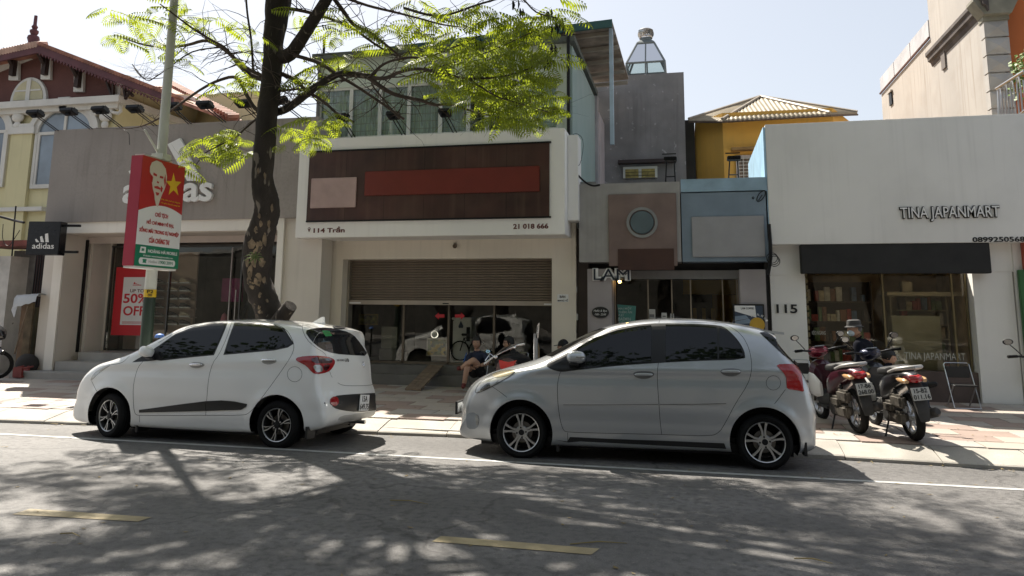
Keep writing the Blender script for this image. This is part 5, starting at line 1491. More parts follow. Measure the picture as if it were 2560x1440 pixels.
def paint(name, base, flake=0.0, metal=.0, rough=.35):
    m = bpy.data.materials.new(name); m.use_nodes = True
    n, l = m.node_tree.nodes, m.node_tree.links; b = n['Principled BSDF']
    b.inputs['Base Color'].default_value = (*base, 1); b.inputs['Metallic'].default_value = metal
    b.inputs['Roughness'].default_value = rough; b.inputs['Coat Weight'].default_value = 1.0; b.inputs['Coat Roughness'].default_value = .03
    tc = n.new('ShaderNodeTexCoord')
    t = n.new('ShaderNodeTexNoise'); t.inputs['Scale'].default_value = 2.2; t.inputs['Detail'].default_value = 6; l.new(tc.outputs['Object'], t.inputs[0])
    # road dust on the lower panels
    sp_ = n.new('ShaderNodeSeparateXYZ'); l.new(tc.outputs['Object'], sp_.inputs[0])
    mr_ = n.new('ShaderNodeMapRange'); mr_.inputs[1].default_value = .62; mr_.inputs[2].default_value = .12; mr_.inputs[4].default_value = .30; l.new(sp_.outputs[2], mr_.inputs[0])
    mm = n.new('ShaderNodeMath'); mm.operation = 'MULTIPLY'; l.new(mr_.outputs[0], mm.inputs[0]); l.new(t.outputs[0], mm.inputs[1])
    x = n.new('ShaderNodeMix'); x.data_type = 'RGBA'; l.new(mm.outputs[0], x.inputs[0]); x.inputs[6].default_value = (*base, 1); x.inputs[7].default_value = (.22,.19,.15,1); l.new(x.outputs[2], b.inputs['Base Color'])
    l.new(mm.outputs[0], b.inputs['Coat Roughness'])
    if flake:
        v = n.new('ShaderNodeTexVoronoi'); v.inputs['Scale'].default_value = 900; l.new(tc.outputs['Object'], v.inputs[0])
        bp = n.new('ShaderNodeBump'); bp.inputs['Strength'].default_value = flake; bp.inputs['Distance'].default_value = .0005
        l.new(v.outputs['Distance'], bp.inputs['Height']); l.new(bp.outputs[0], b.inputs['Normal'])
    return m
def tinted(name, base=(.006,.007,.008), rough=.02):
    return mat(name, base, rough, 0, var=0, spec=.4)
m_tint = tinted('tinted_window_glass'); m_redl = mat('red_lamp_lens', (.35,.008,.012), .12, var=.05, coat=1.0)
m_trim = mat('satin_black_trim', (.010,.010,.011), .42, var=.1)
m_lamp = mat('clear_lamp_lens', (.42,.42,.40), .08, .35, var=.25, vscale=14, coat=1)
m_yel_l = mat('yellowed_lamp_lens', (.50,.44,.30), .15, .3, var=.2, vscale=8, coat=1)
m_rim = mat('alloy_silver', (.50,.50,.49), .32, .85, var=.08); m_barrel = mat('dark_barrel', (.03,.03,.03), .5, .4); m_disc = mat('brake_disc', (.16,.15,.14), .4, .8, var=.15)
m_shade0 = mat('painted_strip_shade', (.06,.06,.062), .5)
# ---------------------------------------------------------------- silver hatchback
hf, hr = Vector((-1.88, 8.74)), Vector((.76, 8.83))
ya = math.atan2(hr.y-hf.y, hr.x-hf.x)
S = Car(dict(W=.875, wb=2.64, belt=1.08, roof=1.56, hub=.292, rim=.212, arch=.365, xf=-.88, xr=3.27, x_taper_f=.10, x_taper_r=2.55, rear_taper=.17,
    crease=lambda x: .99+.012*x, spin=R(95), yaw=ya, tilt=R(-1.2),
    pos=(hf.x-math.sin(ya)*.80, hf.y+math.cos(ya)*.80, -.078), label='silver five door hatchback with black tinted windows parked at the kerb on the right',
    zx=1120, zy=760, zs=2.723, m_rim=m_rim, m_barrel=m_barrel, m_disc=m_disc, m_cap=K['black'],
    prof=[(-.70,.17),(-.82,.19),(-.88,.30),(-.89,.48),(-.86,.60),(-.79,.73),(-.68,.83),(-.46,.93),(-.02,1.05),(.18,1.125),(.40,1.245),(.74,1.43),(1.03,1.525),(1.40,1.585),(1.75,1.60),(2.1,1.59),(2.5,1.54),(2.78,1.475),(2.88,1.44),(2.86,1.40),(2.93,1.28),(3.10,1.08),(3.19,.94),(3.24,.75),(3.275,.62),(3.27,.45),(3.22,.25),(3.12,.18),(2.2,.17),(1.0,.16),(.2,.16)]))
p_silver = paint('silver_paint', (.47,.49,.505), .2, .6, .30)
S.build_body(p_silver)
Z = [(665,420),(700,445),(760,462),(800,460),(950,442),(1200,416),(1435,401),(1700,387),(2024,379),(2022,335),(2005,295),(1975,247),(1930,197),(1890,165),(1850,146),(1700,137),(1440,130),(1300,139),(1150,163),(1000,213),(880,272),(800,318),(700,380)]
S.patch('window_surround', Z, .0025, m_trim, mirror=True)
S.patch('front_window', [(880,300),(1000,232),(1150,180),(1300,152),(1383,146),(1383,398),(1200,410),(950,436),(890,442),(862,430),(868,330)], .0055, m_tint, mirror=True, smooth=0)
S.patch('rear_window', [(1482,142),(1700,148),(1828,158),(1834,250),(1834,374),(1700,382),(1482,394)], .0055, m_tint, mirror=True, smooth=0)
S.patch('quarter_window', [(1846,162),(1890,180),(1928,212),(1968,258),(1994,302),(2010,340),(2014,370),(1846,374)], .0055, m_tint, mirror=True, smooth=0)
for pts in ([(765,462),(748,520),(744,600),(750,700),(765,800),(785,860),(812,873),(1100,880),(1455,888)],
            [(1440,112),(1436,130)],
            [(1432,401),(1424,470),(1427,560),(1436,680),(1444,800),(1455,888)],
            [(1455,888),(1790,900),(1850,872),(1893,800),(1955,680),(2040,550),(2065,470),(2068,400),(2050,300),(2002,212),(1930,158),(1850,128),(1440,120),(1250,128),(1080,155),(960,200),(830,268),(765,300),(720,330)],
            [(690,343),(716,374)], [(240,505),(262,480),(330,452),(430,420),(560,393),(690,343)],
            [(300,562),(350,595),(402,636)], [(2297,582),(2262,630),(2222,680)], [(815,876),(815,932)]):
    S.line('panel_gap', pts)
S.line('fuel_flap', [(2215+49*math.cos(t*math.pi/10), 537+49*math.sin(t*math.pi/10)) for t in range(20)], .004, closed=True, sm=0)
S.patch('rub_strip', [(785,660),(1000,657),(1430,655),(1430,682),(1000,684),(785,684)], .014, p_silver, smooth=0)
S.patch('rub_strip', [(1442,655),(1700,652),(1895,652),(1890,676),(1700,680),(1442,682)], .014, p_silver, smooth=0)
S.patch('sill_cladding', [(730,925),(812,935),(830,905),(1100,918),(1450,930),(1880,948),(1895,985),(1500,965),(1100,945),(900,935),(820,942)], .004, m_trim, smooth=0)
S.patch('taillight', [(2228,412),(2330,407),(2380,425),(2405,480),(2415,560),(2425,600),(2380,588),(2300,580),(2312,530),(2292,480),(2262,445)], .008, m_redl, step=1.1)
S.patch('headlight', [(183,603),(200,560),(240,512),(300,472),(380,450),(440,447),(460,456),(440,482),(380,517),(320,552),(250,588),(205,606)], .004, m_lamp, step=1.1)
S.line('lamp_gap', [(183,603),(200,560),(240,512),(300,472),(380,450),(440,447),(460,456),(440,482),(380,517),(320,552),(250,588),(205,606)], .006, closed=True, off=.006)
S.patch('lamp_reflector', [(215,590),(240,560),(275,535),(300,545),(285,570),(240,588)], .0065, mat('dark_reflector', (.10,.10,.10), .2, .6, var=.3, vscale=20, coat=1), step=1.0)
S.patch('lamp_reflector', [(290,520),(330,505),(345,520),(310,550),(285,560)], .007, m_rim, step=1.0)
S.line('strip_shade_line', [(785,686),(1000,686),(1430,684)], .005, m_shade0, off=.0015)  # shade under the rub strip, painted as a thin dark line
S.line('strip_shade_line', [(1442,684),(1700,682),(1893,678)], .005, m_shade0, off=.0015)
hl = S.patch('lamp_top_lens', [(300,478),(380,455),(440,450),(455,458),(430,482),(360,500),(310,500)], .006, m_yel_l, step=1.1)
S.patch('rear_screen', [(2122,196),(2165,190),(2205,215),(2290,300),(2366,388),(2340,388),(2280,345),(2200,270)], .005, m_tint, step=1.0, smooth=0)
S.patch('fog_lamp_recess', [(128,742),(190,736),(214,790),(202,850),(132,852),(122,800)], .001, mat('silver_recess_shade', (.25,.27,.29), .4, .5), step=1.2)  # recess shade painted as a flat darker patch
S.patch('fog_lamp', [(188,760),(200,748),(210,775),(210,805),(200,830),(190,815)], .008, m_lamp, step=.9)
# screens front and rear on the centre (world positions, seen from other sides)
def end_glass(c, name, x_from, direction, ylim, zlo, zhi, ztaper, off=.004, m=None):
    vs = []; fs = []; nu, nv = 20, 12
    for i in range(nu+1):
        for j in range(nv+1):
            v = j/nv; zz = zlo+(zhi-zlo)*v; y = (2*i/nu-1)*(ylim-ztaper*v)
            h = c.bvh.ray_cast(Vector((x_from, y, zz)), Vector((direction,0,0)))
            if h[0] is None: h = (Vector((x_from+direction*2.5, y, zz)), Vector((-direction,0,0)))
            n_ = h[1] if h[1].x*direction < 0 else -h[1]
            vs.append(h[0]+n_*off)
    for i in range(nu):
        for j in range(nv):
            a = i*(nv+1)+j; fs.append((a, a+nv+1, a+nv+2, a+1))
    o = MB().add(vs, fs).build(name, m or m_tint, c.root, True); c.fixparent(o); return o
end_glass(S, 'windscreen', -2, 1, .66, 1.13, 1.46, .10)
end_glass(S, 'rear_screen', 4.5, -1, .58, 1.04, 1.38, .08)
# handles and mirror
def blob(c, name, px0, py0, w_, h_, d_, m, out=.02, parent=None, rnd=.5, tilt=0.0):
    a, nm = c.cast(*c.z(px0, py0))
    if a is None: print('MISS', name, px0, py0); return None
    dx = (c.cast(*c.z(px0+20, py0))[0]-a).normalized()
    up_ = nm.cross(dx).normalized(); 
    if up_.z < 0: up_ = -up_
    Mx = Matrix((dx, nm, up_)).transposed().to_4x4(); Mx.translation = a+nm*out
    if tilt: Mx = Mx @ Matrix.Rotation(tilt, 4, 'Y')
    bm = bmesh.new(); bmesh.ops.create_uvsphere(bm, u_segments=20, v_segments=12, radius=1)
    for v in bm.verts:
        co = v.co
        k = lambda t: math.copysign(abs(t)**rnd, t)
        v.co = Mx @ Vector((k(co.x)*w_/2, k(co.y)*d_/2, k(co.z)*h_/2))
    b = MB(); bm.verts.index_update(); b.add([v.co.copy() for v in bm.verts], [[v.index for v in f.verts] for f in bm.faces]); bm.free()
    o = b.build(name, m, parent or c.root, 'all'); c.fixparent(o); return o
m_shade = mat('handle_shade', (.19,.195,.20), .4, .4)  # recess shade around the handles, painted as a darker patch
for (a, b_) in ((1332,480),(1925,462)):
    S.patch('handle_shade', [(a-74,b_),(a-60,b_-20),(a,b_-26),(a+60,b_-20),(a+76,b_),(a+50,b_+22),(a,b_+34),(a-50,b_+22)], .0012, m_shade, step=1.2)
    blob(S, 'door_handle', a, b_-2, .20, .030, .035, p_silver, .022, rnd=.6)
mo = blob(S, 'door_mirror', 878, 378, .215, .13, .15, p_silver, .085, rnd=.72)
blob(S, 'indicator_lens', 912, 386, .10, .022, .02, m_lamp, .162, mo, .6)
blob(S, 'mirror_arm', 860, 420, .12, .03, .14, m_trim, .05, mo, .6)
# spoiler, antenna, wiper bits
a = S.bvh.ray_cast(Vector((2.42,0,3)), Vector((0,0,-1)))[0]
S.p('antenna', MB().tube([a, a+Vector((.02,0,.02)), a+Vector((.20,.0,.055))], [.006,.004,.0025], 6), m_trim)
S.p('spoiler', MB().add([(2.66,-.60,1.475),(2.66,.60,1.475),(2.93,.55,1.445),(2.93,-.55,1.445),(2.66,-.60,1.44),(2.66,.60,1.44),(2.93,.55,1.42),(2.93,-.55,1.42)], [(0,1,2,3),(7,6,5,4),(0,3,7,4),(3,2,6,7),(2,1,5,6),(1,0,4,5)]), p_silver)
S.p('rear_wiper', MB().tube([(3.13,-.1,1.08),(3.06,-.35,1.12),(3.04,-.45,1.13)], .010, 6), m_trim)
S.p('number_plate', MB().bevbox(-.915,-.24,.42,-.90,.24,.53,.004), K['whiteprint'])
S.p('plate_frame', MB().box(-.93,-.26,.40,-.905,.26,.55), m_trim)
S.p('underbody', MB().bevbox(-.55,-.72,.13,3.0,.72,.30,.05), K['black'])
S.p('mud_flap', MB().box(.40,-.82,.10,.43,-.60,.28).box(2.64+.40,-.80,.16,2.64+.43,-.62,.30), m_trim)
for cx in (0, S.wb):
    S.wheel(cx, -1, 0 if cx else R(2), 0); S.wheel(cx, 1, 0, 0)
S.liners()
S.finish()
# ---------------------------------------------------------------- white hatchback
hf, hr = Vector((-7.23, 8.66)), Vector((-4.82, 8.58))
ya = math.atan2(hr.y-hf.y, hr.x-hf.x)-R(.8)
Wc = Car(dict(W=.845, wb=2.42, belt=1.06, roof=1.51, hub=.285, rim=.197, arch=.352, xf=-.91, xr=3.05, x_taper_f=.05, x_taper_r=2.15, rear_taper=.15,
    crease=lambda x: .93+.035*x, spin=R(78), yaw=ya, tilt=R(-1.2),
    pos=(hf.x-math.sin(ya)*.77, hf.y+math.cos(ya)*.77, -.082), label='white five door hatchback with dark windows parked at the kerb on the left',
    zx=160, zy=760, zs=3.048, m_rim=m_rim, m_barrel=m_barrel, m_disc=m_disc, m_cap=K['black'],
    prof=[(-.70,.16),(-.84,.19),(-.90,.30),(-.92,.45),(-.88,.60),(-.78,.74),(-.62,.85),(-.40,.95),(-.08,1.05),(.12,1.13),(.35,1.255),(.62,1.395),(.95,1.485),(1.3,1.525),(1.7,1.532),(2.2,1.51),(2.6,1.465),(2.82,1.42),(2.84,1.38),(2.80,1.34),(2.88,1.15),(2.95,1.0),(2.965,.85),(2.98,.72),(3.04,.62),(3.07,.47),(3.04,.32),(2.94,.23),(2.2,.17),(1.0,.16),(.2,.16)]))
p_white = paint('white_paint_car', (.80,.80,.78), .0, 0, .3)
Wc.build_body(p_white)
Wc.patch('window_surround', [(716,322),(850,228),(1000,170),(1120,148),(1250,140),(1200,260),(1142,390),(980,405),(850,420),(740,432),(706,428),(640,436),(520,444),(560,418),(620,385)], .002, m_trim, mirror=True, smooth=0)
Wc.patch('front_window', [(728,318),(850,240),(1000,183),(1120,160),(1238,150),(1190,262),(1134,382),(980,396),(850,410),(746,424),(722,380)], .005, m_tint, mirror=True, smooth=0)
Wc.patch('window_surround', [(1300,140),(1480,146),(1610,160),(1680,188),(1712,240),(1752,302),(1705,332),(1600,354),(1400,372),(1215,388),(1255,262)], .002, m_trim, mirror=True, smooth=0)
Wc.patch('rear_window', [(1310,152),(1480,158),(1600,170),(1662,192),(1698,242),(1740,300),(1700,322),(1600,342),(1400,360),(1230,377),(1262,270)], .005, m_tint, mirror=True, smooth=0)
for pts in ([(600,440),(565,480),(540,560),(527,640),(528,740),(535,820),(550,845),(580,850),(1080,848)],
            [(1280,134),(1240,260),(1180,388),(1132,450),(1102,560),(1090,700),(1080,848)],
            [(1080,848),(1370,848),(1410,832),(1470,765),(1560,645),(1650,520),(1730,402),(1757,330),(1738,262),(1692,190),(1600,148),(1300,130),(1150,140),(1000,160),(850,215),(720,295)],
            [(210,585),(232,630),(262,690)], [(352,462),(420,455),(455,440),(500,395)],
            [(1822,148),(1814,190),(1848,270),(1920,335),(1985,372),(2004,410)], [(2024,512),(2034,545),(2044,560)], [(2085,600),(2110,616),(2160,624),(2330,622),(2366,604)], [(576,852),(576,900)]):
    Wc.line('panel_gap', pts)
Wc.line('fuel_flap', [(1758+56*math.cos(t*math.pi/10), 535+58*math.sin(t*math.pi/10)) for t in range(20)], .004, closed=True, sm=0)
Wc.patch('body_moulding', [(575,806),(700,790),(880,765),(1082,740),(1082,815),(575,827)], .010, m_trim, smooth=0)
Wc.patch('body_moulding', [(1084,740),(1200,734),(1300,742),(1395,762),(1390,782),(1350,806),(1084,815)], .010, m_trim, smooth=0)
tl_ = Wc.patch('taillight', [(1760,425),(1790,402),(1900,394),(2000,400),(2055,420),(2066,446),(2042,490),(2010,520),(1925,538),(1890,522),(1850,472),(1800,446)], .007, m_redl, step=1.0)
Wc.patch('dark_lens', [(1882,408),(2000,411),(2045,430),(2032,455),(1892,452)], .010, mat('smoked_red_lens', (.06,.006,.008), .1, coat=1), tl_, step=1.0)
Wc.patch('clear_lens', [(1896,465),(1960,464),(1972,512),(1930,524),(1906,500)], .010, m_lamp, tl_, step=1.0)
Wc.patch('dark_lens', [(1970,464),(2030,462),(2005,505),(1980,512)], .010, bpy.data.materials['smoked_red_lens'], tl_, step=1.0)
Wc.patch('rear_screen', [(1832,206),(1900,187),(2000,178),(2120,200),(2200,228),(2262,305),(2322,396),(2200,391),(2060,380),(1960,345),(1884,282)], .004, tinted('rear_glass', (.012,.014,.017), .03), step=1.2)
Wc.patch('headlight', [(200,583),(225,530),(280,490),(345,457),(358,463),(300,505),(250,540),(214,580)], .004, m_lamp, step=1.0)
Wc.patch('bumper_insert', [(2052,702),(2150,690),(2300,682),(2402,676),(2424,720),(2420,790),(2380,812),(2230,823),(2120,812),(2050,790),(2030,748)], .004, m_trim, step=1.2)
Wc.patch('fog_reflector', [(2057+33*math.cos(t*.6283), 742+38*math.sin(t*.6283)) for t in range(10)], .012, m_redl, step=1.0)
Wc.patch('lower_lip', [(2110,850),(2230,838),(2400,810),(2424,815),(2330,868),(2200,885),(2080,890)], .004, mat('light_grey_lip', (.45,.45,.44), .35, .3), step=1.3)
Wc.patch('parking_sensor', [(1987+6*math.cos(t), 755+6*math.sin(t)) for t in range(6)], .003, K['black'], step=.6)
Wc.patch('green_sticker', [(1966,207),(2022,207),(2040,242),(1990,247)], .007, mat('green_sticker', (.03,.30,.08), .5, var=0), step=1.0, smooth=0)
Wc.patch('spoiler_brake_lamp', [(2040,168),(2140,180),(2138,192),(2060,190)], .012, m_trim, step=1.0)
end_glass(Wc, 'windscreen', -2, 1, .62, 1.10, 1.43, .08)
for (a, b_) in ((1012,463),(1562,434)):
    Wc.patch('handle_shade', [(a-60,b_),(a-40,b_-18),(a+20,b_-20),(a+60,b_-6),(a+55,b_+12),(a,b_+30),(a-45,b_+18)], .0012, mat('pale_recess_shade', (.35,.35,.34), .4) if a == 1012 else bpy.data.materials['pale_recess_shade'], step=1.2)  # same painted recess shade, paler for the white body
    blob(Wc, 'door_handle', a, b_-2, .185, .028, .035, K['chrome'], .022, rnd=.6)
mo = blob(Wc, 'door_mirror', 668, 380, .185, .135, .15, p_white, .10, rnd=.75, tilt=R(10))
blob(Wc, 'mirror_arm', 672, 418, .10, .03, .13, m_trim, .05, mo, .6)
# blue badge / tag on dash seen beyond the pillar is a bystander's item; shark fin aerial
h = Wc.bvh.ray_cast(Vector((2.42,0,3)), Vector((0,0,-1))); a = h[0]
Wc.p('shark_fin_aerial', MB().add([a+Vector(v) for v in ((-.10,-.02,-.01),(.10,-.025,-.01),(.10,.025,-.01),(-.10,.02,-.01),(.06,-.006,.085),(.10,-.006,.085),(.10,.006,.085),(.06,.006,.085))], [(0,1,5,4),(2,3,7,6),(1,2,6,5),(3,0,4,7),(4,5,6,7)]), p_white)
def on_body(c, px0, py0, dz=.0):
    a, nm = c.cast(*c.z(px0, py0)); dx = (c.cast(*c.z(px0+15, py0))[0]-a).normalized(); u = nm.cross(dx)
    if u.z < 0: u = -u
    Mx = Matrix((dx, -nm, u.normalized())).transposed().to_4x4(); Mx.translation = a+nm*.008; return Mx
Mx = on_body(Wc, 2283, 752)
s_ = 1
pl_ = Wc.p('number_plate', MB().bevbox(-.155,-.006,-.10,.155,.004,.10,.003,Mx), K['whiteprint'])
Mp = Mx @ Matrix.Translation((0,-.007,0))
for txt, z0, z1, xx_ in (('15A', .012, .085, .085), ('649.75', -.085, -.012, .14)):
    o = lettering('lettering', txt, -xx_, xx_, z0, z1, Mp, K['blackprint'], pl_, .002, .01); Wc.fixparent(o)
Mx = on_body(Wc, 2140, 430); o = lettering('lettering', 'GRAND', -.20, -.03, -.012, .014, Mx, K['chrome'], Wc.root, .003, .03); Wc.fixparent(o)
o = lettering('lettering', 'i10', -.015, .08, -.022, .024, Mx, K['chrome'], Wc.root, .003, .03); Wc.fixparent(o)
Mx = on_body(Wc, 2275, 462)
ring = [(.055*math.cos(t), -.006, .032*math.sin(t)) for t in [i*math.pi/10 for i in range(21)]]
Wc.p('emblem', MB().tube([Mx @ Vector(v) for v in ring], .005, 6).tube([Mx @ Vector(v) for v in ((-.028,-.006,-.02),(-.012,-.006,.022))], .005, 6).tube([Mx @ Vector(v) for v in ((.012,-.006,-.022),(.028,-.006,.02))], .005, 6).tube([Mx @ Vector(v) for v in ((-.02,-.006,-.004),(.02,-.006,.004))], .004, 6), K['chrome'])
Mx = on_body(Wc, 2270, 378)
Wc.p('rear_wiper', MB().tube([Mx @ Vector(v) for v in ((.08,-.012,0),(-.05,-.02,.01),(-.14,-.012,-.005))], .012, 6).sphere(Mx @ Vector((.07,-.012,0)), .028), m_trim)
Wc.p('underbody', MB().bevbox(-.55,-.70,.13,2.75,.70,.30,.05), K['black'])
Wc.p('exhaust', MB().tube([(2.6,.40,.22),(2.98,.40,.21)], .025, 10), K['steel'])
Wc.p('mud_flap', MB().box(.40,-.80,.10,.43,-.60,.26).box(2.42+.38,-.80,.14,2.42+.41,-.62,.28), m_trim)
for cx in (0, Wc.wb):
    st = R(-14) if cx == 0 else 0
    Wc.wheel(cx, -1, st, 1); Wc.wheel(cx, 1, st, 1)
Wc.liners()
Wc.finish()
# ================================================================== street tree
def leafmat(name, c, t):
    m = bpy.data.materials.new(name); m.use_nodes = True
    n, l = m.node_tree.nodes, m.node_tree.links
    n.remove(n['Principled BSDF'])
    tc = n.new('ShaderNodeTexCoord'); nz = n.new('ShaderNodeTexNoise'); nz.inputs['Scale'].default_value = 2.2; l.new(tc.outputs['Object'], nz.inputs[0])
    def mixc(a, b):
        x = n.new('ShaderNodeMix'); x.data_type = 'RGBA'; l.new(nz.outputs[0], x.inputs[0]); x.inputs[6].default_value = (*a, 1); x.inputs[7].default_value = (*b, 1); return x.outputs[2]
    d = n.new('ShaderNodeBsdfDiffuse'); tr = n.new('ShaderNodeBsdfTranslucent'); g = n.new('ShaderNodeBsdfGlossy'); g.inputs['Roughness'].default_value = .45
    l.new(mixc(c, tuple(k*.6 for k in c)), d.inputs[0]); l.new(mixc(t, tuple(k*.55 for k in t)), tr.inputs[0])
    x = n.new('ShaderNodeMixShader'); x.inputs[0].default_value = .5; l.new(d.outputs[0], x.inputs[1]); l.new(tr.outputs[0], x.inputs[2])
    y = n.new('ShaderNodeMixShader'); y.inputs[0].default_value = .05; l.new(x.outputs[0], y.inputs[1]); l.new(g.outputs[0], y.inputs[2])
    l.new(y.outputs[0], n['Material Output'].inputs[0]); return m
m_leaf = leafmat('feathery_leaf', (.10,.15,.018), (.52,.62,.03))
m_bark = mat('dark_bark', (.036,.028,.023), .95, var=.35, vscale=7, bump=1.0, bscale=22, fine=.4, stretch=(1,1,.35), flecks=((.16,.135,.11), 9, .64))
m_bark2 = mat('peeled_bark', (.19,.14,.09), .9, var=.3, vscale=10, bump=.6, bscale=40, flecks=((.05,.04,.03), 12, .58))
m_branch = mat('branch_bark', (.075,.055,.045), .9, var=.25, vscale=6, bump=.5)
random.seed(42)
TY = 10.45
tb = at(688, 900, TY)
tree = thing('street_tree', 'tall street tree with a leaning dark patchy trunk and feathery yellow green leaves', 'tree', (tb.x+.1, TY, .06))
tr_pts = [(692,985,86),(690,900,80),(684,830,74),(676,790,70),(660,747,64),(646,716,66),(642,686,66),(645,640,70),(650,594,70),(661,555,62),(668,525,64),(662,480,58),(656,441,54),(658,408,52),(663,350,51),(668,290,50),(675,230,49),(680,175,47),(684,110,48),(690,50,56),(697,-10,62),(700,-90,50),(690,-200,40),(705,-330,32)]
Ztr = 1900/11.6
P = []; Rr = []
for k, (a, c, w_) in enumerate(tr_pts):
    p = at(a, c, TY + .25*math.sin(k*.35)); P.append(p); Rr.append(w_/2/1900*((p-EYE).dot(fw)))
def tube_rough(pts, rad, n=20, amp=.06):
    # resample & perturb for bark
    b = MB(); PP = [Vector(p) for p in pts]; out = []; rr = []
    for i in range(len(PP)-1):
        for k in range(4):
            t = k/4; p0 = PP[max(0,i-1)]; p1 = PP[i]; p2 = PP[i+1]; p3 = PP[min(len(PP)-1,i+2)]
            q = .5*((2*p1)+(p2-p0)*t+(2*p0-5*p1+4*p2-p3)*t*t+(3*p1-p0-3*p2+p3)*t**3)
            out.append(q); rr.append(rad[i]+(rad[i+1]-rad[i])*t)
    out.append(PP[-1]); rr.append(rad[-1]); b.tube(out, rr, n)
    from mathutils import noise
    nv = []
    for idx, v in enumerate(b.v):
        v = Vector(v); i = min(len(out)-1, idx//n); c = out[i]; d = v-c
        f = 1+amp*noise.noise(v*5.0)+amp*1.2*noise.noise(Vector((v.x*16, v.y*16, v.z*5)))
        nv.append(tuple(c+d*f))
    b.v = nv; return b
part('trunk', tube_rough(P, Rr, 28, .10), m_bark, tree, smooth='all')
# pale peeled patches on the lower trunk (raised flakes of bark)
tbv = None
dg = bpy.context.evaluated_depsgraph_get()
tro = [o for o in bpy.data.objects if o.name.startswith('trunk')][0]
tbv = BVHTree.FromPolygons([v.co for v in tro.data.vertices], [tuple(p.vertices) for p in tro.data.polygons])
fl = [(630,610,14,20),(648,617,12,22),(634,650,13,26),(655,655,11,18),(625,680,10,26),(645,700,13,24),(631,715,9,14),(660,700,7,12),(650,738,7,10),(634,765,6,10),(648,768,5,9),(668,752,5,7),(640,575,7,14),(652,560,6,12),(672,560,6,14),(662,600,8,24),(618,655,6,20),(640,630,9,12),(622,700,8,14),(652,780,9,8),(640,790,8,6),(648,540,5,10),(680,520,5,16),(662,440,4,12),(645,430,4,14)]
for a, c, rw_, rh_ in fl:
    rw_, rh_ = rw_*.78, rh_*.78; rim_ = []
    for k in range(11):
        t = 2*math.pi*k/11; q = random.uniform(.7, 1.1)
        d = ray(a+rw_*q*math.cos(t), c+rh_*q*math.sin(t)); h = tbv.ray_cast(EYE, d.normalized())
        if h[0] is not None: rim_.append((h[0], (h[0]-EYE).normalized()))
    if len(rim_) < 7: continue
    h0 = tbv.ray_cast(EYE, ray(a, c).normalized())
    if h0[0] is None: continue
    cc = h0[0]-(h0[0]-EYE).normalized()*.014
    b = MB(); n_ = len(rim_)
    vs = [cc]+[p-d*.009 for p, d in rim_]+[p+d*.03 for p, d in rim_]
    b.add(vs, [(0,1+i,1+(i+1)%n_) for i in range(n_)]+[(1+i,1+n_+i,1+n_+(i+1)%n_,1+(i+1)%n_) for i in range(n_)])
    part('bark_flake', b, m_bark2, tree)
# stub of a cut limb
p0, p1 = at(694,806,TY), at(727,764,TY-.1)
part('cut_limb', tube_rough([p0-Vector((.1,0,.2)), p0, (p0+p1)/2, p1], [.13,.12,.11,.10], 14, .06), m_bark, tree, smooth=40)
# traced limbs
def limb(pts, w0, w1, dy, y0=None, name='limb', nseg=8):
    n_ = len(pts); PP = []; RR = []
    for i, (a, c) in enumerate(pts):
        t = i/(n_-1); p = at(a, c, (y0 if y0 is not None else TY)+dy*t**1.1)
        PP.append(p); RR.append((w0+(w1-w0)*t)/2/1900*((p-EYE).dot(fw)))
    part(name, tube_rough(PP, RR, nseg, .05), m_branch if w0 < 20 else m_bark, tree, smooth='all')
    return PP, RR
limbs = []
def L(pts, w0, w1, dy, **kw): r_ = limb(pts, w0, w1, dy, **kw); limbs.append(r_); return r_
L([(680,283),(715,272),(760,240),(800,210),(840,188),(870,184),(925,192)], 22, 15, -.5)
L([(915,191),(960,196),(1000,180),(1050,172),(1110,185),(1170,196),(1250,192),(1330,168),(1392,120)], 11, 3, -.9, y0=TY-.45)
L([(920,193),(965,225),(1000,240),(1050,250),(1085,262),(1130,262),(1200,284),(1262,292)], 12, 4, .5, y0=TY-.5)
L([(925,192),(960,160),(1010,145),(1070,142),(1130,120),(1200,90)], 8, 3, -.3, y0=TY-.5)
L([(690,146),(725,136),(752,100),(785,48),(815,0),(850,-70),(900,-180),(960,-300)], 36, 22, -.8)
L([(735,138),(800,158),(840,185),(890,215),(950,255),(1010,298)], 10, 6, .3, y0=TY-.2)
L([(672,200),(632,190),(600,165),(572,132),(520,102),(470,112),(420,118),(360,112),(300,92)], 15, 3, .4)
L([(672,195),(625,175),(585,145),(560,118),(525,98),(480,70),(440,40),(400,10)], 10, 3, -.5)
L([(665,285),(637,270),(618,240),(592,195),(550,200),(500,225),(430,275),(390,300),(345,318),(290,322)], 12, 2, .1)
L([(633,178),(628,100),(618,30),(612,-50)], 6, 5, -.2)
L([(690,180),(735,198),(765,225),(810,255),(845,285),(885,305)], 12, 5, -.3)
L([(710,20),(760,28),(820,45),(880,70),(930,105),(980,135),(1030,145)], 10, 4, .3)
L([(830,-10),(860,30),(885,62),(930,85),(975,120),(1010,150)], 12, 4, .2, y0=TY-.3)
L([(850,-10),(920,14),(985,30),(1045,45),(1110,62),(1180,70)], 8, 3, -.6, y0=TY-.3)
L([(655,285),(612,322),(590,342),(545,365),(510,385),(492,410)], 6, 2, -.3)
L([(1010,20),(1100,40),(1200,10),(1290,-10),(1340,30),(1390,45)], 7, 3, -.2, y0=TY-.9)
L([(690,228),(720,225),(755,222)], 9, 4, -.4)
L([(560,118),(480,130),(400,185),(365,200),(330,160)], 4, 2, -.6)
L([(470,112),(430,150),(420,190),(360,195),(335,170)], 3, 1.5, .3)
L([(1170,196),(1240,240),(1310,262),(1370,280)], 5, 2, -.5, y0=TY-1.0)
L([(1000,298),(960,250),(930,200),(1020,190),(1120,160),(1220,130),(1330,80)], 5, 2, -.9, y0=TY-.2)
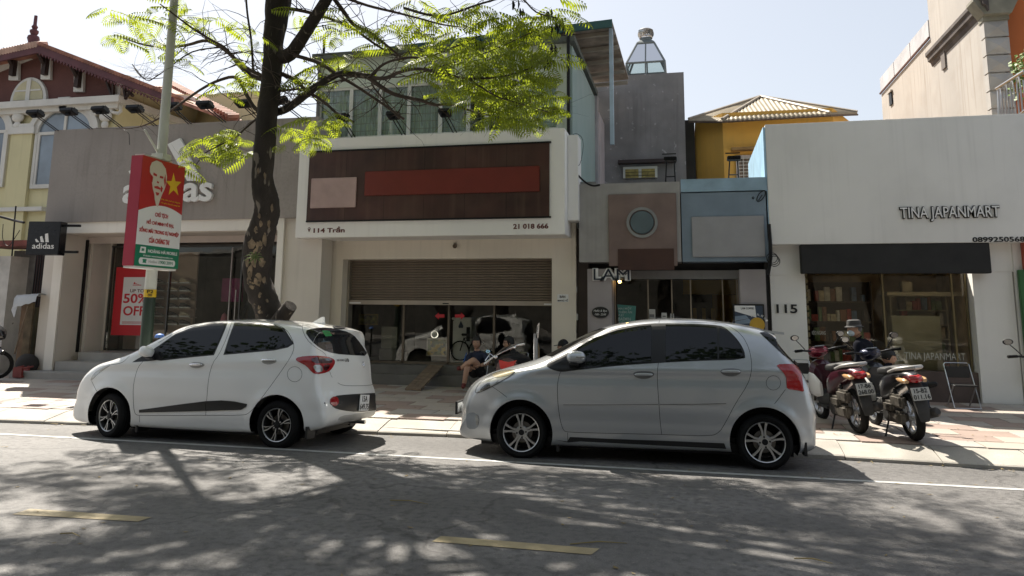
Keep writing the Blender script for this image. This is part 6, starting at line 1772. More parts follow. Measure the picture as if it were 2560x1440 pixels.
# fine twigs
b = MB(); tips = []
random.seed(8)
allp = [(p, r_) for PP, RR in limbs for p, r_ in zip(PP[1:], RR[1:])]
for _ in range(520):
    PP, RR = random.choice(limbs); i = random.randrange(1, len(PP)); t = random.random(); p = PP[i-1].lerp(PP[i], t)
    d = Vector((random.uniform(-1,1), random.uniform(-.8,.8), random.uniform(-.35,.8))).normalized()
    Ln = random.uniform(.25, .95); pts = [p]; r0 = min(RR[i]*.4, .009)
    for k in range(5):
        d = (d+Vector((random.uniform(-.4,.4), random.uniform(-.3,.3), random.uniform(-.35,.25)))).normalized(); pts.append(pts[-1]+d*Ln/5)
    b.tube(pts, [r0*(1-.75*k/5) for k in range(6)], 4, False); tips.append((pts[-1], d))
stuff(part('twigs', b, m_branch, tree))
# feathery fronds
def frond(b, p, d, L_, droop=.5, npair=9, rich=True):
    d = d.normalized(); side = d.cross(Vector((0,0,1)))
    if side.length < .05: side = Vector((1,0,0))
    side.normalize()
    if rich: roll = Matrix.Rotation(random.uniform(-.7,.7), 3, d); side = roll @ side
    q = p.copy(); dd = d.copy(); vs = []; fs = []
    step = L_/npair
    prev = q
    for i in range(npair):
        dd = (dd+Vector((0,0,-droop/npair))).normalized(); q2 = q+dd*step
        n0 = len(vs); vs += [q-side*.002, q2-side*.002, q2+side*.002, q+side*.002]; fs.append((n0,n0+1,n0+2,n0+3))
        t = (i+.7)/npair; pl_ = L_*.36*math.sin(math.pi*min(1, .18+t*.80))**.6
        wd = step*.40
        for s_ in (-1, 1):
            e = (side*s_+dd*.35+Vector((0,0,-.22))).normalized()
            a0 = q2-dd*wd; a1 = q2+dd*wd*.6
            n0 = len(vs)
            mid = q2+e*pl_*.55+Vector((0,0,.012)); tip = q2+e*pl_+Vector((0,0,-.02-.15*pl_))
            vs += [q2, mid-dd*wd, tip, mid+dd*wd]; fs.append((n0,n0+1,n0+2,n0+3))
        q = q2
    b.add(vs, fs)
random.seed(99)
lb = MB()
def cluster(px, py, n_, rad_px, yo=0.0, size=(.30,.46)):
    for _ in range(n_):
        a = px+random.gauss(0, rad_px*.5); c = py+random.gauss(0, rad_px*.38)
        if c < -60: continue
        p = at(a, c, TY+yo+random.gauss(0, .35))
        an = random.uniform(0, 2*math.pi)
        frond(lb, p, Vector((math.cos(an), math.sin(an)*.8, random.uniform(-.35,.25))), random.uniform(*size))
for args in ((262,30,3,14),(290,45,4,22),(335,50,4,24),(385,48,4,22),(420,55,3,20),(445,12,4,20),(480,18,2,20),(470,48,3,16),(505,60,3,18),(535,52,2,14),
             (290,88,3,16),(312,98,3,14),(375,100,4,18),(405,108,3,14),(440,128,3,14),(465,150,3,12),(600,62,3,16),(565,60,2,14),(645,98,2,12),
             (590,178,3,18),(615,200,4,20),(640,190,2,14),(555,222,3,20),(540,235,2,14),(600,215,2,16),(640,130,2,14),(600,105,1,10),
             (545,335,7,22),(520,350,4,16),(575,345,4,18),(478,372,5,18),(500,378,4,14),(605,352,4,14),(592,378,5,16),(618,378,5,14),(455,408,4,14),(712,320,4,14),(735,325,3,12),(700,368,2,8),
             (770,205,4,20),(800,150,5,22),(850,146,5,24),(880,150,3,16),(790,170,3,14),(745,195,2,14),(800,212,4,20),(795,300,6,20),(825,300,5,18),(780,340,4,14),(850,310,2,14),(770,350,3,12),
             (820,60,4,24),(850,30,4,24),(870,60,4,26),(905,75,4,22),(745,40,3,22),(960,70,3,22),(1010,65,4,24),(1055,60,5,24),(1040,50,2,20),(930,120,3,22),(1030,15,3,20),(1070,10,2,20),(990,105,4,24),(1055,95,4,24),(1085,120,5,22)): cluster(*args)
for args in ((1120,45,6,30),(1150,30,5,26),(1180,40,6,28),(1210,35,5,26),(1250,45,6,30),(1300,50,6,28),(1330,30,5,26),(1390,15,6,26),(1415,38,5,20),(1140,85,6,30),(1180,100,7,30),(1130,130,7,30),
             (1090,150,6,30),(1110,190,5,30),(1160,150,7,32),(1210,120,8,34),(1240,90,7,32),(1290,85,7,30),(1340,78,7,30),(1385,75,5,22),(1200,160,9,34),(1250,150,10,36),(1300,130,9,34),(1350,120,7,30),(1385,135,5,22),
             (1170,215,6,30),(1220,205,9,34),(1270,195,11,36),(1320,185,10,34),(1360,180,6,26),(1080,205,5,26),(1060,180,4,24),(1120,235,5,26),(1170,240,6,28),(1230,240,9,32),(1290,235,11,34),(1340,230,9,30),(1380,240,5,18),
             (1200,262,4,24),(1270,270,6,28),(1330,270,8,26),(1380,275,5,18),(1260,300,4,22),(1235,298,3,20),(1310,295,5,20),(1350,300,3,14)): cluster(args[0], args[1], int(args[2]*1.0), args[3], -.8+random.uniform(-.5,.5))
# crown above the picture: clumps of fronds carried by boughs
random.seed(17)
clumps = []
tries = 0
while len(clumps) < 88 and tries < 9000:
    tries += 1
    x = random.uniform(-10.8, 3.2); y = random.uniform(5.6, 12.6); z = random.uniform(6.4, 10.6)
    if ((x+5.0)/6.4)**2+((y-9.0)/4.1)**2 > 1 and ((x+.3)/3.8)**2+((y-8.4)/2.8)**2 > 1: continue
    dd = Vector((x,y,z))-EYE
    zz = dd.dot(fw); py_ = PY-1900*dd.dot(up)/zz
    if py_ > -170: continue
    sx_, sy_ = x+.5*z, y-.53*z
    if sy_ > 7.4 and sx_ < -4.5: continue
    if sy_ > 6.3 and sx_ > 2.6: continue
    if any((Vector((x,y,z))-c).length < .86 for c in clumps): continue
    clumps.append(Vector((x,y,z)))
top = P[-3]; top2 = P[-1]
bb = MB()
for c in clumps:
    for _ in range(random.randint(28, 42)):
        p = c+Vector((random.gauss(0,.36), random.gauss(0,.36), random.gauss(0,.2)))
        an = random.uniform(0, 2*math.pi)
        frond(lb, p, Vector((math.cos(an), math.sin(an), random.uniform(-.3,.3))), random.uniform(.34,.5), npair=6)
    base = random.choice([P[-2], P[-3], P[-4], limbs[4][0][-1], limbs[4][0][-2]])
    m1 = base.lerp(c, .35)+Vector((random.uniform(-.5,.5), random.uniform(-.5,.5), .5)); m2 = base.lerp(c, .7)+Vector((random.uniform(-.4,.4), random.uniform(-.4,.4), .3))
    bb.tube([base, m1, m2, c], [.055,.045,.03,.012], 6)
    for _ in range(5):
        e = c+Vector((random.gauss(0,.5), random.gauss(0,.5), random.gauss(0,.2))); bb.tube([m2.lerp(c,.6), e], [.014,.005], 4, False)
part('bough', tube_rough([P[-2], P[-2]+Vector((1.2,-1.2,1.1)), P[-2]+Vector((2.6,-2.4,1.6)), P[-2]+Vector((4.2,-3.2,1.9))], [.16,.13,.09,.04], 10), m_bark, tree, smooth='all')
part('bough', tube_rough([P[-3], P[-3]+Vector((-1.2,-1.0,1.3)), P[-3]+Vector((-2.8,-1.8,1.9)), P[-3]+Vector((-4.4,-2.0,2.2))], [.15,.12,.08,.04], 10), m_bark, tree, smooth='all')
stuff(part('small_boughs', bb, m_branch, tree))
o = lb.build('crown', m_leaf, None, fix=False); link_ = o
o.parent = tree; o.matrix_parent_inverse = Matrix.Translation(-tree.location)
stuff(o)
# seed pods near the right of the crown
pb = MB()
for (a, c) in ((1372,140),(1380,150),(1366,152),(1385,120),(1392,52),(1400,60),(1385,62),(1300,20),(1290,2),(1375,25),(1200,105),(1195,98),(1385,112)):
    p = at(a, c, TY-.9)
    for _ in range(3):
        q = p+Vector((random.uniform(-.05,.05), random.uniform(-.05,.05), 0)); pb.tube([q, q+Vector((.01,0,-.06)), q+Vector((.0,0,-.13))], [.006,.016,.004], 5)
stuff(part('seed_pods', pb, K['black'], tree))
# staghorn tuft and a pale stick on the trunk
tf = thing('air_plant', 'small green tuft of leaves growing on the trunk at head height', 'plant', at(640,640,TY-.35))
b = MB()
for k in range(9):
    p = at(640,642,TY-.33); an = k*.7; b.tube([p, p+Vector((.10*math.cos(an),-.05,.07*math.sin(an))), p+Vector((.17*math.cos(an),-.06,.09*math.sin(an)-.03))], [.012,.01,.002], 5)
part('leaves', b, mat('dull_green_leaf', (.09,.12,.035), .8, var=.3), tf)
# ================================================================== lamp pole with hanging sign box
Xs = at(358,385,9.55).x
far_ = atx(463,420,Xs)
zt_ = (at(358,385,9.55).z+atx(463,420,Xs).z)/2; zb_ = (at(336,663,9.55).z+atx(444,674,Xs).z)/2
Xw = Xs-.20; Y0s, Y1s = 9.55, far_.y
Xm = (Xw+Xs)/2; py_ = atx(404,385,Xm).y
pb_ = at(378,800,py_); pu = at(410,330,py_)
pX = Xm
pole = thing('lamp_pole', 'tall white lamp pole with a dark green lower part and a yellow number tag', 'lamp post', (pX, py_, .05))
m_pole = mat('cream_pole_paint', (.56,.56,.50), .5, var=.06, streak=.15)
m_pg = mat('dark_green_pole_paint', (.018,.035,.022), .5, var=.15)
zsplit = at(378,738,py_).z
part('green_shaft', MB().tube([(pX,py_,.04),(pX,py_,zsplit)], .088, 20), m_pg, pole, smooth=True)
part('white_shaft', MB().tube([(pX,py_,zsplit),(pX,py_,zb_+.1),(pX,py_,5),(pX,py_,8.6)], [.085,.082,.070,.05], 20), m_pole, pole, smooth=True)
part('base_plate', MB().bevbox(pX-.18,py_-.18,.03,pX+.18,py_+.18,.06,.008), m_pg, pole)
part('lamp_arm', MB().tube([(pX,py_,8.5),(pX+.1,py_-.5,9.0),(pX+.2,py_-1.6,9.3)], .035, 10), m_pole, pole)
part('lamp_head', MB().bevbox(pX+.05,py_-2.2,9.25,pX+.35,py_-1.5,9.37,.04), m_pole, pole)
tg = part('number_tag', MB().lathe([(.0895,zsplit-.03),(.0895,zsplit+.085)], 24, Matrix.Translation((pX,py_,0))), mat('yellow_tag', (.65,.42,.02), .5, var=.05), pole)
dirc = math.atan2(-py_, -pX)
ft = Matrix.Translation((pX+.092*math.cos(dirc), py_+.092*math.sin(dirc), 0)) @ Matrix.Rotation(dirc+math.pi/2, 4, 'Z')
lettering('lettering', 'P2', -.045, .045, zsplit+.03, zsplit+.075, ft, K['blackprint'], tg, .002, .02); lettering('lettering', '00', -.03, .03, zsplit-.02, zsplit+.02, ft, K['blackprint'], tg, .002, .02)
sb = thing('pole_sign_box', 'red, white and green double sided poster box hung on the lamp pole', 'sign', (pX, py_, zb_))
part('case', MB().bevbox(Xw,Y0s,zb_,Xs,Y1s,zt_,.006), mat('red_sign_side', (.42,.03,.06), .5, var=.05), sb)
part('bracket', MB().box(Xw+.02,Y0s+.05,zt_,Xs-.02,Y1s-.3,zt_+.03).tube([(pX,py_,zt_+.06),(pX-.1,py_-.3,zt_+.45)], .018, 6).box(pX-.1,py_-.1,zt_+.02,pX+.1,py_+.1,zt_+.12), m_pole, sb)
part('underside_tray', MB().box(Xw+.01,Y0s+.02,zb_-.03,Xs-.01,Y1s-.02,zb_), K['white'], sb)
Fm = Matrix(((0,-1,0,Xs),(1,0,0,Y0s),(0,0,1,zb_),(0,0,0,1)))
Wd, Hh = Y1s-Y0s, zt_-zb_
def face(name, poly, m, d=.003, off=.004, parent=None, label=None):
    return part(name, MB().prism([(u*Wd, v*Hh) for u, v in poly], d, Fm @ Matrix.Translation((0,-off,0))), m, parent or sb, label)
m_rp = mat('poster_red', (.46,.022,.02), .45, var=.03); m_gp = mat('poster_green', (.008,.19,.10), .45, var=.03); m_yp = mat('poster_yellow', (.72,.46,.02), .45, var=.03)
face('red_field', [(.0,.5),(1,.5),(1,1),(0,1)], m_rp, off=.003)
arc_ = [(i/14, .46+.115*math.sin(math.pi*(.10+.80*(i/14)*.9))) for i in range(15)]
face('white_field', [(0,.19)]+[(1,.19)]+arc_[::-1], K['whiteprint'], off=.006)
face('green_field', [(0,0),(1,0),(1,.192),(0,.192)], m_gp, off=.007)
star = [(.74+.20*(1 if k % 2 == 0 else .4)*math.cos(R(90+36*k)+.12), .795+.118*(1 if k % 2 == 0 else .4)*math.sin(R(90+36*k)+.12)) for k in range(10)]
face('yellow_star', star, m_yp, off=.006)
m_pf = mat('poster_cream', (.62,.55,.46), .5, var=.03)
# a plain elderly bearded face in two tones
face('portrait', [(.20,.955),(.30,.985),(.42,.975),(.52,.93),(.565,.86),(.56,.79),(.53,.73),(.50,.70),(.47,.66),(.44,.61),(.41,.555),(.37,.57),(.33,.62),(.31,.67),(.27,.71),(.235,.77),(.22,.83),(.17,.86),(.165,.91)], m_pf, off=.008)
dk = [[(.25,.84),(.33,.835),(.33,.855),(.25,.865)], [(.40,.83),(.48,.83),(.48,.85),(.40,.85)], [(.34,.78),(.385,.775),(.39,.79),(.35,.795)], [(.30,.725),(.43,.72),(.44,.735),(.37,.75),(.29,.74)],
      [(.21,.80),(.24,.77),(.25,.82),(.215,.84)], [(.52,.88),(.55,.80),(.53,.76),(.50,.82)], [(.33,.69),(.42,.69),(.40,.665),(.36,.66)], [(.445,.76),(.49,.74),(.47,.70),(.44,.71)]]
for q in dk: face('portrait_shading', q, m_rp, off=.010)
FL = Fm @ Matrix.Translation((0,-.007,0))
def ft_(s, u0, u1, v0, v1, m, bold=.012): lettering('lettering', s, u0*Wd, u1*Wd, v0*Hh, v1*Hh, FL @ Matrix.Translation((0,-.003,0)), m, sb, .002, bold)
ft_('CHỦ TỊCH', .36, .66, .455, .515, m_rp, .03); ft_('HỒ CHÍ MINH VĨ ĐẠI,', .19, .82, .378, .435, m_rp, .03)
ft_('SỐNG MÃI TRONG SỰ NGHIỆP', .045, .955, .298, .360, m_rp, .03); ft_('CỦA CHÚNG TA!', .27, .74, .218, .280, m_rp, .03)
ft_('HOÀNG HÀ MOBILE', .27, .95, .128, .165, K['whiteprint'], .02); ft_('Website: www.hoanghamobile.com', .17, .85, .086, .106, K['whiteprint'], 0)
m_lg = face('phone_mark', [(.09,.12),(.22,.12),(.22,.175),(.11,.175)], K['whiteprint'], off=.010)
face('phone_mark_hole', [(.13,.135),(.155,.135),(.155,.158),(.17,.135),(.185,.135),(.185,.16),(.17,.16),(.16,.16),(.13,.16)], m_gp, off=.0125)
pill = [(.13+.0*0+.05*math.cos(t)*.8, .048+.030*math.sin(t)) for t in [math.pi/2+math.pi*i/8 for i in range(9)]]+[(.88+.05*math.cos(t)*.8, .048+.030*math.sin(t)) for t in [-math.pi/2+math.pi*i/8 for i in range(9)]]
face('hotline_pill', pill, K['whiteprint'], off=.010)
lettering('lettering', 'Hotline: ', .30*Wd, .50*Wd, .036*Hh, .062*Hh, FL @ Matrix.Translation((0,-.005,0)), mat('grey_poster_print', (.35,.37,.36), .5, var=0), sb, .002, 0)
lettering('lettering', '1900.2091', .53*Wd, .86*Wd, .034*Hh, .064*Hh, FL @ Matrix.Translation((0,-.005,0)), m_gp, sb, .002, .012)
face('telephone_mark', [(.17,.032),(.25,.032),(.24,.050),(.255,.055),(.25,.066),(.17,.066),(.165,.055),(.18,.05)], m_gp, off=.0125)
for k in range(2): lettering('lettering', 'chủ nghĩa cộng sản quang vinh' if k else 'Đời đời nhớ ơn Người', .47*Wd, .93*Wd, (.625-.03*k)*Hh, (.643-.03*k)*Hh, FL @ Matrix.Translation((0,-.001,0)), m_yp, sb, .002, 0)
# ================================================================== trees and wall behind the viewer
m_dl = leafmat('dark_leaf', (.04,.07,.02), (.06,.10,.015))
def back_tree():
    t = thing('park_tree', 'dark leafy tree on the far pavement across the street behind the viewer', 'tree', (0,0,0), 0, 'trees across the street')
    part('trunk', MB().tube([(0,0,0),(.1,.05,1.5),(0,.1,3.2),(.2,0,5)], [.26,.22,.18,.1], 10), m_bark, t, smooth='all')
    b = MB(); random.seed(4)
    cs = [Vector((random.uniform(-2.6,2.6), random.uniform(-2.6,3.4), random.uniform(2.9,6.6))) for _ in range(46)]
    for c in cs:
        for _ in range(60):
            p = c+Vector((random.gauss(0,.5), random.gauss(0,.5), random.gauss(0,.4)))
            u = Vector((random.uniform(-1,1), random.uniform(-1,1), random.uniform(-.5,.5))).normalized(); v_ = u.orthogonal().normalized()
            s1 = random.uniform(.10,.2); b.add([p-u*s1, p+v_*s1*.6, p+u*s1, p-v_*s1*.6], [(0,1,2,3)])
    stuff(part('crown', b, m_dl, t)); return t
t0 = back_tree()
for k, x in enumerate((-16,-12,-8.5,-5,-1.5,2,5.5,9,13,17)):
    t = t0 if k == 0 else copy_tree(t0)
    t['label'] = 'dark leafy tree behind the viewer, ' + ['first','second','third','fourth','fifth','sixth','seventh','eighth','ninth','tenth'][k] + ' from the left in its row'
    t.location = (x+random.uniform(-.6,.6), -6.2-(k%2)*2.2, .1); t.rotation_euler = (0,0,k*1.3); t.scale = (1.3,1.25,1.65)
wl = thing('reflection_wall', 'long dark wall added unseen behind the viewer to fill reflections', 'wall', (0,-18,0))
part('wall', MB().box(-60,-18.3,0,60,-18,5.5), mat('far_wall', (.09,.085,.075), .8, var=.2, vscale=.3), wl)  # unseen wall, added to fill window and paint reflections
part('coping', MB().box(-60,-18.4,5.5,60,-17.9,5.7), m_stone, wl)
# ================================================================== scooters
def ring_loft(stations, n=16, p=2.5, cap=True):
    """stations: (x, y, z, half width (y), half height (z)); superellipse rings normal to X"""
    b = MB(); vs = []; fs = []
    for x, y, z, hw, hh in stations:
        for k in range(n):
            t = 2*math.pi*k/n; c, s_ = math.cos(t), math.sin(t)
            vs.append((x, y+math.copysign(abs(c)**(2/p), c)*hw, z+math.copysign(abs(s_)**(2/p), s_)*hh))
    m_ = len(stations)
    for i in range(m_-1):
        for k in range(n): fs.append((i*n+k, i*n+(k+1)%n, (i+1)*n+(k+1)%n, (i+1)*n+k))
    if cap: fs += [tuple(range(n)), tuple((m_-1)*n+k for k in range(n))]
    return b.add(vs, fs)
m_amber = mat('amber_lens', (.55,.33,.16), .15, var=.1, coat=1)
m_eng = mat('dusty_engine_metal', (.11,.10,.085), .55, .5, var=.35, vscale=12)
m_grail = mat('grey_grab_rail', (.38,.37,.36), .4, .4, var=.1)
m_seat = mat('black_seat_vinyl', (.02,.02,.021), .5, var=.1)
m_tank = mat('dust_black_plastic', (.035,.034,.033), .6, var=.3, vscale=6)
def scooter(label, m_body, m_head, plate, loc, rz, lean, white_side, group='scooters parked in front of the mart', mirror=True):
    root = thing('motor_scooter', label, 'scooter', (0,0,0), 0, group)
    def q(name, b, m, parent=None, smooth=True): return part(name, b, m, parent or root, smooth=smooth)
    for x, w_ in ((0, .052), (1.28, .042)):
        Bx = Matrix.Translation((x, 0, .285)) @ Matrix.Rotation(R(90), 4, 'X')
        ty = [(.205,-w_*.7),(.235,-w_),(.262,-w_*.9),(.280,-w_*.5),(.285,0),(.280,w_*.5),(.262,w_*.9),(.235,w_),(.205,w_*.7)]
        wo = q('wheel', MB().lathe(ty, 36, Bx, True), K['rubber'])
        q('rim', MB().lathe([(.205,-.03),(.212,-.028),(.212,.028),(.205,.03),(.192,.02),(.192,-.02)], 36, Bx, True), m_rim, wo)
        b = MB()
        for k in range(6): b.tube([Bx @ Vector((.03*math.cos(k*1.047), .03*math.sin(k*1.047), 0)), Bx @ Vector((.2*math.cos(k*1.047+.15), .2*math.sin(k*1.047+.15), 0))], .012, 6)
        b.lathe([(0,-.05),(.05,-.05),(.05,.05),(0,.05)], 16, Bx); q('spokes', b, m_rim, wo)
    # body
    q('rear_cowl', ring_loft([(-.30,0,.80,.03,.02),(-.24,0,.795,.085,.05),(-.10,0,.77,.125,.085),(.10,0,.72,.145,.12),(.32,0,.66,.15,.15),(.52,0,.60,.135,.16),(.66,0,.55,.10,.15),(.74,0,.48,.07,.12)], 18), m_body)
    q('seat', ring_loft([(-.18,0,.86,.05,.02),(-.10,0,.872,.11,.035),(.12,0,.865,.13,.045),(.28,0,.83,.13,.05),(.45,0,.815,.135,.055),(.62,0,.80,.10,.045),(.72,0,.775,.05,.03)], 18, 3), m_seat)
    q('tail_lamp', ring_loft([(-.36,0,.765,.02,.015),(-.335,0,.765,.07,.04),(-.27,0,.77,.10,.05),(-.20,0,.77,.11,.05)], 16), m_redl)
    for s_ in (-1, 1): q('turn_lens', ring_loft([(-.31,s_*.105,.74,.025,.018),(-.27,s_*.115,.745,.035,.032),(-.16,s_*.13,.755,.025,.03),(-.08,s_*.135,.76,.008,.012)], 12), m_amber)
    b = MB().tube([(.10,-.15,.83),(-.10,-.15,.875),(-.26,-.11,.90),(-.33,0,.905),(-.26,.11,.90),(-.10,.15,.875),(.10,.15,.83)], [.017,.02,.024,.026,.024,.02,.017], 10)
    q('grab_rail', b, m_grail)
    q('rear_mudguard', ring_loft([(-.22,0,.70,.085,.05),(-.30,0,.60,.085,.06),(-.345,0,.48,.08,.07),(-.38,0,.38,.07,.07),(-.375,0,.30,.055,.03)], 14, 4), m_tank)
    # number plate
    F_ = Matrix(((0,math.sin(R(14)),-.0,-.385),(-1,0,0,0),(0,0,1,0),(0,0,0,1)))
    Mpl = Matrix.Translation((-.392,0,.60)) @ Matrix.Rotation(R(14),4,'Y') @ Matrix(((0,1,0,0),(-1,0,0,0),(0,0,1,0),(0,0,0,1)))
    pl_ = q('number_plate', MB().bevbox(-.105,-.004,-.075,.105,.004,.075,.003,Mpl), mat('dusty_plate', (.50,.49,.46), .5, var=.08) if 'dusty_plate' not in bpy.data.materials else bpy.data.materials['dusty_plate'], smooth=False)
    Mt = Mpl @ Matrix.Translation((0,-.006,0))
    lettering('lettering', plate[0], -.075, .075, .01, .062, Mt, K['blackprint'], pl_, .002, .02); lettering('lettering', plate[1], -.095, .095, -.062, -.008, Mt, K['blackprint'], pl_, .002, .02)
    # engine and exhaust
    b = MB().bevbox(-.04,.06,.20,.46,.17,.36,.03).bevbox(.12,.05,.32,.40,.18,.46,.03)
    q('engine', b, m_eng); q('air_box', MB().bevbox(-.12,.07,.40,.20,.16,.56,.03), m_eng)
    q('engine_cover', MB().lathe([(0,.0),(.085,.0),(.095,-.012),(.095,-.05)], 24, Matrix.Translation((.36,.175,.30)) @ Matrix.Rotation(R(-90),4,'X')), m_tank)
    q('exhaust', MB().tube([(.45,-.08,.25),(.25,-.14,.24),(.10,-.16,.27),(-.28,-.18,.36),(-.32,-.185,.37)], [.02,.025,.055,.058,.035], 14), m_tank)
    q('exhaust_shield', MB().tube([(.06,-.185,.30),(-.18,-.20,.355)], [.045,.045], 12), m_eng)
    q('shock_absorber', MB().tube([(.02,.10,.33),(.10,.11,.62)], .022, 10), K['black'])
    q('floor_tunnel', ring_loft([(.62,0,.38,.10,.11),(.80,0,.34,.13,.09),(.98,0,.36,.13,.10),(1.06,0,.46,.12,.12)], 14, 3.5), m_tank)
    q('footboard', MB().bevbox(.60,-.17,.25,1.0,.17,.29,.02), m_tank)
    q('leg_shield', ring_loft([(.99,0,.56,.14,.26),(1.04,0,.60,.19,.28),(1.10,0,.62,.17,.26),(1.17,0,.64,.09,.16)], 18, 2.6), m_body)
    for s_ in (-1, 1): q('side_fairing', ring_loft([(.80,s_*.12,.50,.02,.10),(.90,s_*.16,.54,.03,.16),(1.02,s_*.18,.56,.03,.16),(1.12,s_*.16,.56,.02,.08)], 12), white_side)
    q('front_mudguard', ring_loft([(1.08,0,.46,.05,.05),(1.16,0,.56,.07,.035),(1.28,0,.595,.075,.03),(1.42,0,.56,.065,.03),(1.52,0,.47,.04,.03)], 14), m_body)
    q('fork', MB().tube([(1.28,-.07,.285),(1.14,-.07,.70)], .02, 8).tube([(1.28,.07,.285),(1.14,.07,.70)], .02, 8), m_eng)
    q('handlebar_cowl', ring_loft([(.93,0,1.01,.05,.03),(.98,0,1.01,.12,.05),(1.04,0,1.00,.15,.075),(1.10,0,.98,.13,.08),(1.17,0,.95,.06,.05)], 18), m_head)
    q('instrument_panel', MB().bevbox(-.07,-.045,-.004,.07,.045,.006,.003, Matrix.Translation((.985,0,1.062)) @ Matrix.Rotation(R(25),4,'Y') @ Matrix.Rotation(R(90),4,'Z')), mat('instrument_glass', (.30,.33,.36), .1, coat=1) if 'instrument_glass' not in bpy.data.materials else bpy.data.materials['instrument_glass'])
    for s_ in (-1, 1):
        q('handlebar', MB().tube([(1.0,s_*.12,1.01),(.97,s_*.24,1.03),(.92,s_*.34,1.035)], [.016,.014,.014], 8), K['black'])
        q('grip', MB().tube([(.955,s_*.26,1.033),(.91,s_*.37,1.035)], .020, 10), K['rubber'])
        q('brake_lever', MB().tube([(1.03,s_*.20,1.03),(1.02,s_*.30,1.035),(.98,s_*.38,1.03)], .007, 6), K['steel'])
        if mirror:
            mo = q('mirror', MB().sphere((.98,s_*.33,1.22), .055, 14, 8, (.35,1.15,.75)), K['black'])
            q('mirror_glass', MB().lathe([(0,0),(.045,0)], 16, Matrix.Translation((.957,s_*.33,1.22)) @ Matrix.Rotation(R(90),4,'Y') @ Matrix.Scale(.75,4,(1,0,0))), K['chrome'], mo)
            q('mirror_stalk', MB().tube([(1.0,s_*.20,1.04),(.99,s_*.26,1.12),(.98,s_*.32,1.19)], .007, 6), K['black'], mo)
    q('side_stand', MB().tube([(.38,.13,.24),(.30,.24,.03),(.27,.27,.015)], [.012,.012,.016], 8), K['black'])
    q('front_light', ring_loft([(1.13,0,.82,.09,.06),(1.18,0,.80,.07,.05),(1.20,0,.78,.02,.02)], 12), m_lamp)
    root.rotation_euler = (lean, 0, rz); root.location = loc
    return root
m_burg = paint('burgundy_paint', (.045,.005,.013), .2, .3, .3); m_burg2 = paint('bright_burgundy_paint', (.20,.010,.035), .2, .4, .25)
m_navy = paint('navy_paint', (.010,.014,.045), .2, .4, .3); m_blk = paint('black_paint', (.008,.008,.010), 0, 0, .3)
m_wb = paint('white_scooter_paint', (.70,.70,.68), 0, 0, .3)
def place(p_rear, p_front):
    a, c = gnd(p_rear[0], p_rear[1], .06), gnd(p_front[0], p_front[1], .08)
    return Vector((a.x, a.y, .062)), math.atan2(c.y-a.y, c.x-a.x)
l, rz = place((2150,1084), (2063,1048))
scooter('burgundy scooter with plate 17-B6 268.00, nearer the silver hatchback', m_burg, m_burg2, ('17-B6','268.00'), l, rz, R(-6), m_wb)
l, rz = place((2290,1102), (2190,1060))
scooter('black and navy scooter with plate 15-B2 011.16, right of the burgundy one', m_blk, m_navy, ('15-B2','011.16'), l, rz, R(-6), m_wb)
l2 = gnd(2690,1128,.06)
scooter('white scooter cut off by the right edge of the picture', m_wb, m_wb, ('15','B1'), Vector((l2.x, l2.y, .062)), R(78), R(-5), m_wb)
# ---- motorcycle with cloth covered handlebar behind the bonnet of the silver car
mc = thing('parked_motorcycle', 'motorcycle with a grey cloth over its tilted handlebar behind the silver bonnet', 'motorcycle', at(1262,960,11.6))
YM = 11.6
H = lambda a, c, y=YM: at(a, c, y)
part('handlebar', MB().tube([H(1211,910), H(1228,897), H(1240,888), H(1290,864), H(1312,860)], [.018,.016,.014,.014,.018], 10), K['chrome'], mc, smooth=True)
cv = MB(); vs = []
for i in range(13):
    t = i/12; p = H(1236+58*t, 890-27*t); w_ = .025+.045*math.sin(math.pi*t)
    for k in range(6):
        u = k/5; vs.append(p+Vector((-.10*(u-.2)*math.sin(math.pi*t), .02+.05*math.sin(u*3+i), (w_*1.0)*(1-u)*1.1-.01+.008*math.sin(i*1.9+k))))
cv.add(vs, [(i*6+k,(i+1)*6+k,(i+1)*6+k+1,i*6+k+1) for i in range(12) for k in range(5)])
part('cloth_cover', cv, mat('grey_cloth', (.24,.22,.20), .75, var=.3, vscale=14), mc, smooth='all')
part('brake_lever', MB().tube([H(1213,902), H(1225,884), H(1236,893)], .008, 6), K['chrome'], mc)
part('clamp', MB().sphere(H(1286,868), .028).sphere(H(1240,893), .03), K['chrome'], mc, smooth=True)
part('mirror', MB().sphere(H(1220,879), .035, 12, 8, (1,.4,.8)), mat('sky_mirror', (.35,.6,.8), .1, .9, var=0), mc, smooth=True)
part('mirror_stalk', MB().tube([H(1222,884), H(1232,893)], .006, 6), K['black'], mc)
part('front_fairing', MB().sphere(H(1268,925), .20, 18, 12, (.9,.5,.9)), mat('dusty_pink_fairing', (.16,.09,.085), .5, var=.2), mc, smooth=True)
part('red_nose', MB().prism([(0,0),(.10,-.03),(.2,0),(.24,.12),(.12,.09),(-.02,.12)], .08, Matrix.Translation(H(1258,918)-Vector((0,.20,0)))), mat('signal_red', (.55,.02,.015), .3, coat=1), mc)
part('fork', MB().tube([H(1262,905), H(1258,985)], .03, 8).tube([H(1275,900), H(1272,985)], .03, 8), K['black'], mc)
c_ = H(1265,0); zf = .06+.30
Bx = Matrix.Translation((c_.x-.05,YM+.05,zf)) @ Matrix.Rotation(R(20),4,'Z') @ Matrix.Rotation(R(90),4,'Y')
part('wheel', MB().lathe([(.25,-.04),(.29,-.035),(.30,0),(.29,.035),(.25,.04)], 30, Bx, True), K['rubber'], mc, smooth=True)
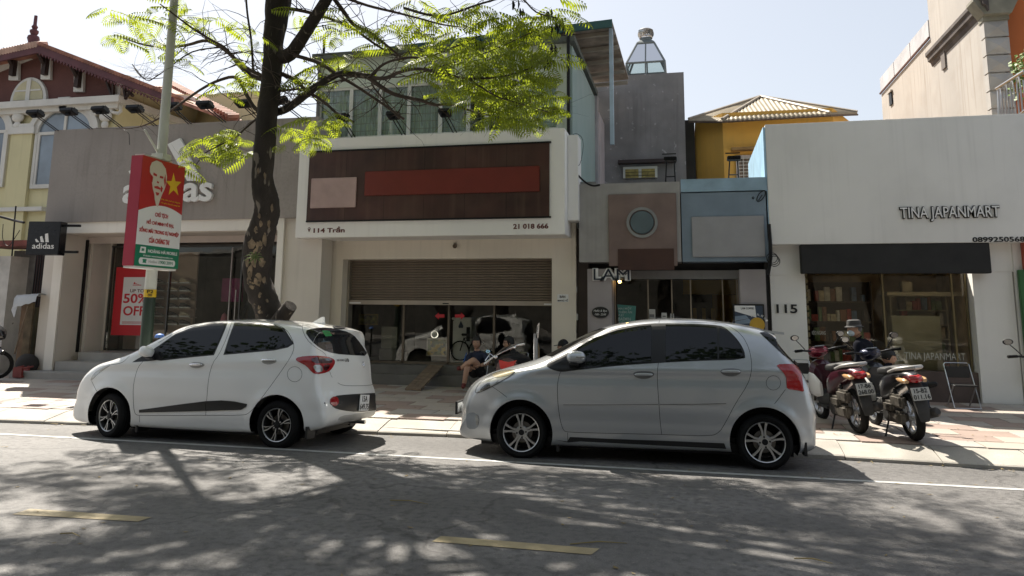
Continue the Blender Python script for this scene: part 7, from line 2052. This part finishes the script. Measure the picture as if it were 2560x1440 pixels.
part('body', ring_loft([(-.5,0,.72,.06,.05),(-.2,0,.74,.14,.10),(.2,0,.66,.15,.18),(.5,0,.62,.10,.16)], 14), K['black'], mc, smooth=True).matrix_parent_inverse = Matrix.Translation(-mc.location) @ Matrix.Translation((c_.x,YM+.75,.06)) @ Matrix.Rotation(R(75),4,'Z')
Bx = Matrix.Translation((c_.x+.15,YM+1.25,zf)) @ Matrix.Rotation(R(80),4,'Z') @ Matrix.Rotation(R(90),4,'X')
part('wheel', MB().lathe([(.25,-.05),(.29,-.045),(.30,0),(.29,.045),(.25,.05)], 30, Bx, True), K['rubber'], mc, smooth=True)
# blue cap shape stands in for a scooter mirror over the white bonnet
o = thing('mirror_standin', 'small bright blue shape on a post, standing in for a scooter mirror', 'cap', H(400,843,10.9))
p = at(399,844,10.9)
part('crown', MB().lathe([(.075,0),(.072,.03),(.05,.055),(0,.065)], 16, Matrix.Translation(p)), mat('bright_blue', (.10,.22,.60), .5), o, smooth=True)
part('post', MB().tube([(p.x,p.y,.05),(p.x,p.y,p.z)], .02, 8), K['black'], o)
# ================================================================== people
m_skin = mat('skin', (.42,.25,.17), .55, var=.06); m_hair = mat('black_hair', (.010,.009,.008), .6, var=.2)
def person(label, J, bones, rad, mats, head, face_dir, hair=True, extras=None, hands=None):
    """J: joints name->Vector; bones: list (a,b,material key); rad: joint radius; one skinned body"""
    root = thing('person', label, 'person', head)
    root.location = Vector((head.x, head.y, .1))
    names = list(J); idx = {k: i for i, k in enumerate(names)}
    me = bpy.data.meshes.new('body'); me.from_pydata([J[k] for k in names], [(idx[a], idx[b]) for a, b, _ in bones], [])
    o = bpy.data.objects.new('body', me); col.objects.link(o)
    md = o.modifiers.new('s', 'SKIN'); md.branch_smoothing = .5; md.use_smooth_shade = True
    sv = me.skin_vertices[0].data
    for k in names: sv[idx[k]].radius = rad[k] if hasattr(rad[k], '__len__') else (rad[k], rad[k])
    sv[idx['pelvis']].use_root = True
    ss = o.modifiers.new('d', 'SUBSURF'); ss.levels = 2; ss.render_levels = 2
    dg = bpy.context.evaluated_depsgraph_get(); dg.update()
    m2 = bpy.data.meshes.new_from_object(o.evaluated_get(dg)); bpy.data.objects.remove(o)
    m2.materials.clear(); keys = list(mats)
    for k in keys: m2.materials.append(mats[k])
    segs = [(J[a], J[b], keys.index(mm), (rad[a] if not hasattr(rad[a],'__len__') else rad[a][0]), (rad[b] if not hasattr(rad[b],'__len__') else rad[b][0])) for a, b, mm in bones]
    for p_ in m2.polygons:
        c = p_.center; best = (1e9, 0)
        for a, b, mi, ra, rb_ in segs:
            ab = b-a; t = min(1, max(0, (c-a).dot(ab)/max(1e-9, ab.length_squared))); d = (c-(a+ab*t)).length-(ra+(rb_-ra)*t)
            if d < best[0]: best = (d, mi)
        p_.material_index = best[1]; p_.use_smooth = True
    m2.name = 'body'
    b_ = bpy.data.objects.new('body', m2); link(b_, root)
    # head
    f = face_dir.normalized(); side = Vector((0,0,1)).cross(f).normalized(); u = f.cross(side)
    Hm = Matrix((f, side, u)).transposed().to_4x4(); Hm.translation = head
    hb = MB(); vs = []; n_, m_ = 20, 14
    for i in range(m_+1):
        th = math.pi*i/m_
        for k in range(n_):
            ph = 2*math.pi*k/n_; x, y, z = math.sin(th)*math.cos(ph), math.sin(th)*math.sin(ph), math.cos(th)
            w_ = .076*(1-.18*max(0,-z)**1.5); d_ = .096
            jaw = .012*max(0, -z)*max(0, x)
            nose = .022*math.exp(-((y/.16)**2))*math.exp(-(((z+.12)/.16)**2)) if x > 0 else 0
            brow = .004*math.exp(-(((z-.18)/.1)**2)) if x > 0 else 0
            eye = -.007*(math.exp(-(((abs(y)-.38)/.14)**2))*math.exp(-(((z-.04)/.10)**2))) if x > 0 else 0
            vs.append(Hm @ Vector((d_*x+jaw+nose+brow+eye, w_*y, .118*z)))
    hb.add(vs, [(i*n_+k,(i+1)*n_+k,(i+1)*n_+(k+1)%n_,i*n_+(k+1)%n_) for i in range(m_) for k in range(n_)])
    hd = part('head', hb, m_skin, root, smooth='all')
    for s_ in (-1, 1):
        part('ear', MB().sphere(Hm @ Vector((-.005,s_*.076,-.01)), .026, 8, 6, (.5,.35,1), Hm.to_3x3().to_4x4()), m_skin, hd, smooth=True)
        part('eye', MB().sphere(Hm @ Vector((.083,s_*.030,.008)), .010, 8, 6, (.5,1,.6), Hm.to_3x3().to_4x4()), K['blackprint'], hd, smooth=True)
    part('mouth', MB().sphere(Hm @ Vector((.088,0,-.062)), .022, 8, 6, (.25,1,.22), Hm.to_3x3().to_4x4()), mat('lips', (.28,.11,.09), .5) if 'lips' not in bpy.data.materials else bpy.data.materials['lips'], hd, smooth=True)
    if hair:
        hv = MB(); vs = []
        for i in range(9):
            th = math.pi*.62*i/8
            for k in range(n_):
                ph = 2*math.pi*k/n_; x, y, z = math.sin(th)*math.cos(ph), math.sin(th)*math.sin(ph), math.cos(th)
                lim = .30 if x > .3 else -.35
                if z < lim: z = lim
                vs.append(Hm @ Vector((.104*x-.006, .086*y, .128*z+.006)))
        hv.add(vs, [(i*n_+k,(i+1)*n_+k,(i+1)*n_+(k+1)%n_,i*n_+(k+1)%n_) for i in range(8) for k in range(n_)])
        part('hair', hv, m_hair, root, smooth='all')
    if hands:
        for wv, d_, in hands:
            d_ = d_.normalized(); sd = d_.cross(Vector((0,0,1)));
            if sd.length < .1: sd = Vector((1,0,0))
            sd.normalize(); nn_ = sd.cross(d_)
            hm = MB(); Mh = Matrix((d_, sd, nn_)).transposed().to_4x4(); Mh.translation = wv
            hm.sphere(Mh @ Vector((.045,0,0)), .045, 10, 8, (1,.85,.42), Mh.to_3x3().to_4x4())
            for k, (yy, ll) in enumerate(((-.03,.062),(-.010,.075),(.011,.072),(.031,.055))):
                hm.tube([Mh @ Vector((.06,yy,0)), Mh @ Vector((.06+ll*.6,yy*1.1,-.006)), Mh @ Vector((.06+ll,yy*1.1,-.026))], [.010,.009,.006], 6)
            hm.tube([Mh @ Vector((.025,-.03,0)), Mh @ Vector((.055,-.058,-.006)), Mh @ Vector((.08,-.062,-.016))], [.012,.010,.007], 6)
            part('hand', hm, m_skin, root, smooth=True)
    if extras: extras(root, Hm)
    return root
V3 = Vector
def folding_chair(label, seat_c, facing, back_m, group='folding chairs outside the shops', w_=.42):
    t = thing('folding_chair', label, 'chair', (0,0,0), 0, group)
    for s_ in (-1, 1):
        part('side_frame', MB().tube([(s_*w_/2,.20,0),(s_*w_/2,.17,.02),(s_*w_/2,-.20,.84),(s_*(w_/2-.03),-.21,.87)], .011, 8), K['steel'], t, smooth=True)
        part('rear_leg', MB().tube([(s_*(w_/2-.03),-.24,0),(s_*(w_/2-.03),.12,.45)], .011, 8), K['steel'], t, smooth=True)
    part('top_rail', MB().tube([(-w_/2+.03,-.21,.87),(w_/2-.03,-.21,.87)], .011, 8), K['steel'], t, smooth=True)
    part('foot_rail', MB().tube([(-w_/2,.20,.01),(w_/2,.20,.01)], .011, 8), K['steel'], t, smooth=True)
    part('backrest', MB().bevbox(-w_/2+.015,-.215,.58,w_/2-.015,-.14,.80,.01, Matrix.Rotation(R(0),4,'X')), back_m, t)
    part('seat', MB().bevbox(-w_/2+.02,-.16,.43,w_/2-.02,.22,.46,.012), back_m, t)
    t.location = seat_c; t.rotation_euler = (0,0,facing)
    t.scale = (.92,.92,.80)
    return t
m_cb = mat('black_vinyl', (.015,.015,.016), .45, var=.15)
# man seated cross legged, left (on a chair, facing the street)
Y1 = 14.1
J = lambda a, c, y: at(a, c, y)
pel = J(1193,931,14.2)
jt = dict(pelvis=pel, spine=J(1193,912,14.22), chest=J(1193,893,14.2), neck=J(1193,878,14.2), nk2=J(1193,870,14.17),
    shl=J(1174,886,14.16), ell=J(1165,908,14.0), wrl=J(1172,918,13.82), shr=J(1213,887,14.16), elr=J(1221,908,14.0), wrr=J(1200,914,13.82),
    hipl=J(1186,932,14.15), knl=J(1168,917,13.72), anl=J(1160,961,13.75), tol=J(1157,969,13.62),
    hipr=J(1203,932,14.15), knr=J(1184,899,13.70), anr=J(1153,921,13.78), tor=J(1142,921,13.72))
bn = [('pelvis','spine','shirt'),('spine','chest','shirt'),('chest','neck','shirt'),('neck','nk2','skin'),('chest','shl','shirt'),('shl','ell','shirt'),('ell','wrl','skin'),('chest','shr','shirt'),('shr','elr','shirt'),('elr','wrr','skin'),
      ('pelvis','hipl','short'),('hipl','knl','skin'),('knl','anl','skin'),('anl','tol','shoe'),('pelvis','hipr','short'),('hipr','knr','skin'),('knr','anr','skin'),('anr','tor','shoe')]
rd = dict(pelvis=.13, spine=.125, chest=.14, neck=.06, nk2=.052, shl=.065, ell=.045, wrl=.032, shr=.065, elr=.045, wrr=.032, hipl=.09, knl=.062, anl=.042, tol=.042, hipr=.09, knr=.065, anr=.045, tor=.042)
m_nav = mat('navy_shirt', (.012,.018,.045), .8, var=.15); m_shorts = mat('black_shorts', (.012,.012,.014), .8); m_redsh = mat('dark_red_shoes', (.12,.015,.012), .6)
def ex1(root, Hm):
    part('sleeve_stripe', MB().tube([jt['shl']+V3((-.045,-.05,.03)), jt['ell']+V3((-.035,-.04,.03))], .010, 6), mat('blue_stripe', (.03,.12,.40), .7), root)
    part('shorts_leg', MB().tube([jt['hipl']+V3((0,0,.0)), jt['hipl'].lerp(jt['knl'], .7)], [.10,.085], 12), m_shorts, root, smooth=True)
    part('shorts_leg', MB().tube([jt['hipr']+V3((0,0,.0)), jt['hipr'].lerp(jt['knr'], .6)], [.10,.085], 12), m_shorts, root, smooth=True)
person('seated man in navy shirt, black shorts and red shoes with crossed legs', jt, bn, rd, dict(shirt=m_nav, skin=m_skin, short=m_shorts, shoe=m_redsh), J(1192,857,14.14), V3((.05,-1,0)), extras=ex1,
       hands=[(jt['wrl'], V3((1,-.2,-.1))), (jt['wrr'], V3((-1,-.2,.0)))])
folding_chair('folding chair with steel tubes under the man in the navy shirt', (pel.x, 14.18, .12), R(180), m_cb)
# man with glasses in black track jacket
pel = J(1290,940,14.2)
jt2 = dict(pelvis=pel, spine=J(1291,915,14.22), chest=J(1290,893,14.2), neck=J(1283,875,14.2), nk2=J(1278,868,14.2),
    shl=J(1268,890,14.1), ell=J(1262,915,13.9), wrl=J(1255,930,13.7), shr=J(1306,892,14.2), elr=J(1316,918,14.1), wrr=J(1296,928,13.8),
    hipl=J(1280,942,14.15), knl=J(1262,940,13.7), anl=J(1260,978,13.65), tol=J(1252,984,13.5), hipr=J(1300,942,14.15), knr=J(1285,942,13.7), anr=J(1285,980,13.65), tor=J(1280,986,13.5))
bn2 = [(a, b, {'skin':'skin'}.get(m_, 'shirt') if (a, b) in (('neck','nk2'),) else ('shirt' if m_ in ('shirt','short') or a in ('ell','elr','hipl','knl','hipr','knr') else 'shoe')) for a, b, m_ in bn]
m_trk = mat('black_track_suit', (.011,.011,.013), .75, var=.2)
def ex2(root, Hm):
    for k in (-1, 0, 1):
        part('sleeve_stripe', MB().tube([jt2['shr']+V3((.015+k*.022,-.065,.02)), jt2['shr'].lerp(jt2['elr'],.5)+V3((.025+k*.022,-.055,.0)), jt2['elr']+V3((.0+k*.02,-.05,.0))], .005, 5), K['whiteprint'], root)
    for s_ in (-1, 1): part('spectacle_rim', MB().tube([Hm @ V3((.098,s_*.032+.022*math.cos(t),.008+.017*math.sin(t))) for t in [i*.7 for i in range(10)]], .003, 4), K['black'], root)
    part('spectacle_arm', MB().tube([Hm @ V3((.095,.055,.012)), Hm @ V3((.0,.082,.012))], .003, 4).tube([Hm @ V3((.095,-.055,.012)), Hm @ V3((.0,-.082,.012))], .003, 4), K['black'], root)
person('seated man with glasses and white striped black jacket behind the motorcycle', jt2, bn2, rd, dict(shirt=m_trk, skin=m_skin, shoe=m_shorts), J(1272,857,14.14), V3((-1,-.45,-.05)), extras=ex2,
       hands=[(jt2['wrl'], V3((-.3,-1,-.2))), (jt2['wrr'], V3((-1,-.5,0)))])
folding_chair('folding chair under the man with glasses', (pel.x, 14.2, .12), R(180), m_cb)
# man in black cap behind the silver bonnet
hp = J(1408,866,14.0)
pel = V3((hp.x+.05, 14.05, .60))
jt3 = {k: v.copy() for k, v in jt2.items()}
dx = hp-J(1272,857,14.14)
for k in jt3: jt3[k] = jt3[k]+V3((dx.x, dx.y, dx.z))
def cap(root, Hm, m, brim=True):
    part('cap', MB().lathe([(.098,.01),(.100,.04),(.085,.085),(.05,.115),(0,.125)], 20, Hm), m, root, smooth=True)
    part('cap_brim', MB().add([Hm @ V3(v) for v in ((.07,-.06,.025),(.16,-.045,.01),(.175,0,.008),(.16,.045,.01),(.07,.06,.025),(.07,-.06,.033),(.16,-.045,.018),(.175,0,.016),(.16,.045,.018),(.07,.06,.033))], [(0,1,2,3,4),(9,8,7,6,5),(0,5,6,1),(1,6,7,2),(2,7,8,3),(3,8,9,4),(4,9,5,0)]), m, root)
person('man in a black baseball cap half hidden behind the silver bonnet', jt3, bn2, rd, dict(shirt=m_trk, skin=m_skin, shoe=m_shorts), hp, V3((-1,-.3,0)), hair=True, extras=lambda r_, H_: cap(r_, H_, K['black']),
       hands=[(jt3['wrl'], V3((-.3,-1,-.2))), (jt3['wrr'], V3((-1,-.5,0)))])
folding_chair('folding chair under the man in the black cap', (jt3['pelvis'].x, 14.05, .12), R(180), m_cb)
# standing man with hat and mask
Yh = 12.6
hd = J(2136,823,Yh)
f = V3((-1,-.25,-.05))
gz = .11
cx_ = J(2155,900,Yh).x
jt4 = dict(pelvis=V3((cx_+.02,Yh,.86)), spine=J(2160,893,Yh), chest=J(2158,867,Yh), neck=J(2150,846,Yh), nk2=J(2145,838,Yh),
    shl=J(2143,858,Yh-.2), ell=J(2147,895,Yh-.24), wrl=J(2132,925,Yh-.26), shr=J(2172,860,Yh+.18), elr=J(2178,895,Yh+.2), wrr=J(2160,925,Yh+.1),
    hipl=V3((cx_+.0,Yh-.1,.84)), knl=V3((cx_-.08,Yh-.12,.48)), anl=V3((cx_+.02,Yh-.12,.14)), tol=V3((cx_-.14,Yh-.14,.135)),
    hipr=V3((cx_+.04,Yh+.1,.84)), knr=V3((cx_+.06,Yh+.12,.48)), anr=V3((cx_+.14,Yh+.12,.14)), tor=V3((cx_-.0,Yh+.12,.135)))
bn4 = [('pelvis','spine','coat'),('spine','chest','coat'),('chest','neck','coat'),('neck','nk2','skin'),('chest','shl','coat'),('shl','ell','coat'),('ell','wrl','coat'),('chest','shr','coat'),('shr','elr','coat'),('elr','wrr','coat'),
      ('pelvis','hipl','trs'),('hipl','knl','trs'),('knl','anl','trs'),('anl','tol','shoe'),('pelvis','hipr','trs'),('hipr','knr','trs'),('knr','anr','trs'),('anr','tor','shoe')]
rd4 = dict(rd); rd4.update(pelvis=.155, spine=.16, chest=.165, shl=.085, shr=.085, ell=.052, elr=.052, wrl=.038, wrr=.038, knl=.065, knr=.065, anl=.05, anr=.05)
m_coat = mat('dark_navy_coat', (.009,.010,.016), .9, var=.2, spec=.1)
def ex4(root, Hm):
    mh = mat('grey_tweed_hat', (.05,.048,.048), .85, var=.3, vscale=30)
    part('hat_crown', MB().lathe([(.104,.035),(.104,.085),(.096,.13),(.07,.145),(.03,.138),(0,.14)], 22, Hm), mh, root, smooth=True)
    part('hat_band', MB().lathe([(.107,.04),(.107,.068)], 22, Hm), mat('pale_hat_band', (.16,.155,.155), .7), root, smooth=True)
    part('hat_brim', MB().lathe([(.100,.042),(.132,.030),(.138,.036),(.132,.040),(.10,.050)], 22, Hm, True), mh, root, smooth=True)
    part('face_mask', MB().sphere(Hm @ V3((.052,0,-.048)), .062, 14, 10, (.92,1.05,.92), Hm.to_3x3().to_4x4()), mat('pale_blue_mask', (.55,.65,.72), .8), root, smooth=True)
    part('hair', MB().sphere(Hm @ V3((-.035,0,.0)), .078, 12, 8, (1,1,.8), Hm.to_3x3().to_4x4()), mat('grey_hair', (.12,.12,.12), .8), root, smooth=True)
person('standing older man in a grey hat, pale mask and dark coat behind the scooters', jt4, bn4, rd4, dict(coat=m_coat, skin=m_skin, trs=mat('dark_trousers', (.02,.022,.03), .8, var=.15), shoe=K['black']), hd, f, hair=False, extras=ex4,
       hands=[(jt4['wrl'], V3((-.2,0,-1))), (jt4['wrr'], V3((-.2,0,-1)))])
# seated man at the right, legs crossed, looking right
Ys = 12.9
jt5 = dict(pelvis=J(2243,972,Ys), spine=J(2236,948,Ys), chest=J(2228,926,Ys), neck=J(2224,910,Ys), nk2=J(2224,903,Ys),
    shl=J(2212,920,Ys-.16), ell=J(2222,950,Ys-.2), wrl=J(2268,968,Ys-.16), shr=J(2242,921,Ys+.15), elr=J(2256,948,Ys+.1), wrr=J(2284,955,Ys-.05),
    hipl=J(2248,975,Ys-.09), knl=J(2305,962,Ys-.12), anl=J(2325,1012,Ys-.1), tol=J(2350,1028,Ys-.15),
    hipr=J(2252,974,Ys+.09), knr=J(2302,946,Ys+.05), anr=J(2320,965,Ys-.22), tor=J(2345,958,Ys-.25))
rd5 = dict(rd4); rd5.update(pelvis=.13, spine=.14, chest=.145, shl=.075, shr=.075, knl=.07, knr=.072, tol=.042, tor=.04)
jt5['anl'].z = .20; jt5['tol'].z = .14; jt5['anl'].x = jt5['tol'].x-.16
m_jean = mat('dark_jeans', (.022,.028,.045), .8, var=.2)
person('seated dark haired man with crossed legs just right of the scooters', jt5, bn4, rd5, dict(coat=m_coat, skin=m_skin, trs=m_jean, shoe=K['black']), J(2222,893,Ys), V3((1,-.35,-.25)),
       hands=[(jt5['wrl'], V3((1,0,.1))), (jt5['wrr'], V3((1,-.2,0)))])
folding_chair('folding chair under the reading man', (jt5['pelvis'].x, Ys, .115), R(-90), m_cb)
# empty chairs
p = gnd(2418,1022,.12)
folding_chair('empty folding chair with black back standing before the right mart pillar', (p.x, p.y+.15, .118), R(183), m_cb)
p = at(2006,960,13.9)
folding_chair('folding chair with black back half hidden by the tail of the silver car', (p.x-.05, 13.9, .118), R(178), m_cb)
# ================================================================== ramp, stand, stall at the left
rp = thing('wooden_ramp', 'weathered wooden plank ramp leaning on the dark steps of the shutter shop', 'ramp', at(1045,972,13.9))
a0, a1 = gnd(1012,975,.12), gnd(1052,977,.12)
b0, b1 = at(1072,915,14.66), at(1108,917,14.66)
for k in range(3):
    t0_, t1_ = k/3+.01, (k+1)/3-.01
    q0, q1, q2, q3 = a0.lerp(a1,t0_), a0.lerp(a1,t1_), b0.lerp(b1,t1_), b0.lerp(b1,t0_)
    up_ = V3((0,.0,.03))
    part('plank', MB().add([q0,q1,q2,q3,q0+up_,q1+up_,q2+up_,q3+up_], [(0,3,2,1),(4,5,6,7),(0,1,5,4),(1,2,6,5),(2,3,7,6),(3,0,4,7)]), K['wood'], rp)
for t in (.12, .88):
    q0, q1 = a0.lerp(b0,t), a1.lerp(b1,t); part('batten', MB().tube([q0+V3((0,0,-.01)), q1+V3((0,0,-.01))], .014, 4), K['wood'], rp)
st = thing('upright_stand', 'narrow upright metal stand with a shiny top beside the man with glasses', 'stand', at(1350,900,13.5))
q = lambda a, c: at(a, c, 13.5)
part('panel', MB().bevbox(q(1338,0).x,13.5,q(1340,905).z,q(1347,0).x,13.53,q(1340,834).z,.004), mat('pale_panel_stand', (.42,.42,.44), .5), st)
part('tube', MB().tube([q(1335,905), q(1335,836), q(1346,834), q(1346,820)], .010, 8).tube([q(1343,834), q(1344,815), q(1347,808)], .012, 8), K['chrome'], st)
part('tan_strip', MB().prism([(q(1345,0).x,.3),(q(1352,0).x,.3),(q(1350,0).x,q(1350,870).z),(q(1347,0).x,q(1350,858).z)], .02, Matrix.Translation((0,13.56,0))), mat('tan_strip', (.30,.22,.13), .7), st)
part('top', MB().prism([(q(1343,0).x,q(0,822).z),(q(1349,0).x,q(0,822).z),(q(1352,0).x,q(1350,806).z),(q(1347,0).x,q(1350,812).z)], .01, Matrix.Translation((0,13.5,0))), K['chrome'], st)
part('base', MB().box(q(1335,0).x,13.4,.12,q(1352,0).x,13.7,.15), K['black'], st)
# left stall
q = lambda a, c, y=13.7: at(a, c, y)
w1 = thing('white_gate_pillar', 'tall chipped white painted gate pillar at the far left edge', 'pillar', q(15,930,14.6))
m_chip = mat('chipped_white', (.52,.50,.47), .8, var=.15, vscale=3, grime=.5, bump=.2, flecks=((.18,.16,.14), 6, .68))
for a0_, a1_, yy in ((-60,27,14.5),(29,36,14.62),(38,46,14.72)):
    part('pillar_face', MB().box(q(a0_,650,yy).x,yy,.1,q(a1_,650,yy).x,yy+.3,q(20,640,14.5).z), m_chip, w1)
part('side_wall', MB().box(q(46,700,15.2).x,15.0,.1,q(66,700,15.2).x,15.4,2.9), mat('grey_stained_wall', (.22,.21,.20), .9, var=.3, grime=.6), w1)
ga = thing('dark_alley_gate', 'dark narrow passage with thin bars behind the grey cloth between pillar and sports shop', 'gate', q(85,900,15.6))
part('back_panel', MB().box(q(60,700,15.8).x,15.8,.1,q(112,700,15.8).x,15.85,3.0), mat('dark_red_brown', (.055,.022,.018), .8, var=.3), ga)
for k in range(7):
    x = q(66+k*6,700,15.7).x; part('bar', MB().tube([(x,15.7,1.4),(x+.02,15.7,2.9)], .012, 6), K['black'], ga)
part('top_canopy', MB().box(q(40,560,15.0).x-.3,14.3,2.95,-13.87,15.2,3.08), mat('red_tile_strip', (.20,.06,.05), .8, var=.3), ga)
cl = thing('hung_sheet', 'pale grey plastic sheet draped over stacked boards at the left stall', 'sheet', q(75,760))
vs = []; a_ = q(42,740,13.9); b_ = q(98,736,13.9)
for i in range(15):
    t = i/14; p = a_.lerp(b_, t)
    for k, (dy, dz_) in enumerate(((.25,-.02),(.12,.02),(0,.015),(-.06,-.05),(-.08,-.16-.10*(1-t)))):
        vs.append((p.x, p.y+dy, p.z+dz_+.01*math.sin(i*1.3+k)))
part('sheet', MB().add(vs, [(i*5+k,(i+1)*5+k,(i+1)*5+k+1,i*5+k+1) for i in range(14) for k in range(4)]), mat('pale_plastic_sheet', (.42,.43,.44), .5, var=.1), cl, smooth='all')
part('hanging_corner', MB().add([a_+V3((0,.0,0)), a_+V3((.12,-.03,-.02)), q(35,795,13.85), q(28,775,13.9)], [(0,1,2,3)]), bpy.data.materials['pale_plastic_sheet'], cl)
bdv = thing('stacked_boards', 'brown boards and bundles stacked under the pale sheet', 'boards', q(65,900))
for k, (a0_, a1_, yy) in enumerate(((44,60,14.1),(56,74,14.0),(70,86,14.15))):
    x0, x1 = q(a0_,850,yy).x, q(a1_,850,yy).x
    part('board', MB().bevbox(x0,yy,.15,x1,yy+.05,q(60,745,yy).z-.1*k,.004), mat('brown_board_%d' % k, (.13-.02*k,.08,.045), .8, var=.35, vscale=4), bdv)
part('pole', MB().tube([q(36,885,13.8), q(70,765,13.8)], .015, 8), K['wood'], bdv)
part('sack', MB().sphere(q(68,910,14.0), .22, 14, 10, (1.2,.8,1)), mat('dark_sack', (.03,.027,.025), .9, var=.3), bdv, smooth=True)
for a, c, l in ((60,937,'nearer the sports shop steps'),(44,941,'left of the other one')):
    p = gnd(a, c+5, .11)
    s_ = thing('plastic_stool', 'small overturned red plastic stool on the pavement, ' + l, 'stool', p, 0, 'red stools by the left stall')
    part('top', MB().bevbox(p.x-.13,p.y-.03,.12,p.x+.13,p.y+.02,.34,.02), mat('faded_red_plastic', (.22,.04,.035), .6, var=.2) if 'faded_red_plastic' not in bpy.data.materials else bpy.data.materials['faded_red_plastic'], s_)
    for i in range(4): part('leg', MB().tube([(p.x+(-.11 if i % 2 else .11),p.y,.15 if i < 2 else .31),(p.x+(-.12 if i % 2 else .12),p.y+.24,.13 if i < 2 else .34)], .018, 6), bpy.data.materials['faded_red_plastic'], s_)
# dark scooter wheel peeking in at the left edge
lm = thing('parked_motorbike', 'dark motorbike front cut off by the left edge of the picture', 'motorbike', q(0,930,13.0))
p = q(-8,915,13.0)
Bx = Matrix.Translation((p.x,13.0,.42)) @ Matrix.Rotation(R(40),4,'Z') @ Matrix.Rotation(R(90),4,'X')
part('wheel', MB().lathe([(.22,-.04),(.28,-.035),(.29,0),(.28,.035),(.22,.04)], 28, Bx, True), K['rubber'], lm, smooth=True)
part('mudguard', MB().tube([(p.x-.25,13.05,.66),(p.x-.05,13.0,.76),(p.x+.16,12.95,.66)], [.05,.06,.05], 10), m_blk, lm, smooth=True)
part('fork', MB().tube([(p.x,12.95,.42),(p.x-.1,13.05,1.0)], .03, 8), K['black'], lm)
part('front_cowl', ring_loft([(-.2,0,.9,.05,.06),(-.05,0,.95,.14,.14),(.08,0,.9,.12,.12),(.15,0,.86,.04,.05)], 14), m_blk, lm, smooth=True).matrix_parent_inverse = Matrix.Translation(-lm.location) @ Matrix.Translation((p.x-.15,13.1,.12))
# wires over the left stall
cable([q(-5,540,14.2), q(15,545,14.2), q(40,552,14.2), q(60,556,14.0)], .03, 'thick dark branch like cable bundle over the left stall')
cable([q(8,560,14.2), q(5,600,14.2), q(20,620,14.2), q(34,600,14.2), q(50,575,14.2)], .008, 'thin looped cable below the bundle at the far left')
cable([q(40,515,14.2), q(36,560,14.2), q(30,640,14.2)], .018, 'upright dark pipe beside the black cube sign')
# fine overhead wires seen before the cornice
cable([at(240,320,14.0), at(322,320,13.9), at(324,362,13.9)], .006, 'thin wire hanging over the grey parapet edge')

# separate pieces that were drawn together into objects of their own
def split_loose(o):
    bm = bmesh.new(); bm.from_mesh(o.data); bm.verts.ensure_lookup_table(); bm.faces.ensure_lookup_table()
    seen = set(); comps = []
    for v in bm.verts:
        if v.index in seen: continue
        st_ = [v]; c = []; seen.add(v.index)
        while st_:
            a = st_.pop(); c.append(a.index)
            for e in a.link_edges:
                b = e.other_vert(a)
                if b.index not in seen: seen.add(b.index); st_.append(b)
        comps.append(set(c))
    if len(comps) < 2: bm.free(); return
    nm = o.data.name.split('.')[0]; smooth_ = o.data.polygons[0].use_smooth
    for c in comps:
        vl_ = sorted(c); ix = {v: i for i, v in enumerate(vl_)}
        me = bpy.data.meshes.new(nm)
        me.from_pydata([bm.verts[v].co.copy() for v in vl_], [], [[ix[v.index] for v in f.verts] for f in bm.faces if f.verts[0].index in c])
        for m_ in o.data.materials: me.materials.append(m_)
        me.polygons.foreach_set('use_smooth', [smooth_]*len(me.polygons))
        if smooth_: me.set_sharp_from_angle(angle=R(38))
        n_ = o.copy(); n_.data = me; n_.name = nm; col.objects.link(n_)
    for ch in kids(o): pass
    bpy.data.objects.remove(o); bm.free()
for o in [o for o in bpy.data.objects if o.type == 'MESH' and o.parent is not None and 'kind' not in o and o.name.split('.')[0] in
          ('side_wall','upper_cladding','glazing_bar','perforated_strip','guide_rail','slatted_partition','mud_flap','corner_brace','front_wall','wheel_nut','rear_roof','ridge_cap','goods','purlin','portal_frame','back_wall','room_ceiling','arch_bar','turbine','house_number','stand','pillar_core','clamp','cornice')]:
    if not kids(o): split_loose(o)
